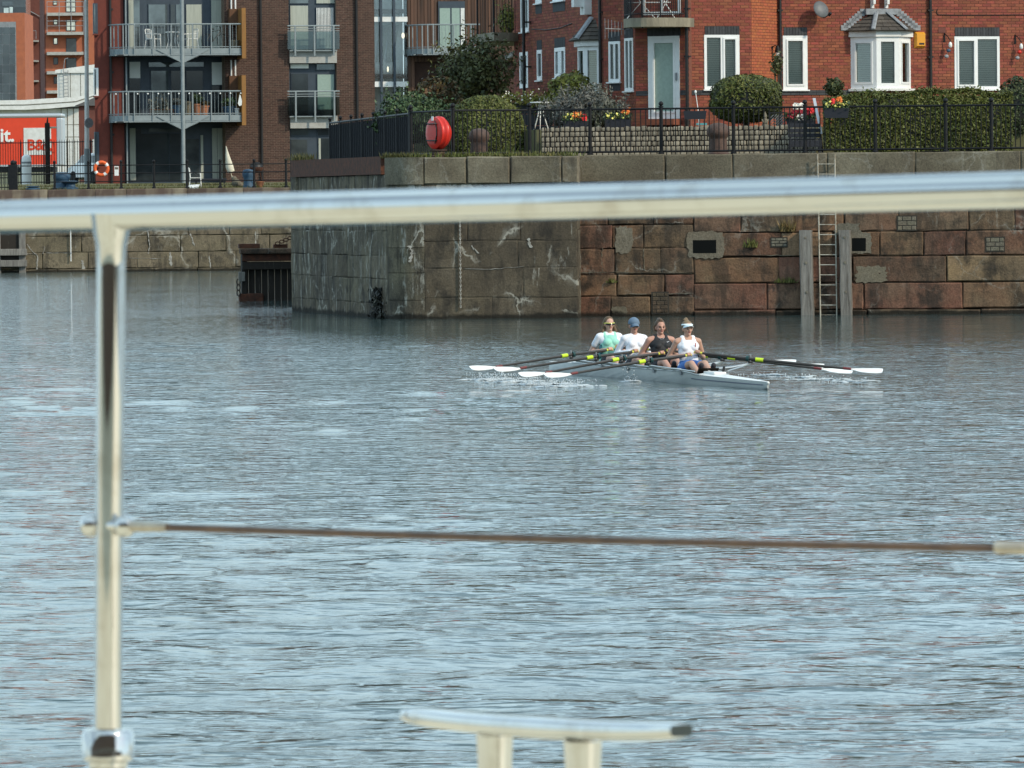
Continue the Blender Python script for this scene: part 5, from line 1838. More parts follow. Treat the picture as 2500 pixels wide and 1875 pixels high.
planter('black planter of yellow and red flowers at the left end of the cobble wall', 1405, 296, 62, 18, 100.9, [('yellow', -.9, .3, .03), ('orange', -.2, .4, .06), ('red', .55, .9, .0)], 61)
planter('long black planter of yellow and orange flowers left of the white door', 1508, 291, 66, 20, 100.9, [('yellow', -.9, .9, .0), ('orange', .3, .9, .1)], 62)
planter('black planter overflowing with crimson and white flowers beside the black bench', 1955, 290, 72, 18, 101.2, [('crimson', -.6, .95, .05), ('white', -.5, .2, .22), ('white', -.3, .3, -.06), ('red', .4, .9, .1), ('crimson', -.9, -.4, .0)], 63, n=200)
planter('black box of orange and yellow flowers hung on the railing at the hedge', 2042, 264, 62, 24, 98.1, [('yellow', -.9, .9, .0), ('red', -.4, -.1, .06), ('orange', .0, .4, .1)], 64)
planter('empty black box hung on the railing right of the white door', 1697, 271, 56, 20, 98.3, [], 65, green=False)
# black trough fence with trailing ivy
a_ = at(1290, 268, 104.6)
t = thing('trough_fence', 'black boarded trough fence overhung by a cream-flowered climber', 'fence', (a_.x, a_.y, 4.4))
for k in range(3):
    MB().rbox(-.62, .62, .0, .06, .02 + k * .30, .30 + k * .30, .01).build('board', M['planter'], t)
for x in (-.55, .1, .55):
    MB().rbox(x - .04, x + .04, .06, .12, 0, 1.0, .01).build('post', M['planter'], t)
rs = np.random.RandomState(66)
n = 900
p = np.stack([rs.uniform(-.68, .75, n), rs.normal(size=n) * .09 - .02, .97 + rs.normal(size=n) * .09], 1)
p[:, 2] -= np.where(rs.uniform(size=n) < .25, rs.uniform(0, .3, n) * (np.abs(np.sin(p[:, 0] * 9)) ** 2), 0)
v, f = leaves(p, rs.normal(size=p.shape), .055, rs)
link('climber', mesh_np('climber', v, f), M['leaf_gold'], t, kind='stuff')
k = 60
v, f = leaves(p[:k] + np.array([0, -.06, .04]), np.tile(np.array([0, -1., .3]), (k, 1)), .05, rs, aspect=1.1)
link('blossom', mesh_np('blossom', v, f), M['petal_white'], t, kind='stuff')
# plants on the concrete end balcony
p = Vector(((A.x + C.x) / 2 + .2, 111.9 * KD, zs1))
shrub('balcony_plant', 'yellow-green potted plant on the concrete end balcony', 'plant', p, (.34, .25, .36), 900, .06, M['leaf_gold'], 67, amp=.15, shell=.8, lift=.38, spikes=50)

# bench, board, table, ornaments
p = at(1965, 372, 99.6)
t = thing('garden_bench', 'black slatted bench facing the water behind the railing', 'bench', (p.x, p.y, W_TOP))
for k in range(3):
    MB().rbox(-.40, .40, .22 + k * .012, .25 + k * .012, .42 + k * .12, .51 + k * .12, .008).build('back_slat', M['planter'], t)
for k in range(3):
    MB().rbox(-.40, .40, -.18 + k * .13, -.07 + k * .13, .36, .39, .008).build('seat_slat', M['planter'], t)
MB().rbox(-.40, .40, -.2, -.17, .18, .34, .008).build('front_panel', M['planter'], t)
for sx in (-1, 1):
    for sy in (-.17, .2):
        MB().box(sx * .36 - .025, sx * .36 + .025, sy - .025, sy + .025, 0, .36).build('leg', M['planter'], t)
p = at(2003, 316, 100.0)
t = thing('leaning_board', 'pale grey plank leaning over the bench beside the flower box', 'board', (p.x, p.y, W_TOP + .5))
MB().add([(-.01, 0, 0), (.05, 0, 0), (-.10, .3, .88), (-.17, .3, .88), (-.01, .04, 0), (.05, .04, 0), (-.10, .34, .88), (-.17, .34, .88)],
         [(0, 1, 2, 3), (7, 6, 5, 4), (0, 4, 5, 1), (1, 5, 6, 2), (2, 6, 7, 3), (3, 7, 4, 0)]).build('plank', M['silver'], t)
MB().tube([(.0, -.02, .0), (.05, -.02, -.5)], .022, 6).build('prop', M['planter'], t)
p = at(1320, 266, 103.2)
t = thing('garden_table', 'small round white garden table beside the golden shrub', 'table', (p.x, p.y, G_Z))
MB().lathe([(.02, .70), (.26, .70), (.27, .715), (.26, .73), (.02, .73)], 20).build('table_top', M['white'], t)
for k in range(3):
    a2 = k * 2.09 + .4
    MB().tube([(.05 * math.cos(a2), .05 * math.sin(a2), .7), (.08 * math.cos(a2), .08 * math.sin(a2), .4), (.22 * math.cos(a2), .22 * math.sin(a2), 0)], .014, 6).build('leg', M['white'], t)
p = at(1868, 305, 101.3)
t = thing('garden_gnome', 'small pale stone garden figure under the round hedge', 'ornament', (p.x, p.y, G_Z))
MB().lathe([(.09, 0), (.095, .04), (.07, .1), (.075, .17), (.05, .22), (.02, .24)], 12).build('body', M['cement'], t, True)
MB().ball((0, -.01, .26), .045).build('head', M['cement'], t, True)
MB().lathe([(.05, .28), (.03, .34), (.004, .40)], 10).build('hat', M['cement'], t, True)
for sx in (-1, 1):
    MB().limb((sx * .07, -.02, .19), (sx * .04, -.08, .12), .022, .018, 8).build('arm', M['cement'], t, True)
p = at(1898, 306, 101.4)
t = thing('trellis_panel', 'dark trellis panel standing right of the small stone figure', 'trellis', (p.x, p.y, G_Z))
MB().box(-.2, -.17, -.02, .02, 0, .38).box(.17, .2, -.02, .02, 0, .38).box(-.17, .17, -.02, .02, .35, .38).box(-.17, .17, -.02, .02, 0, .03).build('frame', M['blackplastic'], t)
for k in range(-3, 6):
    a2 = -.17 + k * .07
    MB().tube([(max(-.17, a2), 0, .03 + max(0, -.17 - a2) * 1.0), (min(.17, a2 + .3), 0, .03 + (min(.17, a2 + .3) - a2))], .01, 4).build('slat', M['lead'], t)
p = at(1705, 268, 99.2)
t = thing('garden_stake_light', 'thin white garden stake with a round head right of the white door', 'stake light', (p.x, p.y, 4.6))
MB().tube([(.02, 0, -.1), (0, 0, .3), (-.06, 0, .76)], .009, 6).build('stake', M['white'], t)
MB().ball((-.065, 0, .79), (.03, .03, .045)).build('head', M['white'], t, True)
p = at(1713, 309, 100.6)
t = thing('garden_tray', 'small turquoise tray on the cobble wall behind the second bollard', 'tray', (p.x, p.y, z1 + .01))
MB().box(-.13, .13, -.09, .09, 0, .015).box(-.13, .13, -.09, -.08, .015, .05).box(-.13, .13, .08, .09, .015, .05).box(-.13, -.12, -.08, .08, .015, .05).box(.12, .13, -.08, .08, .015, .05).build('tray_body', pm('turquoise_plastic', (.08, .3, .32), .5), t)
# security camera on the wing
p = at(1247, 128, 112.0)
t = thing('security_camera', 'white security camera at the end of the brick wing', 'camera', p)
MB().tube([(.15, .1, 0), (.0, 0, -.02)], .03, 8).build('arm', M['white'], t)
MB().tube([(.04, .02, -.05), (-.12, -.16, -.14)], .065, 10).build('housing', M['white'], t, True)

# ================================================================== APARTMENT BLOCK ON THE LEFT
L_PL = Plane(500, 177.0, 11.0, 6.0)
Z0 = 3.72
L_TOP = 13.6
t = thing('apartment_block', 'brown and red brick apartment block with grey steel balconies on the far quay', 'apartment block', L_PL.world(0, 0, Z0))
base = rel(t, L_PL)
U = lambda x, y=200: L_PL.hit(x, y)[0]
Zp = lambda y, x=500: L_PL.hit(x, y)[1]
# red smooth corner
MB().prism([(U(231), 0), (U(304), 0), (U(304), 6), (U(231) + 1.9, 6)], Z0 - .3, L_TOP).build('red_wall', M['redsmooth'], t, False, base)
for ya, yb in ((8, 82), (166, 234), (322, 405)):
    q = MB().box(U(229), U(240), -.05, .1, Zp(yb, 235), Zp(ya, 235)).build('slit_window', M['upvc'] if ya == 166 else M['darkframe'], t, False, base)
    MB().box(U(230.5), U(234), -.07, -.04, Zp(yb - 3, 235), Zp(ya + 3, 235)).build('pane', M['panesky'], q)
    MB().box(U(228), U(242), -.12, .1, Zp(yb + 4, 235), Zp(yb, 235) - .01).build('window_sill', M['redsmooth'], t, False, base)
MB().tube([(U(270), -.08, Z0), (U(270), -.08, L_TOP)], .06, 8).build('downpipe', M['pipe'], t, False, base)
for y in (22, 175, 327):
    MB().box(U(270), U(277), -.12, 0, Zp(y) - .04, Zp(y) + .04).build('pipe_bracket', M['pipe'], t, False, base)
# recess behind the balconies
MB().box(U(304), U(549), .9, 1.1, Z0 - .3, L_TOP).build('recess_wall', M['darkframe'], t, False, base)
glz = [
    # x0, y0, x1, y1, material, storey 2 then 1 then 0
    (314, 0, 326, 118, 'curtain'), (326, 0, 341, 118, 'panesky'), (363, 11, 408, 118, 'panesky'), (417, 11, 427, 118, 'panedark'), (430, 11, 440, 118, 'panesky'), (455, 11, 492, 118, 'curtain'), (516, 0, 545, 118, 'curtain'),
    (316, 151, 342, 191, 'blindlight'), (316, 193, 342, 279, 'panedark'), (363, 152, 497, 163, 'panesky'), (369, 173, 411, 279, 'panesky'), (418, 173, 440, 279, 'panedark'), (455, 173, 495, 279, 'panedark'), (517, 152, 544, 207, 'blindlight'), (517, 209, 544, 279, 'panedark'),
    (317, 313, 331, 440, 'curtain'), (333, 313, 345, 440, 'panedark'), (363, 313, 440, 322, 'panesky'), (345, 326, 412, 440, 'panedark'), (414, 326, 440, 440, 'panedark'), (455, 339, 486, 440, 'panesky'), (490, 330, 496, 440, 'curtain'), (518, 313, 530, 440, 'curtain'), (531, 313, 543, 440, 'curtain')]
for x0, y0, x1, y1, mt in glz:
    q = L_PL.r(x0, y0, x1, y1, -.88)
    fr_ = MB().box(q[0] - .03, q[1] + .03, .86, .89, q[2] - .03, q[3] + .03).build('window_frame', M['darkframe'], t, False, base)
    MB().box(q[0], q[1], .84, .858, q[2], q[3]).build('pane', M[mt], fr_)
MB().box(U(306), U(309), -.2, .9, Z0, L_TOP).build('edge_post', M['greymetal'], t, False, base)
MB().box(U(302), U(304), .0, .9, Z0 - .2, L_TOP).build('recess_side', M['darkframe'], t, False, base)
# brown brick piers
for x0, x1 in ((549, 706), (822, 915)):
    brick_wall(t, L_PL, U(x0), U(x1), Z0 - .2, L_TOP, [], M['brownbrick'], M['bmortar'], 0, 0, thick=1.0)
for x in (637, 871):
    MB().tube([(U(x), -.08, Z0), (U(x), -.08, L_TOP)], .06, 8).build('downpipe', M['pipe'], t, False, base)
# window column with glass-fronted balconies
MB().box(U(706), U(822), .3, .6, Z0 - .2, L_TOP).build('window_wall', M['darkframe'], t, False, base)
for y0, y1 in ((124, 154), (283, 313)):
    MB().box(U(707), U(822), -.12, .3, Zp(y1, 764), Zp(y0, 764)).build('floor_slab', M['slab'], t, False, base)
for x0, y0, x1, y1, mt in ((707, -60, 752, 8, 'panesky'), (709, 14, 752, 122, 'curtain'), (772, -60, 816, 8, 'curtain'), (773, 19, 815, 122, 'panedark'),
                           (709, 157, 753, 167, 'blindlight'), (712, 180, 752, 281, 'panedark'), (773, 157, 816, 170, 'panesky'), (775, 182, 815, 267, 'obscure'), (775, 268, 815, 281, 'panedark'),
                           (710, 316, 752, 330, 'panesky'), (711, 341, 750, 440, 'panesky'), (776, 316, 817, 330, 'panedark'), (778, 338, 783, 440, 'curtain'), (784, 338, 817, 440, 'panedark')):
    q = L_PL.r(x0, y0, x1, y1, -.28)
    fr_ = MB().box(q[0] - .03, q[1] + .03, .25, .29, q[2] - .03, q[3] + .03).build('window_frame', M['darkframe'], t, False, base)
    MB().box(q[0], q[1], .235, .249, q[2], q[3]).build('pane', M[mt], fr_)
q = L_PL.r(773, 19, 815, 118, -.2)
for k in range(12):
    a_ = q[0] + (q[1] - q[0]) * k / 12
    MB().box(a_ + .005, a_ + (q[1] - q[0]) / 12 - .022, .215, .23, q[2], q[3]).build('vertical_blind', M['offwhite'], t, False, base)
for yr, yd in ((63, 122), (223, 283)):
    q = L_PL.r(702, yr, 829, yd, .4)
    b_ = MB().tube([(q[0], -.4, q[3]), (q[1], -.4, q[3])], .035, 6).build('glass_balcony', M['greymetal'], t, False, base)
    for dz in (.12, .22):
        MB().tube([(q[0], -.4, q[3] - dz), (q[1], -.4, q[3] - dz)], .018, 6).build('mid_rail', M['greymetal'], b_)
    MB().box(q[0], q[1], -.39, -.375, q[2] + .03, q[3] - .25).build('glass_panel', M['balcglass'], b_)
    for x in (718, 765, 812):
        MB().box(U(x) - .035, U(x) + .035, -.44, -.395, q[2] - .26, q[3]).build('post', M['greymetal'], b_)
    MB().box(q[0] + .1, q[1] - .1, -.37, -.12, q[2] - .05, q[2]).build('floor_plate', M['greymetal'], b_)
# glazed stair
MB().box(U(915), U(996), 1.15, 1.35, Z0 - .2, L_TOP).build('stair_wall', M['offwhite'], t, False, base)
for y0, y1 in ((41, 53), (199, 212)):
    MB().box(U(915), U(996), -.02, 1.3, Zp(y1, 955), Zp(y0, 955)).build('stair_slab', M['whitepaint'], t, False, base)
for x in (931, 963):
    MB().box(U(x) - .05, U(x) + .05, -.1, .05, Z0, L_TOP).build('mullion', M['darkframe'], t, False, base)
MB().box(U(916), U(995), .055, .07, Z0, L_TOP).build('stair_glass', M['pane'], t, False, base)
for y0, y1 in ((-40, 21), (32, 41), (157, 180), (191, 199)):
    for k in range(9):
        x = 919 + k * 8.5
        if 945 < x < 958:
            continue
        MB().tube([(U(x), .75, Zp(y1, 955)), (U(x), .75, Zp(y0, 955))], .02, 5).build('stair_baluster', M['whitepaint'], t, False, base)
for y0, y1 in ((21, 32), (180, 191)):
    MB().box(U(916), U(995), .7, .8, Zp(y1, 955), Zp(y0, 955)).build('stair_edge', M['brownpanel'], t, False, base)
for x, y, f_ in ((931, 61, 70), (955, 61, 150)):
    MB().plate([(U(x - 2), Zp(150, 955)), (U(x + 14), Zp(150, 955)), (U(x + 30), Zp(60, 955)), (U(x + 6), Zp(60, 955))], 1.0, 1.1).build('stair_flight', M['concrete'], t, False, base)
M['lamplight'] = pm('lit_lamp_glass', (.9, .85, .7), .5)
M['lamplight'].node_tree.nodes['Principled BSDF'].inputs['Emission Color'].default_value = (1, .9, .65, 1)
M['lamplight'].node_tree.nodes['Principled BSDF'].inputs['Emission Strength'].default_value = 1.5
MB().ball((U(991), .6, Zp(86, 990)), (.07, .05, .13)).build('stair_lamp', M['lamplight'], t, True, base)
MB().ball((U(953), .6, Zp(168, 990)), (.04, .04, .13)).build('stair_lamp', M['lamplight'], t, True, base)
# timber-clad end
x = 996
k = 0
while x < 1262:
    x2 = x + 8.2
    MB().box(U(x) + .008, U(x2) - .008, 0 - (.02 if k % 2 else 0), .3, Zp(150, 1100) if x > 1010 else Z0, L_TOP).build('cladding_board', M['cladding'], t, False, base)
    x = x2
    k += 1
MB().box(U(996), U(1262), .31, 1.0, Z0 - .2, L_TOP).build('end_wall', M['brownbrick'], t, False, base)
q = L_PL.r(1070, 3, 1135, 118, .05)
fr_ = MB().box(q[0], q[1], -.08, -.03, q[2], q[3]).build('balcony_door', M['darkframe'], t, False, base)
for a_, b_ in ((.05, .44), (.5, .80), (.84, .98)):
    MB().box(q[0] + (q[1] - q[0]) * a_, q[0] + (q[1] - q[0]) * b_, -.1, -.085, q[2], q[3] - .3).build('pane', M['obscure'] if a_ < .8 else M['offwhite'], fr_)


def steel_balcony(x0, x1, yr, yd, yb, posts, left_curve=True, label=None):
    """Grey balcony with curved left end; the first mesh is the deck."""
    out = 1.45
    u0, u1 = L_PL.hit(x0, yd, out)[0], L_PL.hit(x1, yd, out)[0]
    zr, zd, zb = [L_PL.hit((x0 + x1) / 2, y, out)[1] for y in (yr, yd, yb)]
    cur = []
    for k in range(7):
        a_ = math.pi / 2 * k / 6
        cur.append((u0 + 1.0 * (1 - math.sin(a_)) * 0 + .9 * (1 - math.cos(a_)), -out * math.sin(a_) * 1.0))
    line = cur + [(u1, -out)]
    deck = MB().prism(line + [(u1, .9)] + [(u0, .9)], zb + .06, zd).build('balcony', M['greymetal'], t, False, base)
    o_ = [(x, y - .03) for x, y in line]
    mb = MB()
    for a_, b_ in zip(line[:-1], line[1:]):
        mb.box(min(a_[0], b_[0]) - .01, max(a_[0], b_[0]) + .01, min(a_[1], b_[1]) - .03, max(a_[1], b_[1]) + .01, zb, zb + .05)
    mb.build('edge_flange', M['greymetal'], deck)
    MB().tube([(x, y, zr) for x, y in line], .035, 6).build('top_rail', M['greymetal'], deck, True)
    MB().tube([(x, y, zd + .06) for x, y in line], .02, 6).build('foot_rail', M['greymetal'], deck)
    MB().box(u0 + .2, u1, -out + .05, .9, zb - .02, zb + .04).build('soffit', M['pipe'], deck)
    for x in posts:
        u = L_PL.hit(x, yd, out)[0]
        MB().box(u - .022, u + .022, -out - .05, -out + .02, zb, zr).build('flat_post', M['greymetal'], deck)
    for p in cur[1:-1]:
        MB().box(p[0] - .022, p[0] + .022, p[1] - .03, p[1] + .03, zb, zr).build('flat_post', M['greymetal'], deck)
    n = int((u1 - u0 - .9) / .155)
    for k in range(n):
        u = u0 + .9 + .155 * (k + .5)
        MB().tube([(u, -out, zd), (u, -out, zr)], .010, 4).build('baluster', M['greymetal'], deck)
    return deck, u0, u1, zr, zd, zb, out


BAL = []
for yr, yd, yb in ((59, 118, 135), (223, 281, 298)):
    d_ = steel_balcony(277, 589, yr, yd, yb, (328, 373, 418, 470, 516, 562))
    BAL.append(d_)
    deck, u0, u1, zr, zd, zb, out = d_
    um = L_PL.hit(446, yd, out)[0]
    MB().add([(um - 1.15, -out - .04, zd - .05), (um - 1.05, -out - .04, zd - .05), (um - .02, -out - .04, zb - .30), (um - .1, -out - .04, zb - .30), (um - 1.15, -out + .03, zd - .05), (um - 1.05, -out + .03, zd - .05), (um - .02, -out + .03, zb - .30), (um - .1, -out + .03, zb - .30)],
             [(0, 1, 2, 3), (0, 4, 5, 1), (1, 5, 6, 2), (2, 6, 7, 3), (3, 7, 4, 0)]).build('strut', M['greymetal'], deck)
    MB().plate([(um - .75, zb), (um + .75, zb), (um + .1, zb - .30), (um - .1, zb - .30)], -out - .01, -out + .02).build('gusset', M['greymetal'], deck)
    MB().add([(um + 1.15, -out - .04, zd - .05), (um + 1.05, -out - .04, zd - .05), (um + .02, -out - .04, zb - .30), (um + .1, -out - .04, zb - .30), (um + 1.15, -out + .03, zd - .05), (um + 1.05, -out + .03, zd - .05), (um + .02, -out + .03, zb - .30), (um + .1, -out + .03, zb - .30)],
             [(3, 2, 1, 0), (1, 5, 4, 0), (2, 6, 5, 1), (3, 7, 6, 2), (0, 4, 7, 3)]).build('strut', M['greymetal'], deck)
    # timber end panel with two white pipes above it
    pu0, pu1 = L_PL.hit(567, yd, 1.2)[0], L_PL.hit(589, yd, 1.2)[0]
    pt, pb = L_PL.hit(580, yr - 39, 1.2)[1], L_PL.hit(580, yb + 8, 1.2)[1]
    MB().box(pu1 - .02, pu1 + .16, -1.55, -.05, pb, pt).build('end_panel', M['copper'], t, False, base)
    MB().box(pu0, pu1 - .02, -.5, -.02, L_PL.hit(580, yr + 2, 1.2)[1], pt - .01).build('inner_panel', M['brownpanel'], t, False, base)
    for du in (.0, .18):
        MB().tube([(pu0 + .12 + du, -.25, pt), (pu0 + .12 + du, -.25, pt + .68)], .035, 8).build('white_pipe', M['whitepaint'], t, True, base)
um = L_PL.hit(446, 200, 1.45)[0]
MB().tube([(um, -1.45, Z0), (um, -1.45, L_TOP)], .085, 12).build('balcony_column', M['greymetal'], t, True, base)
# balcony of the timber end
d3 = steel_balcony(1008, 1172, 60, 118, 134, (1058, 1108, 1150))
# upper floor slab above the frame so that the top storey is roofed
MB().box(U(231), U(1262), -.02, 8, L_TOP, L_TOP + .3).build('roof', M['slab'], t, False, base)


def on_balc(i, px, back=.55, dy=0.0):
    deck, u0, u1, zr, zd, zb, out = BAL[i]
    u = L_PL.hit(px, 200, out - back)[0]
    return L_PL.world(u, out - back, zd + .005)


def metal_chair(label, p, rz, s=1.0, group=None):
    t = thing('metal_chair', label, 'chair', p, rz, group)
    W_ = M['whitepaint']
    MB().rbox(-.24 * s, .24 * s, -.22, .22, .40, .43, .01).build('seat', W_, t)
    for sx in (-1, 1):
        MB().tube([(sx * .24, -.24, 0), (sx * .22, -.22, .42), (sx * .26, -.2, .62)], .016, 6).build('leg', W_, t)
        MB().tube([(sx * .27, .26, 0), (sx * .22, .22, .42), (sx * .24, .26, .8)], .016, 6).build('leg', W_, t)
        MB().tube([(sx * .26, -.2, .62), (sx * .27, .05, .64), (sx * .24, .24, .62)], .016, 6).build('armrest', W_, t)
    MB().tube([(-.24, .26, .8), (-.1, .3, .84), (.1, .3, .84), (.24, .26, .8)], .016, 6).build('backrest_rail', W_, t)
    for k in range(5):
        x = -.16 + k * .08
        MB().tube([(x, .23, .43), (x, .29, .83)], .009, 5).build('backrest_rod', W_, t)
    return t


metal_chair('white metal chair left of the table on the upper steel balcony', on_balc(0, 375), R(60))
metal_chair('white metal chair right of the table on the upper steel balcony', on_balc(0, 466), R(-60))
p = on_balc(0, 423)
t = thing('balcony_table', 'round white metal table on the upper steel balcony', 'table', p)
MB().lathe([(.02, .68), (.34, .68), (.35, .7), (.34, .72), (.02, .72)], 20).build('table_top', M['whitepaint'], t)
for k in range(4):
    a_ = k * 1.57 + .5
    MB().tube([(.26 * math.cos(a_), .26 * math.sin(a_), .7), (.2 * math.cos(a_), .2 * math.sin(a_), .35), (.3 * math.cos(a_), .3 * math.sin(a_), 0)], .015, 6).build('leg', M['whitepaint'], t)


def pot(label, p, r_, h, mat, plant=None, seed=1, name='plant_pot', pn=120, ph=.35):
    t = thing(name, label, 'plant pot', p)
    MB().lathe([(r_ * .7, 0), (r_ * .78, .02), (r_ * .95, h * .85), (r_ * 1.08, h * .86), (r_ * 1.08, h), (r_ * .9, h), (r_ * .88, h * .9)], 16).build('pot', mat, t, True)
    if plant:
        rs = np.random.RandomState(seed)
        q, qn = blob_points(rs, pn, r_ * 1.3, r_ * 1.3, ph * .5, 4, .15, .9)
        q[:, 2] += h + ph * .45
        v, f = leaves(q, qn, .08, rs, aspect=2.2)
        link('foliage', mesh_np('foliage', v, f), plant, t, kind='stuff')
    return t


pot('blue pot on the lower balcony left of the steel column', on_balc(1, 429), .22, .42, M['bluepaint'], M['leaf_lav'], 71, ph=.3)
pot('tall pale urn on the lower balcony right of the steel column', on_balc(1, 458), .15, .60, M['cement'])
pot('terracotta pot on the lower balcony beside the pale urn', on_balc(1, 482), .18, .48, M['terracotta'], M['leaf_fresh'], 72, ph=.5)
pot('wide rust-coloured pot on the lower balcony', on_balc(1, 497), .22, .40, M['terracotta'], M['leaf_brown'], 73, ph=.2)
pot('blue tub with leafy plant at the right end of the lower balcony', on_balc(1, 560), .30, .36, M['bluepaint'], M['leaf_fresh'], 74, pn=260, ph=.45)
pot('small white pot at the right end of the lower balcony', on_balc(1, 578, .3), .11, .28, M['white'])
pot('pale square tub on the upper balcony beside the timber panel', on_balc(0, 574, .4), .2, .34, M['cement'])
p = on_balc(1, 395)
t = thing('plant_stand', 'low wooden plant stand with drooping plants on the lower balcony', 'plant stand', p)
MB().rbox(-.55, .55, -.16, .16, .22, .26, .01).build('shelf', M['brownpanel'], t)
for sx in (-1, 1):
    MB().box(sx * .5 - .02, sx * .5 + .02, -.14, .14, 0, .22).build('leg', M['brownpanel'], t)
rs = np.random.RandomState(75)
q = np.stack([rs.uniform(-.6, .3, 260), rs.normal(size=260) * .12, .28 + np.abs(rs.normal(size=260)) * .22], 1)
v, f = leaves(q, rs.normal(size=q.shape), .08, rs, aspect=2)
link('foliage', mesh_np('foliage', v, f), M['leaf_lav'], t, kind='stuff')
# string of round lights on the lower balcony rail
deck, u0, u1, zr, zd, zb, out = BAL[1]
t = thing('string_lights', 'string of round white bulbs along the lower balcony rail', 'string lights', L_PL.world((u0 + u1) / 2, out, zr - .08))
inv = Matrix.Translation(-Vector(t.location))
pp = []
for k in range(13):
    u = L_PL.hit(285 + 25.2 * k, 230, out)[0]
    p = L_PL.world(u, out + .05 if k > 1 else out * .8, zr - .1)
    pp.append(p + Vector((0, 0, .03)))
    MB().ball(p, .038, 8, 6).build('bulb', M['white'], t, True, inv)
MB().tube(pp, .006, 4).build('wire', M['pipe'], t, False, inv)
p = L_PL.world(L_PL.hit(585, 240, 1.5)[0], 1.52, L_PL.hit(585, 250, 1.5)[1])
t = thing('hanging_cloth', 'white cloth hanging from the right end of the lower balcony rail', 'cloth', p)
MB().plate([(-.08, -.05), (-.02, -.16), (.08, -.12), (.1, .06), (.04, .3), (.0, .34)], -.02, .02).build('cloth_piece', M['white'], t)
p = L_PL.world(L_PL.hit(524, 110, .9)[0], .9, BAL[0][4] + .005)
t = thing('bicycle', 'dark bicycle parked on the right of the upper steel balcony', 'bicycle', p, L_PL.yaw + R(35))
for x in (-.45, .45):
    ring = [Vector((x + .3 * math.cos(a_), 0, .32 + .3 * math.sin(a_))) for a_ in [2 * math.pi * i / 16 for i in range(17)]]
    MB().tube(ring, .018, 5, False).build('wheel', M['tyre'], t)
mb = MB()
for a_, b_ in (((-.45, 0, .32), (-.1, 0, .3)), ((-.1, 0, .3), (-.18, 0, .8)), ((-.16, 0, .72), (.36, 0, .78)), ((-.1, 0, .3), (.36, 0, .75)), ((-.45, 0, .32), (-.17, 0, .74)), ((.45, 0, .32), (.34, 0, .92))):
    mb.tube([a_, b_], .018, 6)
mb.build('frame', M['blackplastic'], t)
MB().rbox(-.3, -.06, -.06, .06, .8, .85, .02).build('saddle', M['blackplastic'], t)
MB().tube([(.3, -.25, .95), (.36, 0, .93), (.3, .25, .95)], .015, 6).build('handlebar', M['blackplastic'], t)

# ================================================================== FAR QUAY FURNITURE
def lq(px, back=.3, z=LQ_TOP):
    p = LQ_PL.world(LQ_PL.hit(px, 455)[0], -back, 0)
    return Vector((p.x, p.y, z))


pts = [lq(x)[:2] for x in (38, 133, 216, 296, 376, 457, 538, 621, 699, 747)]
t = thing('far_quay_railing', 'low three-bar iron railing along the far quay', 'railing', lq(376))
railing(t, pts, LQ_TOP, 1.02, .12, range(len(pts)), M['iron'], rails=(.30, .64, .97), pr=.05, rr=.024, baluster=False)
t = thing('life_ring', 'orange life ring with white bands hung on the far quay railing', 'life ring', lq(248, .22, LQ_TOP + .85))
n = 24
for k in range(4):
    for nm, a0, a1, mt in (('ring_segment', k * 90 + 12, k * 90 + 78, 'orange'), ('white_band', k * 90 - 12, k * 90 + 12, 'white')):
        seg = [Vector((.27 * math.cos(R(a_)), 0, .27 * math.sin(R(a_)))) for a_ in np.linspace(a0 + 35, a1 + 35, 7)]
        MB().tube(seg, .075, 10, False).build(nm, M[mt], t, True)
t = thing('notice_board', 'small white notice on the far quay railing beside the life ring', 'notice', lq(285, .25, LQ_TOP + .55))
MB().box(-.09, .09, -.01, .01, 0, .4).build('panel', M['white'], t)
MB().box(-.07, .07, -.013, -.01, .26, .36).build('print_block', M['cement'], t)


def cast_bollard(label, px, back, h, r_, kind, rz=0):
    t = thing('blue_bollard', label, 'bollard', lq(px, back), rz, 'blue bollards on the far quay')
    if kind == 'round':
        MB().lathe([(r_, 0), (r_, .05), (r_ * .85, .12), (r_ * .82, h * .5), (r_ * 1.02, h * .62), (r_ * 1.05, h * .8), (r_ * .9, h * .95), (r_ * .3, h)], 20).build('post', M['bluepaint'], t, True)
    else:
        MB().lathe([(r_ * 1.2, 0), (r_ * 1.2, .04), (r_ * .7, .10), (r_ * .6, h * .6)], 18).build('stem', M['bluepaint'], t, True)
        MB().lathe([(r_ * .6, h * .6), (r_, h * .75), (r_ * 1.15, h * .85), (r_ * 1.05, h * .95), (r_ * .3, h)], 18).build('cap', M['bluepaint'], t, True)
    return t


cast_bollard('stout blue bollard left of the white car', 150, 1.0, .72, .36, 'round')
cast_bollard('flared low blue bollard just right of the stout blue one', 172, .7, .36, .30, 'cap')
cast_bollard('small blue bollard cap near the left end of the far quay', 80, .6, .15, .26, 'cap')
cast_bollard('round-shouldered blue bollard right of the folded parasol', 607, .8, .78, .24, 'round')
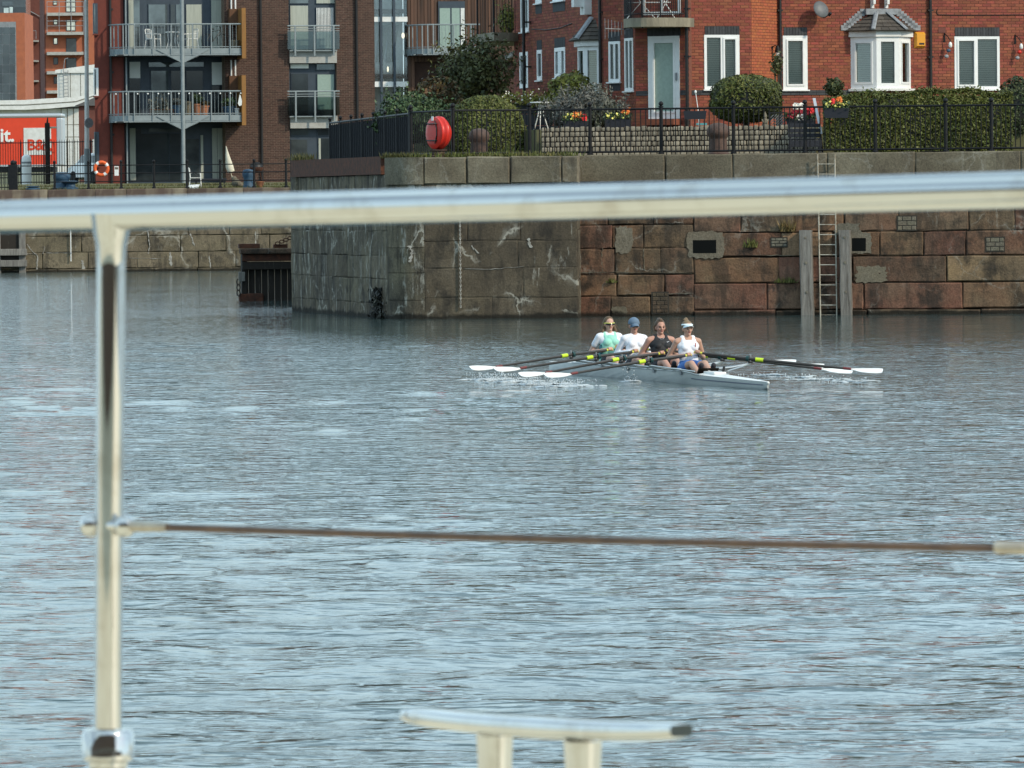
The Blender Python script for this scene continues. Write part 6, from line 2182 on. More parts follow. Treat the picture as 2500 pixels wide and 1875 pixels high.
# far quay: timber fender and end post
p = LQ_PL.world(LQ_PL.hit(24, 560)[0], .3, 0)
t = thing('timber_fender', 'grey timber fender frame at the left end of the far quay', 'fender', (p.x, p.y, 0), LQ_PL.yaw)
for x in (-.52, .52):
    MB().rbox(x - .14, x + .14, -.14, .14, -.5, 2.9, .03).build('upright', M['timber'], t)
for z in (.25, .72, 2.35):
    MB().rbox(-.72, .72, -.3, -.14, z, z + .28, .03).build('cross_timber', M['timber'], t)
MB().rbox(-.4, .4, -.02, .12, .5, 2.3, .02).build('back_board', M['darktimber'], t)
p = lq(14, .25)
t = thing('quay_end_gate', 'dense black iron gate post group at the left end of the far quay', 'gate', p)
for k in range(9):
    x = -.7 + k * .13
    MB().tube([(x, 0, -.05), (x, 0, .98)], .022 if k in (0, 8) else .014, 6).build('bar', M['iron'], t)
for z in (.1, .5, .95):
    MB().tube([(-.7, 0, z), (.34, 0, z)], .022, 6).build('rail', M['iron'], t)
MB().rbox(.12, .5, -.12, .12, -.05, 1.05, .03).build('gate_post', M['iron'], t)
MB().ball((.31, 0, 1.12), .12).build('finial', M['iron'], t, True)
p = LQ_PL.world(LQ_PL.hit(173, 600)[0], .2, 0)
t = thing('white_rod', 'thin white rod fixed to the far quay wall', 'rod', p)
MB().tube([(0, 0, .45), (0, 0, 2.9)], .022, 6).build('rod_body', M['white'], t)
for z in (.8, 2.0, 2.7):
    MB().box(-.04, .04, -.03, .08, z - .02, z + .02).build('clip', M['lead'], t)
# clutter in front of the flats
p = lq(561, 2.2, LQ_TOP + .05)
t = thing('folded_parasol', 'folded cream parasol leaning in front of the brown brick', 'parasol', p)
MB().tube([(.24, 0, .0), (.0, 0, .85), (-.06, 0, 1.2)], .02, 6).build('pole', M['cream'], t)
MB().tube([(.1, -.02, .62), (.02, -.02, .85), (-.06, -.02, 1.3), (-.12, -.02, 1.72)], [.15, .17, .09, .012], 9).build('folded_canopy', M['cream'], t, True)
metal_chair('cream metal lounger chair on the grass in front of the flats', lq(478, 1.6, LQ_TOP + .02), R(90))
p = lq(470, .75, LQ_TOP)
t = thing('fallen_board', 'white board lying on the grass at the far quay railing', 'board', p)
MB().add([(-.3, -.2, .02), (.25, -.2, .02), (.3, .25, .16), (-.1, .25, .14), (-.3, -.2, -.01), (.25, -.2, -.01), (.3, .28, .14), (-.1, .28, .12)], [(0, 1, 2, 3), (7, 6, 5, 4), (0, 4, 5, 1), (1, 5, 6, 2), (2, 6, 7, 3), (3, 7, 4, 0)]).build('sheet', M['white'], t)
p = lq(520, 2.4, LQ_TOP + .1)
t = thing('sun_lounger', 'dark sun lounger on the terrace in front of the flats', 'sun lounger', p)
MB().rbox(-.8, .6, -.3, .3, .22, .30, .03).build('seat_pad', M['planter'], t)
MB().add([(-.5, -.3, .3), (-.5, .3, .3), (-1.1, .3, .8), (-1.1, -.3, .8), (-.45, -.3, .25), (-.45, .3, .25), (-1.05, .3, .75), (-1.05, -.3, .75)], [(0, 1, 2, 3), (7, 6, 5, 4), (0, 4, 5, 1), (1, 5, 6, 2), (2, 6, 7, 3), (3, 7, 4, 0)]).build('backrest', M['planter'], t)
for x in (-.7, .5):
    for y in (-.26, .26):
        MB().box(x - .02, x + .02, y - .02, y + .02, -.1, .22).build('leg', M['planter'], t)
p = lq(578, 1.6, LQ_TOP)
t = thing('white_sack', 'slumped pale sack leaning on the round-shouldered bollard', 'sack', p)
MB().ball((0, 0, .18), (.2, .16, .2)).ball((-.08, 0, .36), (.12, .1, .14)).ball((.14, 0, .12), (.16, .12, .13)).build('bag', M['cement'], t, True)
pot('small terracotta pot right of the round-shouldered blue bollard', lq(636, 1.2, LQ_TOP), .17, .26, M['terracotta'])
p = lq(628, 1.8, LQ_TOP)
t = thing('barbecue', 'rust-red kettle barbecue with dark lid behind the blue bollard', 'barbecue', p)
MB().lathe([(.05, .62), (.2, .66), (.28, .78), (.29, .86)], 18).build('bowl', M['rust'], t, True)
MB().lathe([(.29, .87), (.26, .98), (.14, 1.06), (.02, 1.08)], 18).build('lid', M['blackplastic'], t, True)
for k in range(3):
    a_ = k * 2.09 + .3
    MB().tube([(.14 * math.cos(a_), .14 * math.sin(a_), .7), (.3 * math.cos(a_), .3 * math.sin(a_), 0)], .016, 6).build('leg', M['rust'], t)
q = [lq(x, b_, LQ_TOP - .01 + (0 if b_ < 1.6 else .12)) for x in range(40, 760, 6) for b_ in (.5, .9, 1.3, 1.8, 2.4)]
weeds('bank_grass', 'rough grass along the top of the far quay', q, 4200, .12, M['grass'], 81, .2, cat='grass', kind='stuff')

# ================================================================== FAR BACKGROUND, LEFT
def far_plane(px, D, yaw=0.0):
    return Plane(px, D, yaw, 6.0)


# lamp post
p = at(213, 440, 181.0)
t = thing('lamp_post', 'tall thin grey lamp post left of the red brick corner', 'lamp post', (p.x, p.y, 3.7))
MB().tube([(0, 0, -.1), (0, 0, 1.6)], [.13, .13], 12).build('base_sleeve', M['greymetal'], t, True)
MB().tube([(0, 0, 1.6), (.03, 0, 5), (.05, 0, 10.5)], [.105, .09, .08], 12).build('pole', M['offwhite'], t, True)
MB().tube([(.05, 0, 10.5), (.3, -.3, 10.9), (.9, -.9, 11)], .05, 8).build('arm', M['slab'], t, True)
MB().rbox(.7, 1.2, -1.2, -.8, 10.9, 11.05, .04).build('lantern', M['greymetal'], t)
MB().lathe([(.02, -.05), (.22, -.05), (.22, 0), (.02, 0)], 20).build('round_sign', M['lead'], t, True, Matrix.Translation((.12, -.14, at(220, 300, 181)[2] - 3.7)) @ Matrix.Rotation(R(90), 4, 'X') @ Matrix.Rotation(R(35), 4, 'Y'))

# red trailer
T_PL = far_plane(70, 270.0)
t = thing('lorry_trailer', 'bright red lorry trailer with white lettering behind the palisade fence', 'trailer', T_PL.world(0, 0, 4.9))
base = rel(t, T_PL)
q = T_PL.r(-260, 289, 138, 403)
x1 = q[1]; x0 = x1 - 9.5
zt, zb = q[3], q[2]
MB().box(x0, x1, 0, 2.5, zb, zt).build('body_side', M['truckred'], t, False, base)
MB().rbox(x0, x1 + .42, -.05, 2.55, zt, zt + .28, .12).build('roof_edge', M['silver'], t, False, base)
MB().rbox(x1, x1 + .42, -.03, 2.53, zb - .1, zt, .1).build('front_corner', M['silver'], t, False, base)
MB().box(x0, x1, -.03, .05, zb - .12, zb).build('side_rail', M['silver'], t, False, base)
q = T_PL.r(58, 312, 125, 378)
MB().box(q[0], q[1], -.03, -.002, q[2], q[3]).build('white_panel', M['offwhite'], t, False, base)
for s_, px, py, sz, mt, nm in (('B&Q', 66, 366, .98, 'truckred', 'panel_lettering'), ('do it.', -62, 346, 1.25, 'white', 'side_lettering')):
    cu = bpy.data.curves.new(nm, 'FONT')
    cu.body = s_
    cu.size = sz
    cu.extrude = .008
    cu.offset = .03
    cu.materials.append(M[mt])
    tmp = bpy.data.objects.new('lettering_curve', cu)
    COL.objects.link(tmp)
    bpy.context.view_layer.update()
    me = bpy.data.meshes.new_from_object(tmp.evaluated_get(bpy.context.evaluated_depsgraph_get()))
    bpy.data.objects.remove(tmp)
    o = link(nm, me, M[mt], t)
    uu, zz = T_PL.hit(px, py)
    o.matrix_basis = base @ Matrix.Translation((uu, -.045, zz)) @ Matrix.Rotation(R(90), 4, 'X')
MB().box(x0 + .2, x1 - .1, .3, 2.2, zb - .5, zb - .15).build('chassis', M['pipe'], t, False, base)
for k in range(3):
    for yy in (.1, 2.1):
        w_ = MB().lathe([(.3, -.14), (.48, -.14), (.5, -.08), (.5, .08), (.48, .14), (.3, .14)], 20).build('wheel', M['tyre'], t, True, base @ Matrix.Translation((x0 + 1.2 + k * 1.25, yy + .1, zb - .55)) @ Matrix.Rotation(R(90), 4, 'X'))
        MB().lathe([(.02, -.1), (.3, -.12), (.3, .12), (.02, .1)], 16).build('rim', M['silver'], w_, True)
for yy in (.2, 2.1):
    MB().box(x1 - 2.3, x1 - 2.1, yy, yy + .15, zb - 1.05, zb - .15).build('landing_leg', M['lead'], t, False, base)

# white car
CP = Vector((gx(240, 200, 4.0), 200.0 * KD, 3.84))
t = thing('parked_car', 'white small car half hidden by the red brick corner', 'car', CP, R(-62))
prof = [(-1.9, .32), (-1.95, .55), (-1.85, .78), (-1.0, .98), (-.35, 1.42), (.5, 1.5), (1.3, 1.44), (1.8, 1.05), (1.9, .8), (1.9, .35)]
vs, fs = [], []
for s, wv in ((-1, .80), (1, .80)):
    for x, z in prof:
        vs.append((x, s * (wv - max(0, z - .85) * .28), z))
n = len(prof)
fs = [tuple(range(n)), tuple(range(2 * n - 1, n - 1, -1))] + [(i, n + i, n + (i + 1) % n, (i + 1) % n) for i in range(n)]
MB().add(vs, fs).build('body', M['carpaint'], t)
MB().add([(-.98, -.66, 1.0), (-.98, .66, 1.0), (-.40, .58, 1.40), (-.40, -.58, 1.40), (-.98 - .03, -.66, 1.02), (-1.01, .66, 1.02), (-.43, .58, 1.42), (-.43, -.58, 1.42)], [(4, 5, 6, 7), (0, 1, 5, 4), (1, 2, 6, 5), (2, 3, 7, 6), (3, 0, 4, 7)]).build('windscreen', M['panesky'], t)
for s in (-1, 1):
    MB().plate([(-.75, 1.02), (1.35, 1.02), (1.15, 1.38), (-.32, 1.40)], s * .71 - .04, s * .71 + .03).build('side_window', M['panedark'], t)
    MB().ball((-1.80, s * .6, .76), (.14, .14, .10)).build('headlight', M['panesky'], t, True)
    for x in (-1.2, 1.2):
        w_ = MB().lathe([(.2, -.1), (.31, -.1), (.32, -.05), (.32, .05), (.31, .1), (.2, .1)], 18).build('wheel', M['tyre'], t, True, Matrix.Translation((x, s * .74, .32)) @ Matrix.Rotation(R(90), 4, 'X'))
        MB().lathe([(.02, -.08), (.2, -.1), (.2, .1), (.02, .08)], 14).build('rim', M['silver'], w_, True)
MB().rbox(-1.98, -1.86, -.45, .45, .38, .56, .03).build('grille', M['blackplastic'], t)
MB().box(-1.985, -1.95, -.25, .25, .57, .67).build('number_plate', M['white'], t)
MB().rbox(-1.97, -1.8, -.76, .76, .22, .36, .04).build('bumper', M['carpaint'], t)

# palisade fence
fa, fb = at(-60, 430, 186.0), at(228, 430, 183.0)
t = thing('palisade_fence', 'tall dark palisade fence in front of the red trailer', 'fence', (fa.x, fa.y, 3.72))
inv = Matrix.Translation(-Vector(t.location))
zt_ = at(100, 342, 185)[2]
n = 46
for k in range(n + 1):
    p = fa.lerp(fb, k / n)
    big = k % 9 == 0
    MB().tube([(p.x, p.y, 3.7), (p.x, p.y, zt_ - .1), (p.x, p.y, zt_ + (.05 if big else 0))], [.035 if big else .013, .035 if big else .013, .004], 5).build('post' if big else 'pale', M['iron'], t, False, inv)
for z in (zt_ - .12, 4.2):
    MB().tube([(fa.x, fa.y, z), (fb.x, fb.y, z)], .02, 5).build('rail', M['iron'], t, False, inv)
p = at(117, 440, 184.2)
t = thing('dark_timber_post', 'tall dark square post with a cross arm in front of the trailer', 'post', (p.x, p.y, 3.7))
zz = at(117, 300, 184.2)[2] - 3.7
MB().rbox(-.11, .11, -.11, .11, 0, zz, .02).build('shaft', M['darktimber'], t)
MB().tube([(.0, 0, zz), (.02, 0, zz + .25)], [.05, .02], 6).build('spike', M['darktimber'], t)
MB().rbox(.1, .42, -.03, .03, zz - .25, zz - .17, .01).build('arm', M['cream'], t)
p = at(65, 430, 184.0)
t = thing('white_marker_post', 'short white round-topped marker post by the palisade fence', 'marker post', (p.x, p.y, 3.7))
MB().lathe([(.22, 0), (.22, 1.1), (.2, 1.3), (.12, 1.38), (.01, 1.4)], 16).build('post', M['white'], t, True)
MB().lathe([(.23, 1.0), (.23, 1.08)], 16).build('band', M['lead'], t)

# gatehouse of brown brick with a shallow roof
G_PL = far_plane(205, 215.0)
t = thing('brick_gatehouse', 'small dark brown brick building with grey hipped roof behind the lamp post', 'building', G_PL.world(0, 0, 4.0))
q = G_PL.r(193, 258, 250, 440)
base = rel(t, G_PL)
MB().box(q[0], q[1] + 2, 0, 5, 3.6, q[3]).build('wall', M['darkbrick'], t, False, base)
z2 = G_PL.hit(225, 232)[1]
MB().add([(q[0] - .2, -.2, q[3]), (q[1] + 2, -.2, q[3]), (q[1] + 2, 5, q[3]), (q[0] - .2, 5, q[3]), (q[0] + 1.0, 1.5, z2), (q[1] + 2, 1.5, z2), (q[1] + 2, 3, z2), (q[0] + 1, 3, z2)],
         [(0, 1, 5, 4), (1, 2, 6, 5), (2, 3, 7, 6), (3, 0, 4, 7), (4, 5, 6, 7), (3, 2, 1, 0)]).build('roof', M['slate'], t, False, base)
q = G_PL.r(226, 340, 238, 395)
MB().box(q[0], q[1], -.04, .02, q[2], q[3]).build('door', M['offwhite'], t, False, base)

# white shed with long curved fascia
W2 = far_plane(100, 305.0)
t = thing('white_shed', 'long low white building with a curved white roof fascia', 'building', W2.world(0, 0, 5.0))
base = rel(t, W2)
q = W2.r(-80, 266, 197, 440)
MB().box(q[0], q[1], 0, 14, 4.6, q[3]).build('wall', M['offwhite'], t, False, base)
for x in (150, 165, 180):
    u = W2.hit(x, 330)[0]
    MB().box(u - .03, u + .03, -.02, .0, 4.6, q[3]).build('panel_joint', M['cement'], t, False, base)
for y in (305, 335):
    z = W2.hit(100, y)[1]
    MB().box(q[0], q[1], -.015, .0, z - .02, z + .02).build('panel_joint', M['cement'], t, False, base)
tops, bots = [], []
for x, yt, yb in ((-80, 244, 267), (0, 245, 268), (60, 244, 268), (120, 240, 265), (185, 237, 259), (235, 228, 236)):
    u, z_ = W2.hit(x, yt, .8); tops.append((u, z_))
    bots.append((u, W2.hit(x, yb, .8)[1]))
MB().plate(bots + tops[::-1], -.8, .6).build('roof_fascia', M['whitepaint'], t, False, base)
MB().plate([(a, (b + c) / 2 - .03) for (a, b), (_, c) in zip(bots, tops)] + [(a, (b + c) / 2 + .03) for (a, b), (_, c) in list(zip(bots, tops))[::-1]], -.83, -.7).build('fascia_groove', M['cement'], t, False, base)
MB().box(q[0], q[1] + 3, .5, 16, q[3] + .1, q[3] + .5).build('roof', M['whitepaint'], t, False, base)

# white plant box with ladder
W3 = far_plane(185, 330.0)
t = thing('white_plant_room', 'white clad rooftop box with a caged ladder', 'building', W3.world(0, 0, 6.0))
base = rel(t, W3)
q = W3.r(140, 178, 250, 262)
MB().box(q[0], q[1], 0, 5, 5, q[3]).build('wall', M['offwhite'], t, False, base)
MB().add([(q[0] - .15, -.15, q[3]), (q[1], -.15, q[3]), (q[1], 5, q[3]), (q[0] - .15, 5, q[3]), (q[0] - .15, -.15, q[3] + .25), (q[1], -.15, q[3] + .75), (q[1], 5, q[3] + .75), (q[0] - .15, 5, q[3] + .25)],
         [(0, 1, 5, 4), (1, 2, 6, 5), (2, 3, 7, 6), (3, 0, 4, 7), (4, 5, 6, 7)]).build('roof', M['whitepaint'], t, False, base)
for x in (172, 197):
    u = W3.hit(x, 210)[0]
    MB().box(u - .02, u + .02, -.02, 0, 5, q[3]).build('panel_joint', M['cement'], t, False, base)
u0 = W3.hit(156, 200)[0]; u1 = W3.hit(167, 200)[0]
zt = W3.hit(160, 172)[1]; zb = W3.hit(160, 240)[1]
ld = MB().tube([(u0, -.3, zb), (u0, -.3, zt), (u0 + .1, -.3, zt + .9), (u1, -.2, zt + 1.0)], .03, 5).tube([(u1, -.3, zb), (u1, -.3, zt)], .03, 5).build('ladder', M['lead'], t, False, base)
for k in range(8):
    z = zb + (zt - zb) * (k + .5) / 8
    MB().tube([(u0, -.3, z), (u1, -.3, z)], .025, 5).build('rung', M['lead'], ld)

# orange brick flats with pale balconies
O_PL = far_plane(170, 380.0, 6)
t = thing('orange_flats', 'tall orange brick flats with stacked pale balcony slabs', 'apartment block', O_PL.world(0, 0, 5.2))
base = rel(t, O_PL)
q = O_PL.r(110, -200, 260, 250)
MB().box(q[0], q[1], 0, 12, 5, q[3]).build('wall', M['orangebrick'], t, False, base)
MB().box(q[0] - .1, q[0] + .02, .0, 12, 5, q[3]).build('side_wall', M['darkbrick'], t, False, base)  # side away from the sun: shade put into a darker brick
for y in (32, 79, 128, 175, 222):
    b_ = O_PL.r(115, y, 204, y + 6, 1.2)
    sl = MB().box(b_[0], b_[1], -1.2, 0, b_[2], b_[3] + .05).build('balcony_slab', M['slab'], t, False, base)
    if y < 100:
        z = b_[3]
        MB().tube([(b_[0], -1.2, z + 1.05), (b_[1], -1.2, z + 1.05)], .03, 5).tube([(b_[0], -1.2, z + .6), (b_[1], -1.2, z + .6)], .025, 5).build('balcony_rail', M['lead'], sl)
        for k in range(4):
            u = b_[0] + (b_[1] - b_[0]) * k / 3
            MB().tube([(u, -1.2, z), (u, -1.2, z + (1.9 if y > 50 else 1.1))], .03, 5).build('rail_post', M['lead'], sl)
for (x0, y0, x1, y1, mt) in ((162, -20, 171, 28, 'panebright'), (174, -20, 183, 28, 'panebright'), (163, 50, 172, 74, 'panebright'), (174, 50, 183, 74, 'panebright'), (163, 95, 185, 125, 'panedark'), (163, 143, 185, 172, 'panedark'),
                             (131, 3, 138, 11, 'panebright'), (132, 49, 139, 59, 'panebright'), (132, 94, 139, 107, 'panebright'), (132, 142, 140, 156, 'panedark'), (133, 189, 140, 203, 'panedark'),
                             (222, 2, 229, 12, 'panebright'), (222, 49, 229, 61, 'panebright'), (222, 95, 229, 108, 'panebright'), (222, 142, 229, 155, 'panedark')):
    r_ = O_PL.r(x0, y0, x1, y1)
    w_ = MB().box(r_[0] - .06, r_[1] + .06, -.05, 0, r_[2] - .06, r_[3] + .06).build('window', M['darkframe'], t, False, base)
    MB().box(r_[0], r_[1], -.07, -.05, r_[2], r_[3]).build('pane', M[mt], w_)
u = O_PL.hit(207, 100)[0]
MB().box(u, q[1], -.25, .0, 5, q[3]).build('corner_pier', M['orangebrick'], t, False, base)
# darker flats set back
D_PL = far_plane(88, 392.0)
t = thing('shaded_flats', 'shaded dark red flats with small ledges between the two orange blocks', 'apartment block', D_PL.world(0, 0, 5.2))
base = rel(t, D_PL)
q = D_PL.r(40, -200, 118, 250)
MB().box(q[0], q[1], 0, 8, 5, q[3]).build('wall', M['darkbrick'], t, False, base)
for y in (98, 147, 196):
    b_ = D_PL.r(60, y, 93, y + 4, .9)
    MB().box(b_[0], b_[1], -.9, 0, b_[2], b_[3]).build('ledge', M['slab'], t, False, base)
for y in (48, 110, 162, 210):
    r_ = D_PL.r(60, y, 67, y + 16)
    w_ = MB().box(r_[0] - .05, r_[1] + .05, -.05, 0, r_[2] - .05, r_[3] + .05).build('window', M['darkframe'], t, False, base)
    MB().box(r_[0], r_[1], -.07, -.05, r_[2], r_[3]).build('pane', M['panedark'], w_)
b_ = D_PL.r(61, 75, 88, 95, .9)
MB().tube([(b_[0], -.9, b_[3]), (b_[1], -.9, b_[3])], .03, 5).tube([(b_[0], -.9, b_[2]), (b_[0], -.9, b_[3] + 1.6), (b_[1] - .3, -.9, b_[2])], .03, 5).tube([(b_[1], -.9, b_[2]), (b_[1], -.9, b_[3])], .03, 5).build('ledge_railing', M['lead'], t, False, base)
u = D_PL.hit(101, 100)[0]
MB().tube([(u, -.1, 5), (u, -.1, D_PL.hit(101, 42)[1]), (D_PL.hit(75, 28)[0], -.1, D_PL.hit(75, 28)[1])], .05, 5).build('pipe', M['lead'], t, False, base)
# modern red block with dark glass
R_PL = far_plane(30, 350.0)
t = thing('modern_red_block', 'flat orange-red clad block with a dark glass front at the left edge', 'office block', R_PL.world(0, 0, 5.2))
base = rel(t, R_PL)
q = R_PL.r(-160, 32, 61, 246)
MB().box(q[0], q[1], 0, 10, 5, q[3]).build('wall', M['orangebrick'], t, False, base)
q2 = R_PL.r(-160, 54, 40, 260)
MB().box(q2[0], q2[1], -.06, .0, q2[2], q2[3]).build('glass_frame', M['lead'], t, False, base)
cols = [-30, -12, 7, 24, 38]
ys = [66, 84, 109, 131, 158, 180, 205, 227, 250]
for i in range(len(cols) - 1):
    for j in range(len(ys) - 1):
        r_ = R_PL.r(cols[i] + .6, ys[j] + .6, cols[i + 1] - .6, ys[j + 1] - .6)
        MB().box(r_[0], r_[1], -.085, -.06, r_[2], r_[3]).build('pane', M['curtainwall'], t, False, base)
q3 = R_PL.r(-160, -150, 57, 31)
MB().box(q3[0], q3[1], 2.5, 8, q[3] - .2, q3[3]).build('upper_floor', M['curtainwall'], t, False, base)
for x0, y0, x1, y1, mt in ((0, 2, 28, 12, 'panesky'), (4, 17, 16, 31, 'panebright'), (18, 15, 26, 31, 'panebright'), (30, 15, 56, 31, 'panedark')):
    r_ = R_PL.r(x0, y0, x1, y1)
    MB().box(r_[0], r_[1], 2.4, 2.45, r_[2], r_[3]).build('upper_pane', M[mt], t, False, base)

# ================================================================== ROWING BOAT
M['hull'] = pm('pale_grey_hull', (.42, .44, .43), .22, 0, (.38, .40, .39), 2, spec=.5)
M['hullwhite'] = pm('white_deck', (.78, .78, .76), .3, 0, (.72, .72, .7), 3)
M['cockpit'] = pm('dark_cockpit', (.05, .035, .026), .5, 0, (.03, .024, .02), 4)
M['navy'] = pm('navy_stripe', (.025, .045, .10), .4)
M['alu'] = pm('aluminium_tube', (.55, .56, .56), .35, .8)
M['carbon'] = pm('carbon_oar', (.035, .032, .030), .35, 0, (.055, .05, .046), 6)
M['sleeve'] = pm('lime_sleeve', (.55, .72, .03), .4)
M['collar'] = pm('dark_green_collar', (.012, .05, .05), .4)
M['grip'] = pm('yellow_grip', (.62, .60, .08), .6)
M['blade'] = pm('white_blade', (.85, .84, .82), .3)
M['bladetip'] = pm('maroon_blade_edge', (.16, .03, .03), .5)
M['bung'] = M['blackplastic']

BOAT_RZ = math.atan2(B_E.y, B_E.x)
t = thing('rowing_boat', 'long narrow pale grey four-seat racing boat with open cockpit', 'rowing boat', B_O, BOAT_RZ)


def sheer(x):
    """Gunwale height and half beam along the boat; x = 0 at the stern tip."""
    if x > -2.7:
        k = -x / 2.7
        return .112 + .036 * k, .018 + .20 * (k ** .75)
    if x > -3.5:
        k = (-x - 2.7) / .8
        k2 = k * k * (3 - 2 * k)
        return .148 + .042 * k2, .218 + .055 * k
    if x > -9.6:
        return .19 + .006 * math.sin((x + 3.5) * .5), .273
    k = min(1.0, (-x - 9.6) / 2.4)
    return .19 - .04 * k, .273 * (1 - k) ** .7 + .012


secs = []
xs = [0, -.02, -.25, -.6, -1.0, -1.5, -2.0, -2.5, -2.7, -2.9, -3.1, -3.3, -3.5, -4.2, -5, -6, -7, -8, -9, -9.6, -10.2, -10.8, -11.4, -11.8, -12]
for x in xs:
    zt, hb = sheer(x)
    k = min(1, (-x + .3) / 3) if x > -6 else min(1, (12.2 + x) / 3)
    zb = -.12 * k - .01 + (.035 if x > -.03 else 0)
    row = []
    for a in np.linspace(0, 1, 9):
        ang = math.pi * a
        y = -math.cos(ang)
        dz = max(0.0, math.sin(ang)) ** .7
        yy = hb * (abs(y) ** .8) * (1 if y > 0 else -1)
        row.append((x, yy, zt + (zb - zt) * dz))
    secs.append(row)
vs = [p for r_ in secs for p in r_]
fs = []
for i in range(len(secs) - 1):
    for j in range(8):
        fs.append((i * 9 + j, i * 9 + j + 1, (i + 1) * 9 + j + 1, (i + 1) * 9 + j))
fs.append(tuple(range(9)))
MB().add(vs, fs).build('hull', M['hull'], t, True)
# decks
for x0, x1, nm in ((-2.9, 0, 'stern_deck'), (-12, -9.7, 'bow_deck')):
    vs, fs = [], []
    xx = np.linspace(x0, x1, 10)
    for x in xx:
        zt, hb = sheer(x)
        for y, dz in ((-1, 0), (-.5, .018), (0, .03), (.5, .018), (1, 0)):
            vs.append((x, y * hb, zt + dz * (hb / .22) + .004))
    for i in range(9):
        for j in range(4):
            fs.append((i * 5 + j, i * 5 + j + 1, i * 5 + j + 6, i * 5 + j + 5))
    MB().add(vs, fs).build(nm, M['hullwhite'], t, True)
vs, fs = [], []
xx = np.linspace(-9.7, -2.9, 26)
for x in xx:
    zt, hb = sheer(x)
    for y, z in ((-.93, zt - .01), (-.8, .05), (.8, .05), (.93, zt - .01)):
        vs.append((x, y * hb, z))
for i in range(25):
    for j in range(3):
        fs.append((i * 4 + j, i * 4 + j + 1, i * 4 + j + 5, i * 4 + j + 4))
MB().add(vs, fs).build('cockpit', M['cockpit'], t)
for s in (-1, 1):
    MB().tube([(x, s * (sheer(x)[1] + .004), sheer(x)[0] + .006) for x in np.linspace(-9.6, -2.7, 30)], .013, 6).build('gunwale', M['hull'], t, True)
    zz = lambda x: sheer(x)[0] * .62
    vv = []
    for x in np.linspace(-3.1, -.12, 16):
        zt, hb = sheer(x)
        for dz in (0, .014):
            z = zt * .52 + dz
            dzn = min(1, max(0, (zt - z) / (zt + .1)))
            ang = math.asin(min(1, dzn ** (1 / .7)))
            vv.append((x, s * (hb * abs(math.cos(ang)) ** .8 + .004), z))
    ff = [(2 * i, 2 * i + 1, 2 * i + 3, 2 * i + 2) for i in range(15)]
    MB().add(vv, ff).build('hull_stripe', M['navy'], t)
MB().rbox(-.75, -.42, -.008, .008, -.12, .02, .003).build('rudder', M['hull'], t)
MB().ball((.005, 0, .10), .022).build('bow_ball', M['white'], t, True)
# splash board, seats, stretchers
MB().plate([(-3.0, .17), (-2.62, .175), (-3.0, .215)], -.012, .012).build('wash_board', M['hullwhite'], t)
MB().rbox(-2.95, -2.4, -.10, .10, .165, .205, .02).build('stern_hatch', M['hullwhite'], t)
MB().tube([(-2.5, .08, .2), (-2.46, .08, .28)], .02, 6).build('deck_fitting', M['blackplastic'], t)
ROW_X = [-4.0 - 1.45 * i for i in range(4)]
for i, x0 in enumerate(ROW_X):
    MB().rbox(x0 - .15, x0 + .13, -.15, .15, .135, .165, .012).build('seat', M['blackplastic'], t)
    for s in (-1, 1):
        MB().tube([(x0 - .3, s * .12, .12), (x0 + .5, s * .12, .12)], .012, 6).build('slide_rail', M['alu'], t)
    MB().add([(x0 + .82, -.16, .09), (x0 + .82, .16, .09), (x0 + 1.0, .16, .25), (x0 + 1.0, -.16, .25), (x0 + .85, -.16, .09), (x0 + .85, .16, .09), (x0 + 1.03, .16, .25), (x0 + 1.03, -.16, .25)],
             [(0, 1, 2, 3), (7, 6, 5, 4), (0, 4, 5, 1), (1, 5, 6, 2), (2, 6, 7, 3), (3, 7, 4, 0)]).build('foot_stretcher', M['cockpit'], t)
    px = x0 + .53
    for s in (-1, 1):
        hb = .275
        r_ = MB().tube([(px - .05, s * hb, .22), (px - .02, s * .52, .24), (px, s * .80, .29)], .018, 7).build('rigger', M['alu'], t, True)
        MB().tube([(px + .62, s * .262, .205), (px + .03, s * .79, .29)], .013, 6).build('backstay', M['alu'], r_, True)
        MB().tube([(px - .42, s * .272, .21), (px - .02, s * .78, .285)], .013, 6).build('forestay', M['alu'], r_, True)
        MB().tube([(px, s * .80, .28), (px, s * .80, .43)], .014, 8).build('pin', M['lead'], r_)
        MB().rbox(px - .03, px + .04, s * .80 - .03, s * .80 + .03, .30, .33, .008).build('oarlock', M['blackplastic'], r_)
        MB().rbox(px - .08, px + .0, s * hb - .02, s * hb + .02, .14, .225, .006).build('rigger_foot', M['lead'], r_)

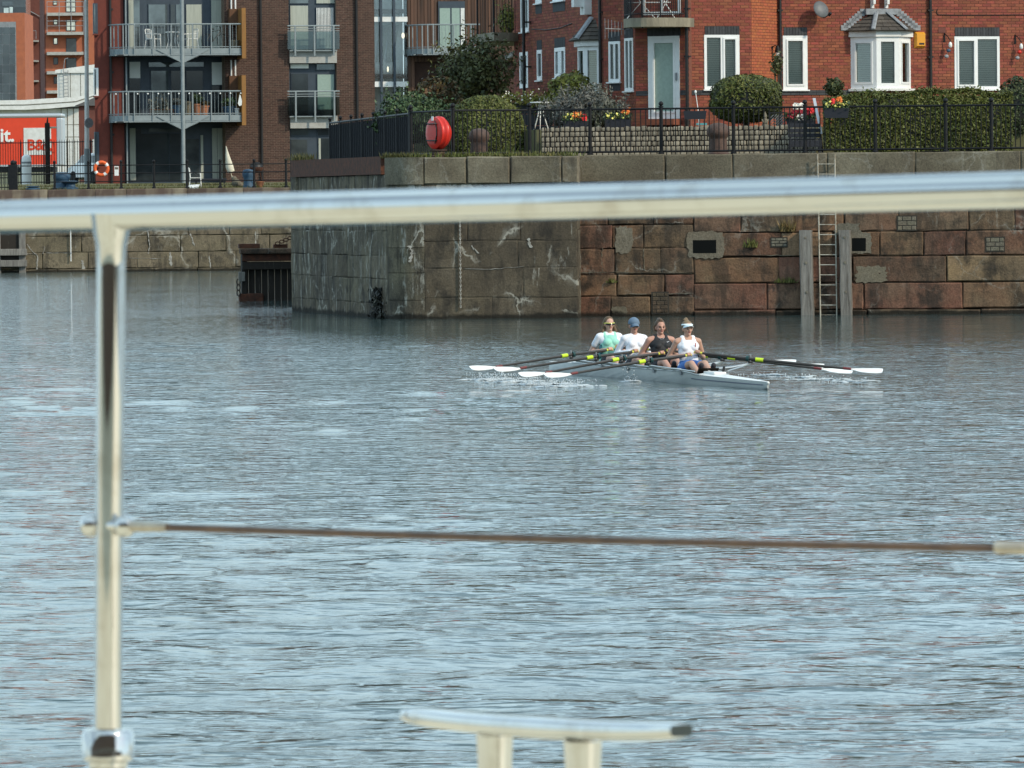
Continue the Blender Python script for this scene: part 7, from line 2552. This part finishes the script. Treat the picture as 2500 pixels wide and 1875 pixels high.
# oars: held in the hands, one thing each
ORD = ['stroke rower in white vest', 'rower in the black vest', 'rower in the long white sleeves', 'rower in the turquoise top']
PHI = R(25)
HANDS = {}
for i, x0 in enumerate(ROW_X):
    px = x0 + .53
    for s in (-1, 1):
        dirv = Vector((math.sin(PHI), s * math.cos(PHI), 0))
        hz = .47 if s > 0 else .43
        pin = Vector((px, s * .80, .365))
        inn = pin - dirv * .86
        inn.z = hz
        tip_z = (.155, .115, .165, .20)[i] if s > 0 else (.15, .125, .175, .16)[i]
        tip = pin + dirv * 2.02
        tip.z = tip_z
        o = thing('scull', 'scull on the image-%s side held by the %s' % ('right' if s > 0 else 'left', ORD[i]), 'oar', B_O, BOAT_RZ, 'sculls of the rowing crew')
        d_out = (tip - pin).normalized()
        d_in = (inn - pin).normalized()
        blade_root = pin + d_out * 1.52
        MB().tube([inn, pin, blade_root], [.019, .024, .019], 10).build('shaft', M['carbon'], o, True)
        MB().tube([inn, inn - d_in * .13], .021, 10).build('grip', M['grip'], o, True)
        MB().tube([pin - d_in * .02 + d_out * .06, pin + d_out * .20], .032, 10).build('sleeve', M['sleeve'], o, True)
        MB().tube([pin + d_in * .02, pin + d_in * .065], .045, 12).build('collar', M['collar'], o, True)
        # hatchet blade, feathered flat on the recovery with a slight scoop
        side = d_out.cross(Vector((0, 0, 1))).normalized() * s
        upv = side.cross(d_out).normalized()
        if upv.z < 0:
            upv = -upv
        vs, fs = [], []
        prof = [(0, .012, .012), (.06, .03, .03), (.16, .055, .09), (.30, .07, .125), (.42, .075, .13), (.48, .065, .115), (.50, .05, .10)]
        tilt = R(32)
        n0 = Vector((.42, 0, .9))
        n0 = (n0 - d_out * n0.dot(d_out)).normalized()
        wv = n0.cross(d_out).normalized()
        nv = d_out.cross(wv).normalized()
        for d, a, b in prof:
            sc = .06 * (d / .5) ** 1.6
            for lat in (-1, -.33, .33, 1):
                lw_ = .82 * (a * max(lat, 0) + b * min(lat, 0))
                base_p = blade_root + d_out * d + wv * lw_ + Vector((0, 0, 1)) * (sc * .55 - .012 * (1 - lat * lat))
                vs.append(base_p)
        nb = len(vs)
        vs += [p - Vector((0, 0, .008)) for p in vs]
        for k in range(len(prof) - 1):
            for l in range(3):
                q = (k * 4 + l, k * 4 + l + 1, k * 4 + l + 5, k * 4 + l + 4)
                fs += [q, tuple(nb + z for z in q[::-1])]
            for l in (0, 3):
                fs.append((k * 4 + l, (k + 1) * 4 + l, nb + (k + 1) * 4 + l, nb + k * 4 + l))
        fs.append((nb - 4, nb - 3, nb - 2, nb - 1, 2 * nb - 1, 2 * nb - 2, 2 * nb - 3, 2 * nb - 4))
        MB().add(vs, fs).build('blade', M['blade'], o, True)
        MB().tube([blade_root - d_out * .10, blade_root + d_out * .02], [.021, .02], 8).build('blade_neck', M['bladetip'], o, True)
        HANDS[(i, s)] = (inn - d_in * .065, d_in.copy())


# ------------------------------------------------------------------ rowers
def remeshed(mb, voxel, name, mat, parent, smooth_it=4, smooth_f=.5):
    """Joins overlapping closed shapes into one continuous skin."""
    me = mb.mesh(name)
    bm = bmesh.new(); bm.from_mesh(me)
    bmesh.ops.recalc_face_normals(bm, faces=bm.faces)
    bm.to_mesh(me); bm.free()
    tmp = bpy.data.objects.new('tmp', me)
    COL.objects.link(tmp)
    md = tmp.modifiers.new('r', 'REMESH'); md.mode = 'VOXEL'; md.voxel_size = voxel
    if smooth_it:
        sm = tmp.modifiers.new('s', 'SMOOTH'); sm.factor = smooth_f; sm.iterations = smooth_it
    bpy.context.view_layer.update()
    out = bpy.data.meshes.new_from_object(tmp.evaluated_get(bpy.context.evaluated_depsgraph_get()))
    bpy.data.objects.remove(tmp)
    out.name = name
    return link(name, out, mat, parent, True)


SKIN = [pm('skin_%d' % k, c, .5, 0, tuple(v * .9 for v in c), 8, spec=.35) for k, c in enumerate(((.52, .30, .215), (.50, .27, .20), (.47, .26, .185), (.60, .36, .275)))]
HAIR = [pm('hair_%d' % k, c, .6, 0, tuple(v * .55 for v in c), 30, stretch=(1, 1, .2)) for k, c in enumerate(((.15, .095, .05), (.17, .11, .065), (.12, .075, .045), (.24, .165, .095)))]
HAIR = [HAIR[3], HAIR[2], HAIR[1], HAIR[0]]
CL = {
    'white': pm('white_sportswear', (.80, .80, .84), .8, 0, (.74, .74, .79), 9, bump=.15, bscale=40),
    'black': pm('black_sportswear', (.014, .014, .016), .7, 0, (.022, .022, .025), 7, bump=.15, bscale=40),
    'turquoise': pm('turquoise_sportswear', (.33, .68, .55), .75, 0, (.28, .62, .50), 7, bump=.15, bscale=40),
    'tealside': pm('dark_teal_trim', (.03, .13, .16), .75),
    'blue': pm('blue_shorts', (.07, .19, .52), .75, 0, (.055, .155, .44), 8, bump=.15, bscale=40),
    'dark': pm('dark_leggings', (.025, .024, .032), .8),
    'cap': pm('blue_grey_cap', (.14, .20, .28), .8, 0, (.11, .165, .235), 12),
    'visor': pm('pale_visor', (.70, .80, .84), .7),
    'neon': pm('neon_yellow_frame', (.72, .74, .12), .4),
    'lens': pm('dark_lens', (.012, .010, .012), .12, spec=.7),
    'lip': pm('lips', (.38, .11, .10), .5),
    'eye': pm('eye', (.03, .025, .02), .3),
}
HEAD_S = .96


def rower(i, x0, label, lean, head_yaw, build_=1.0, top='white', sleeves=None, bottom='dark'):
    """Seated at the finish of the stroke: legs out, handles drawn to the ribs. Rows i counted from the stern."""
    t = thing('person', label, 'person', B_O, BOAT_RZ, 'rowing crew in the boat')
    o = Vector((x0, 0, 0))
    ln = math.radians(lean)

    def T(x, y, z):
        """Torso point: leaned back about the hips at height .22."""
        zz = z - .22
        return o + Vector((x * math.cos(ln) - zz * math.sin(ln), y, .22 + zz * math.cos(ln) + x * math.sin(ln)))
    rot = Matrix.Rotation(-ln, 3, 'Y')
    B = build_
    torso = [((0, 0, .25), (.115 * B, .175 * B, .10)), ((.0, 0, .36), (.092 * B, .138 * B, .12)), ((.005, 0, .47), (.10 * B, .148 * B, .12)), ((.0, 0, .565), (.10 * B, .165 * B, .10)), ((-.005, 0, .635), (.075, .15, .07))]
    sk = MB()
    for c, r_ in torso:
        sk.ball(T(*c), r_, 18, 12, rot)
    sh = {}
    head = T(.015, 0, .83)
    head = head + Vector((.02, 0, 0))
    neck0 = T(-.005, 0, .66)
    sk.limb(neck0, head + Vector((-.012, 0, -.07)), .056, .050, 12)
    el, wr = {}, {}
    for s in (-1, 1):
        sp = T(-.005, s * .166 * B, .635)
        sk.limb(T(0, s * .06, .665), sp, .055, .055, 12)
        hand, din = HANDS[(i, s)]
        w_ = hand + Vector((-.075, s * .035, -.005))
        e_ = o + Vector((-.15 - .3 * math.sin(ln), s * (.285 * B), .36))
        # keep the arm lengths human
        e_ = sp + (e_ - sp).normalized() * .285
        el[s], wr[s], sh[s] = e_, w_, sp
        sk.limb(sp, e_, .052 * B, .041 * B, 12)
        sk.limb(e_, w_, .042 * B, .027, 12)
        # hand: palm, four curled fingers and a thumb round the grip
        ax = din
        fwd = Vector((1, 0, 0)) - ax * ax.x
        fwd.normalize()
        up = Vector((0, 0, 1))
        sk.ball(hand + Vector((-.035, 0, .012)), (.042, .040, .020), 12, 8)
        sk.limb(w_, hand + Vector((-.035, 0, .012)), .025, .03, 10)
        for k, ln_ in enumerate((.92, 1.0, .96, .78)):
            b0 = hand + ax * (-.033 + .022 * k) + Vector((-.012, 0, .030))
            b1 = b0 + fwd * (.034 * ln_) + up * .004
            b2 = b1 + fwd * .008 - up * (.034 * ln_)
            b3 = b2 - fwd * (.022 * ln_) - up * .012
            sk.limb(b0, b1, .0105, .010, 8); sk.limb(b1, b2, .010, .0092, 8); sk.limb(b2, b3, .0092, .0085, 8)
        tb = hand + ax * .03 + Vector((-.03, 0, .0))
        sk.limb(tb, hand + ax * .048 + fwd * .01 - up * .012, .013, .0105, 8)
        sk.limb(hand + ax * .048 + fwd * .01 - up * .012, hand + ax * .052 + fwd * .03 - up * .02, .0105, .0095, 8)
        # legs
        hip = o + Vector((.03, s * .09, .235))
        knee = o + Vector((.46, s * .105, .30))
        ank = o + Vector((.86, s * .095, .15))
        sk.limb(hip, knee, .085 * B, .056, 14)
        sk.limb(knee, ank, .055, .036, 12)
        sk.limb(knee.lerp(ank, .25) + Vector((0, 0, -.015)), knee.lerp(ank, .45) + Vector((0, 0, -.02)), .05, .045, 10)
        sk.limb(ank, ank + Vector((.07, 0, .12)), .036, .030, 10)
    # head in its own turned frame
    hr = Matrix.Rotation(math.radians(head_yaw), 3, 'Z')

    def Hd(x, y, z):
        return head + hr @ (Vector((x, y, z)) * HEAD_S)
    hb = lambda c, r_: sk.ball(Hd(*c), tuple(v * HEAD_S for v in r_), 16, 12, hr)
    hb((-.008, 0, .035), (.094, .077, .085))
    hb((.012, 0, -.02), (.075, .064, .075))
    hb((.034, 0, -.068), (.046, .043, .042))
    hb((.068, 0, -.088), (.022, .022, .018))
    hb((.080, 0, .020), (.016, .045, .012))
    hb((.060, .036, -.022), (.024, .022, .020))
    hb((.060, -.036, -.022), (.024, .022, .020))
    sk.limb(Hd(.086, 0, .008), Hd(.106, 0, -.026), .009, .0145, 8)
    for s in (-1, 1):
        hb((-.006, s * .078, -.008), (.020, .010, .031))
    body = remeshed(sk, .0075, 'body', SKIN[i], t, 3, .45)
    # face
    for s in (-1, 1):
        MB().ball(Hd(.083, s * .031, .0), (.008, .014, .007), 10, 6, hr).build('eye', CL['eye'], t, True)
        MB().tube([Hd(.088, s * .014, .022), Hd(.092, s * .032, .027), Hd(.082, s * .05, .021)], .0045, 6).build('eyebrow', HAIR[i], t, True)
    MB().ball(Hd(.083, 0, -.056), (.009, .023, .0075), 10, 6, hr).build('mouth', CL['lip'], t, True)
    # clothing
    g = MB()
    for k, (c, r_) in enumerate(torso):
        if k == 4:
            continue
        e = .012
        g.ball(T(*c), (r_[0] + e, r_[1] + e, r_[2] + e * .5), 18, 12, rot)
    for s in (-1, 1):
        g.ball(T(.085, s * .068, .52), (.052, .062, .055), 12, 9, rot)
        if top in ('white_vest', 'black'):
            g.limb(T(.05, s * .078, .59), T(.0, s * .078, .690), .05, .046, 10)
            g.limb(T(.0, s * .078, .690), T(-.06, s * .07, .59), .046, .045, 10)
        else:
            g.limb(T(.0, s * .05, .660), sh[s], .061, .060, 12)
            g.ball(T(0, 0, .63), (.088, .14, .065), 16, 10, rot)
            if sleeves == 'long':
                g.limb(sh[s], el[s], .059 * B, .049 * B, 12)
                g.limb(el[s], el[s].lerp(wr[s], .92), .053 * B, .037, 12)
            else:
                g.limb(sh[s], sh[s].lerp(el[s], .50), .060 * B, .060 * B, 12)
    nm = {'white_vest': 'white', 'black': 'black', 'white': 'white'}[top]
    remeshed(g, .009, 'shirt', CL[nm], t, 3, .5)
    if i == 3:
        v = MB()
        for k, (c, r_) in enumerate(torso[:4]):
            v.ball(T(*c), (r_[0] + .034, r_[1] + (.018 if k < 3 else -.030), r_[2] + .012), 18, 12, rot)
        for s in (-1, 1):
            v.ball(T(.094, s * .062, .52), (.066, .074, .068), 12, 9, rot)
            v.limb(T(.085, s * .07, .56), T(.015, s * .082, .682), .036, .036, 10)
            v.limb(T(.015, s * .082, .682), T(-.07, s * .06, .60), .036, .03, 10)
        remeshed(v, .009, 'overtop', CL['turquoise'], t, 3, .5)
        for s in (-1, 1):
            MB().tube([T(.02, s * .165, .28), T(.03, s * .160, .40), T(.045, s * .160, .50)], [.03, .034, .02], 10).build('side_panel', CL['tealside'], t, True)
    p_ = MB()
    p_.ball(o + Vector((0, 0, .235)), (.135 * B, .192 * B, .095), 18, 12)
    p_.ball(T(0, 0, .30), (.118 * B, .165 * B, .07), 18, 10, rot)
    for s in (-1, 1):
        hip = o + Vector((.03, s * .09, .235)); knee = o + Vector((.46, s * .105, .30)); ank = o + Vector((.86, s * .095, .15))
        f_ = .50 if bottom != 'long' else 1.0
        p_.limb(hip, hip.lerp(knee, f_), .096 * B, .085 if f_ < 1 else .064, 14)
    remeshed(p_, .009, 'shorts', CL['blue' if bottom == 'blue' else 'dark' if bottom in ('dark', 'long') else bottom], t, 3, .5)
    for s in (-1, 1):
        ank = o + Vector((.86, s * .095, .14))
        MB().limb(ank + Vector((-.01, 0, -.02)), ank + Vector((.09, 0, .15)), .045, .038, 10).build('shoe', CL['dark'], t, True)
    return t, Hd, hr, T


def hair_cap(t, i, Hd, hr, extra, low=.0):
    h = MB()
    h.ball(Hd(-.022, 0, .048), tuple(v * HEAD_S for v in (.094, .086, .088)), 18, 12, hr)
    h.ball(Hd(-.045, 0, -.005), tuple(v * HEAD_S for v in (.066, .078, .075)), 16, 10, hr)
    for a, b, ra, rb in extra:
        h.limb(Hd(*a), Hd(*b), ra, rb, 10)
    return remeshed(h, .008, 'hair', HAIR[i], t, 3, .4)


def strands(t, i, lines):
    mb = MB()
    for ln_ in lines:
        mb.tube(ln_, [.006] * (len(ln_) - 1) + [.002], 5)
    mb.build('loose_strands', HAIR[i], t, True)


def shell_cap(t, Hd, hr, c, r_, zmin, mat, name):
    """Upper part of an ellipsoid over the head."""
    mb = MB().ball((0, 0, 0), 1, 24, 14)
    vs = []
    for p in mb.v:
        q = Vector(p)
        q = Vector((q.x * r_[0], q.y * r_[1], max(q.z * r_[2], zmin)))
        vs.append(Hd(c[0] + q.x, c[1] + q.y, c[2] + q.z))
    mb.v = [tuple(v) for v in vs]
    return mb.build(name, mat, t, True)


def peak(t, Hd, z, r0, r1, width, drop, mat, name):
    """Curved cap peak: r0 at the band, r1 at its front edge."""
    vs, fs = [], []
    n = 10
    for k in range(n + 1):
        a = math.radians(-width + 2 * width * k / n)
        for j, f_ in enumerate((0, .5, 1)):
            rr_ = r0 + (r1 - r0) * f_ * math.cos(a * 90 / width * .98)
            vs.append(Hd(rr_ * math.cos(a) * (1 + .0), .083 * math.sin(a) * (1 + .08 * f_), z - drop * f_ + .012 * math.cos(a * 2) - .014 * abs(math.sin(a)) ** 2))
    m = len(vs)
    vs += [v - Vector((0, 0, .006)) for v in vs]
    for k in range(n):
        for j in range(2):
            q = (k * 3 + j, k * 3 + j + 1, k * 3 + j + 4, k * 3 + j + 3)
            fs += [q, tuple(m + z_ for z_ in q[::-1])]
        fs.append((k * 3 + 2, m + k * 3 + 2, m + k * 3 + 5, k * 3 + 5))
    MB().add(vs, fs).build(name, mat, t, True)


# stroke: white vest, blue shorts, white visor
t, Hd, hr, T = rower(0, ROW_X[0], 'rower in white vest, blue shorts and white visor, nearest the stern', 12, 6, 1.0, 'white_vest', None, 'blue')
hair_cap(t, 0, Hd, hr, [((-.05, 0, .11), (-.06, .0, .15), .035, .03), ((-.05, .03, .12), (-.03, -.05, .15), .02, .012), ((-.05, .07, -.02), (-.05, .07, -.09), .02, .01)])
shell_cap(t, Hd, hr, (-.014, 0, .060), (.104, .092, .034), -.004, CL['visor'], 'visor_band')
peak(t, Hd, .064, .086, .168, 72, .024, CL['visor'], 'visor_peak')
MB().box(-.008, .008, -.002, .002, -.028, .028).build('chest_badge', CL['lip'], t, False, Matrix.Translation(T(.142, .078, .555)) @ Matrix.Rotation(R(90), 4, 'Z') @ Matrix.Rotation(R(-8), 4, 'X'))
MB().lathe([(.030, -.008), (.033, 0), (.030, .008)], 12).build('wrist_strap', CL['dark'], t, True, Matrix.Translation(HANDS[(0, 1)][0] + Vector((-.085, .04, -.005))) @ Matrix.Rotation(R(90), 4, 'Y'))
# second: black vest
t, Hd, hr, T = rower(1, ROW_X[1], 'rower in black sleeveless vest with brown hair tied back', 14, 2, 1.07, 'black', None, 'dark')
hair_cap(t, 1, Hd, hr, [((.03, 0, .115), (-.05, .0, .115), .035, .045), ((-.02, -.085, .03), (-.03, -.085, -.05), .02, .012), ((-.03, .085, .02), (-.04, .09, -.06), .022, .012), ((-.10, 0, .03), (-.15, .04, -.06), .035, .02)])
strands(t, 1, [[Hd(-.03, .085, .03), Hd(-.03, .12, -.02), Hd(-.02, .13, -.09)], [Hd(-.05, .08, .0), Hd(-.05, .13, -.05), Hd(-.04, .17, -.12)], [Hd(.0, -.085, .05), Hd(-.01, -.105, .0), Hd(.0, -.1, -.05)]])
MB().tube([(-.022, 0, .004), (-.012, 0, -.006), (.024, 0, .010)], [.002, .006, .001], 6).build('chest_mark', CL['white'], t, False, Matrix.Translation(T(.145, .075, .575)) @ Matrix.Rotation(R(90), 4, 'Z'))
MB().tube([T(.05, -.055, .68), T(.09, -.02, .63), T(.095, .01, .625), T(.05, .055, .68)], .003, 5).build('necklace', M['silver'], t, True)
# third: white long sleeves, cap
t, Hd, hr, T = rower(2, ROW_X[2], 'rower in long white sleeves and a blue-grey cap', 14, 0, .95, 'white', 'long', 'dark')
hair_cap(t, 2, Hd, hr, [((-.10, 0, .0), (-.14, 0, -.08), .03, .02)])
shell_cap(t, Hd, hr, (-.014, 0, .045), (.108, .094, .100), -.012, CL['cap'], 'cap_crown')
peak(t, Hd, .040, .085, .165, 62, .042, CL['cap'], 'cap_peak')
MB().tube([Hd(.065, -.066, .002), Hd(.095, -.03, .002), Hd(.098, 0, .0), Hd(.095, .03, .002), Hd(.065, .066, .002)], .013, 8).build('sunglasses', CL['lens'], t, True)
# bow: turquoise over white T-shirt, long hair, yellow-framed glasses
t, Hd, hr, T = rower(3, ROW_X[3], 'rower in turquoise top over white T-shirt with yellow-framed sunglasses', 12, 4, .98, 'white', 'short', 'dark')
hair_cap(t, 3, Hd, hr, [((-.03, .078, .02), (.0, .105, -.10), .028, .032), ((.0, .105, -.10), (.03, .12, -.22), .032, .022), ((-.03, -.078, .02), (-.01, -.105, -.10), .028, .030), ((-.01, -.105, -.10), (.02, -.115, -.20), .030, .018), ((-.08, 0, .0), (-.10, 0, -.2), .06, .05)])
strands(t, 3, [[Hd(-.03, .085, .03), Hd(-.02, .15, -.04), Hd(-.01, .20, -.12)], [Hd(-.03, .085, .0), Hd(-.02, .14, -.08), Hd(-.01, .17, -.17)]])
gl_ = MB().tube([Hd(.060, -.070, .006), Hd(.092, -.034, .004), Hd(.098, 0, .004), Hd(.092, .034, .004), Hd(.060, .070, .006)], .017, 8).build('sunglasses', CL['lens'], t, True)
MB().tube([Hd(.0, -.086, .018), Hd(.062, -.074, .022), Hd(.098, -.034, .020), Hd(.103, 0, .018), Hd(.098, .034, .020), Hd(.062, .074, .022), Hd(.0, .086, .018)], .007, 6).build('yellow_frame', CL['neon'], gl_, True)

# ------------------------------------------------------------------ splashes
rs = np.random.RandomState(91)
M['spray'] = pm('white_spray', (.62, .66, .68), .25, 0, (.5, .55, .58), 9, spec=.6)


def splash(label, centre, n, rad, h, seed, along=None):
    rg = random.Random(seed)
    mb = MB()
    for k in range(n):
        a = rg.uniform(0, 6.28)
        r_ = rad * abs(rg.gauss(0, .55))
        p = Vector((math.cos(a) * r_, math.sin(a) * r_, h * rg.random() ** 2.6))
        if along is not None:
            p += along * rg.uniform(-1, 1)
        s = rg.uniform(.003, .009)
        mb.ball(p, (s * 1.2, s, s * rg.uniform(.8, 1.8)), 5, 4)
    for k in range(n // 4):
        a = rg.uniform(0, 6.28)
        r_ = rad * rg.random()
        c = Vector((math.cos(a) * r_, math.sin(a) * r_, rg.uniform(.0, .02)))
        if along is not None:
            c += along * rg.uniform(-1, 1)
        mb.ball(c, (rg.uniform(.03, .10), rg.uniform(.015, .04), rg.uniform(.004, .014)), 7, 5)
    o = mb.build('splash', M['spray'], None, True, Matrix.Translation(centre), 'stuff')
    return tag(o, label, 'splash')


for i in range(4):
    for s in (-1, 1):
        c = bp(ROW_X[i] + .95, s * (2.25 if s > 0 else 2.2), .0)
        n = 320 if s < 0 else 110
        if i > 1 and s > 0:
            n = 60
        splash('white water spray left by the image-%s blade of the %s' % ('right' if s > 0 else 'left', ORD[i]), c, n, .36, .12 if s < 0 else .06, 300 + i * 2 + s, B_P * .25)
splash('thin jet of spray thrown up beside the hull below the white-sleeved rower', bp(-5.1, -.62, 0), 90, .08, .30, 320, B_P * .10)

# ================================================================== FOREGROUND: THE SHIP'S RAIL
DK_Z = 1.86
MB().prism([(-45, -6), (9, -6), (9, 6.35 * KD), (-45, 6.35 * KD)], DK_Z - .12, DK_Z).build('deck', M['deck'], kind='structure')
t = thing('added_deck_house', 'unseen brown deck house added behind the camera for the rail reflections', 'deck house', (0, -1.2, DK_Z))  # unseen block added for the dark line in the rail's reflection
MB().box(-44, 8, -2.5, 0, 0, 6.6).build('wall', M['cabin'], t)
MB().box(-44.2, 8.2, -2.7, .25, 6.6, 6.75).build('roof', M['deck'], t)
for k in range(-9, 6):
    w_ = MB().box(-5.4 + k * 2, -4.4 + k * 2, .0, .03, 1.2, 2.2).build('window', M['deck'], t)
    MB().box(-5.32 + k * 2, -4.48 + k * 2, .03, .035, 1.28, 2.12).build('pane', M['panedark'], w_)

RL, RR_ = at(-140, 533.5, 6.0), at(2640, 459.5, 5.22)
pj = None


def rail_at(px):
    lo, hi = 0.0, 1.0
    for _ in range(40):
        m_ = (lo + hi) / 2
        p = RL.lerp(RR_, m_)
        d = CAM_ROT.transposed() @ (p - Vector((0, 0, CAM_H)))
        x = IMG_W / 2 + d.x / -d.z * F_PX
        if x < px:
            lo = m_
        else:
            hi = m_
    return RL.lerp(RR_, lo)


J = rail_at(272)
base_p = at(263, 1858, J.y / KD)
t = thing('ship_rail', 'polished steel ship rail with one post crossing the foreground', 'ship rail', (base_p.x, base_p.y, DK_Z))
inv = Matrix.Translation(-Vector(t.location))
MB().tube([RL, RR_], .0238, 40).build('handrail', M['steel'], t, True, inv)
axis = (J - base_p).normalized()
MB().tube([base_p - axis * .1, J - axis * .075, J - axis * .045, J - axis * .028, J], [.0205, .0205, .0215, .0255, .030], 40).build('post', M['steel'], t, True, inv)
c0 = base_p + axis * (.045 * 1)
prof_pts = [base_p - axis * .10, base_p - axis * .012, base_p - axis * .008, base_p + axis * .0, base_p + axis * .004, base_p + axis * .040, base_p + axis * .046]
MB().tube(prof_pts, [.034, .034, .030, .030, .038, .038, .034], 40).build('base_collar', M['steel'], t, True, inv)
MB().lathe([(.07, -.002), (.07, .008), (.06, .012)], 32, (base_p.x, base_p.y, DK_Z)).build('base_flange', M['steel'], t, True, inv)
# wire
W0 = at(300, 1284, (J.y - .03) / KD); W1 = at(2700, 1343, 5.2)
wt = thing('guard_wire', 'thin brown guard wire running right from the rail post', 'wire', W0)
inv = Matrix.Translation(-Vector(wt.location))
sag = []
for k in range(25):
    a_ = k / 24
    sag.append(W0.lerp(W1, a_) - Vector((0, 0, .0035 * math.sin(math.pi * a_))))
MB().tube(sag, .0052, 12).build('cable', M['wire'], wt, True, inv)
d = (W1 - W0).normalized()
MB().tube([W0 - d * .0, W0 + d * .05, W0 + d * .085], [.0085, .0075, .0062], 16).build('swaged_end', M['wire_end'], wt, True, inv)
e_ = None
for k in range(400):
    q = W0.lerp(W1, k / 400)
    dd = CAM_ROT.transposed() @ (q - Vector((0, 0, CAM_H)))
    if IMG_W / 2 + dd.x / -dd.z * F_PX > 2432:
        e_ = q
        break
MB().tube([e_, e_ + d * .12], .0078, 16).build('swaged_end', M['wire_end'], wt, True, inv)
MB().ball(W0 + d * .004, (.016, .016, .0165), 20, 14).build('eye_fitting', M['steel'], wt, True, inv)
MB().tube([W0 - d * .066, W0], .008, 12).build('stud', M['steel'], wt, True, inv)
MB().ball(W0 - d * .062, (.017, .017, .0175), 20, 14).build('dome_nut', M['steel'], wt, True, inv)

# mooring cleat
CL0, CL1 = at(1002, 1744, 5.45), at(1664, 1784, 4.98)
u = (CL1 - CL0).normalized()
L_ = (CL1 - CL0).length
mid = (CL0 + CL1) / 2
t = thing('deck_cleat', 'polished steel mooring cleat with flared horns at the bottom of the frame', 'cleat', (mid.x, mid.y, DK_Z))
inv = Matrix.Translation(-Vector(t.location))
side = Vector((-u.y, u.x, 0)).normalized()
up = u.cross(side)
up = up if up.z > 0 else -up
vs, fs = [], []
n_s, n_c = 28, 24
for k in range(n_s + 1):
    a_ = k / n_s
    lift = .006 * (abs(a_ - .5) * 2) ** 2.2 - .006
    th = .0115 + .0025 * (1 - abs(a_ - .5) * 2)
    wd = .030 - .008 * (abs(a_ - .5) * 2) ** 3
    e_k = min(k, n_s - k)
    if e_k < 3:
        th *= (.66, .88, .97)[e_k]; wd *= (.70, .90, .97)[e_k]
    c = CL0.lerp(CL1, a_) + up * lift
    for j in range(n_c):
        b = 2 * math.pi * j / n_c
        sx = math.copysign(abs(math.cos(b)) ** .55, math.cos(b))
        sz = math.copysign(abs(math.sin(b)) ** .55, math.sin(b))
        vs.append(c + side * (wd * sx) + up * (th * sz))
for k in range(n_s):
    for j in range(n_c):
        j2 = (j + 1) % n_c
        fs.append((k * n_c + j, k * n_c + j2, (k + 1) * n_c + j2, (k + 1) * n_c + j))
fs.append(tuple(range(n_c - 1, -1, -1))); fs.append(tuple(n_s * n_c + j for j in range(n_c)))
MB().add(vs, fs).build('horn_bar', M['steel'], t, True, inv)
for px in (1211, 1438):
    a_ = (px - 982) / (1672 - 982)
    c = CL0.lerp(CL1, a_ * .99) - up * .02
    b = Vector((c.x, c.y, DK_Z))
    MB().tube([c, c.lerp(b, .15), c.lerp(b, .7), b], [.0245, .0225, .0225, .030], 28, flat=(1.0, 1.0)).build('leg', M['steel'], t, True, inv)
MB().rbox(-.14, .14, -.035, .035, 0, .012, .005).build('base_plate', M['steel'], t, False, Matrix.Rotation(math.atan2(u.y, u.x), 4, 'Z'))

# near side of the dock, unseen; building added to darken the steel reflections
MB().box(-260, 260, -140, -70, -1, 3.4).build('near_quay_ground', M['paving'], kind='structure')
t = thing('added_warehouse', 'unseen long brown brick building added behind the camera for the steel reflections', 'added_warehouse', (0, -80, 3.4))
MB().box(-220, 220, -14, 0, 0, 9).build('wall', M['brownbrick'], t)
MB().add([(-222, .5, 9), (222, .5, 9), (222, -14.5, 9), (-222, -14.5, 9), (-222, -7, 13), (222, -7, 13)], [(0, 1, 5, 4), (2, 3, 4, 5), (1, 2, 5), (3, 0, 4)]).build('roof', M['slate'], t)
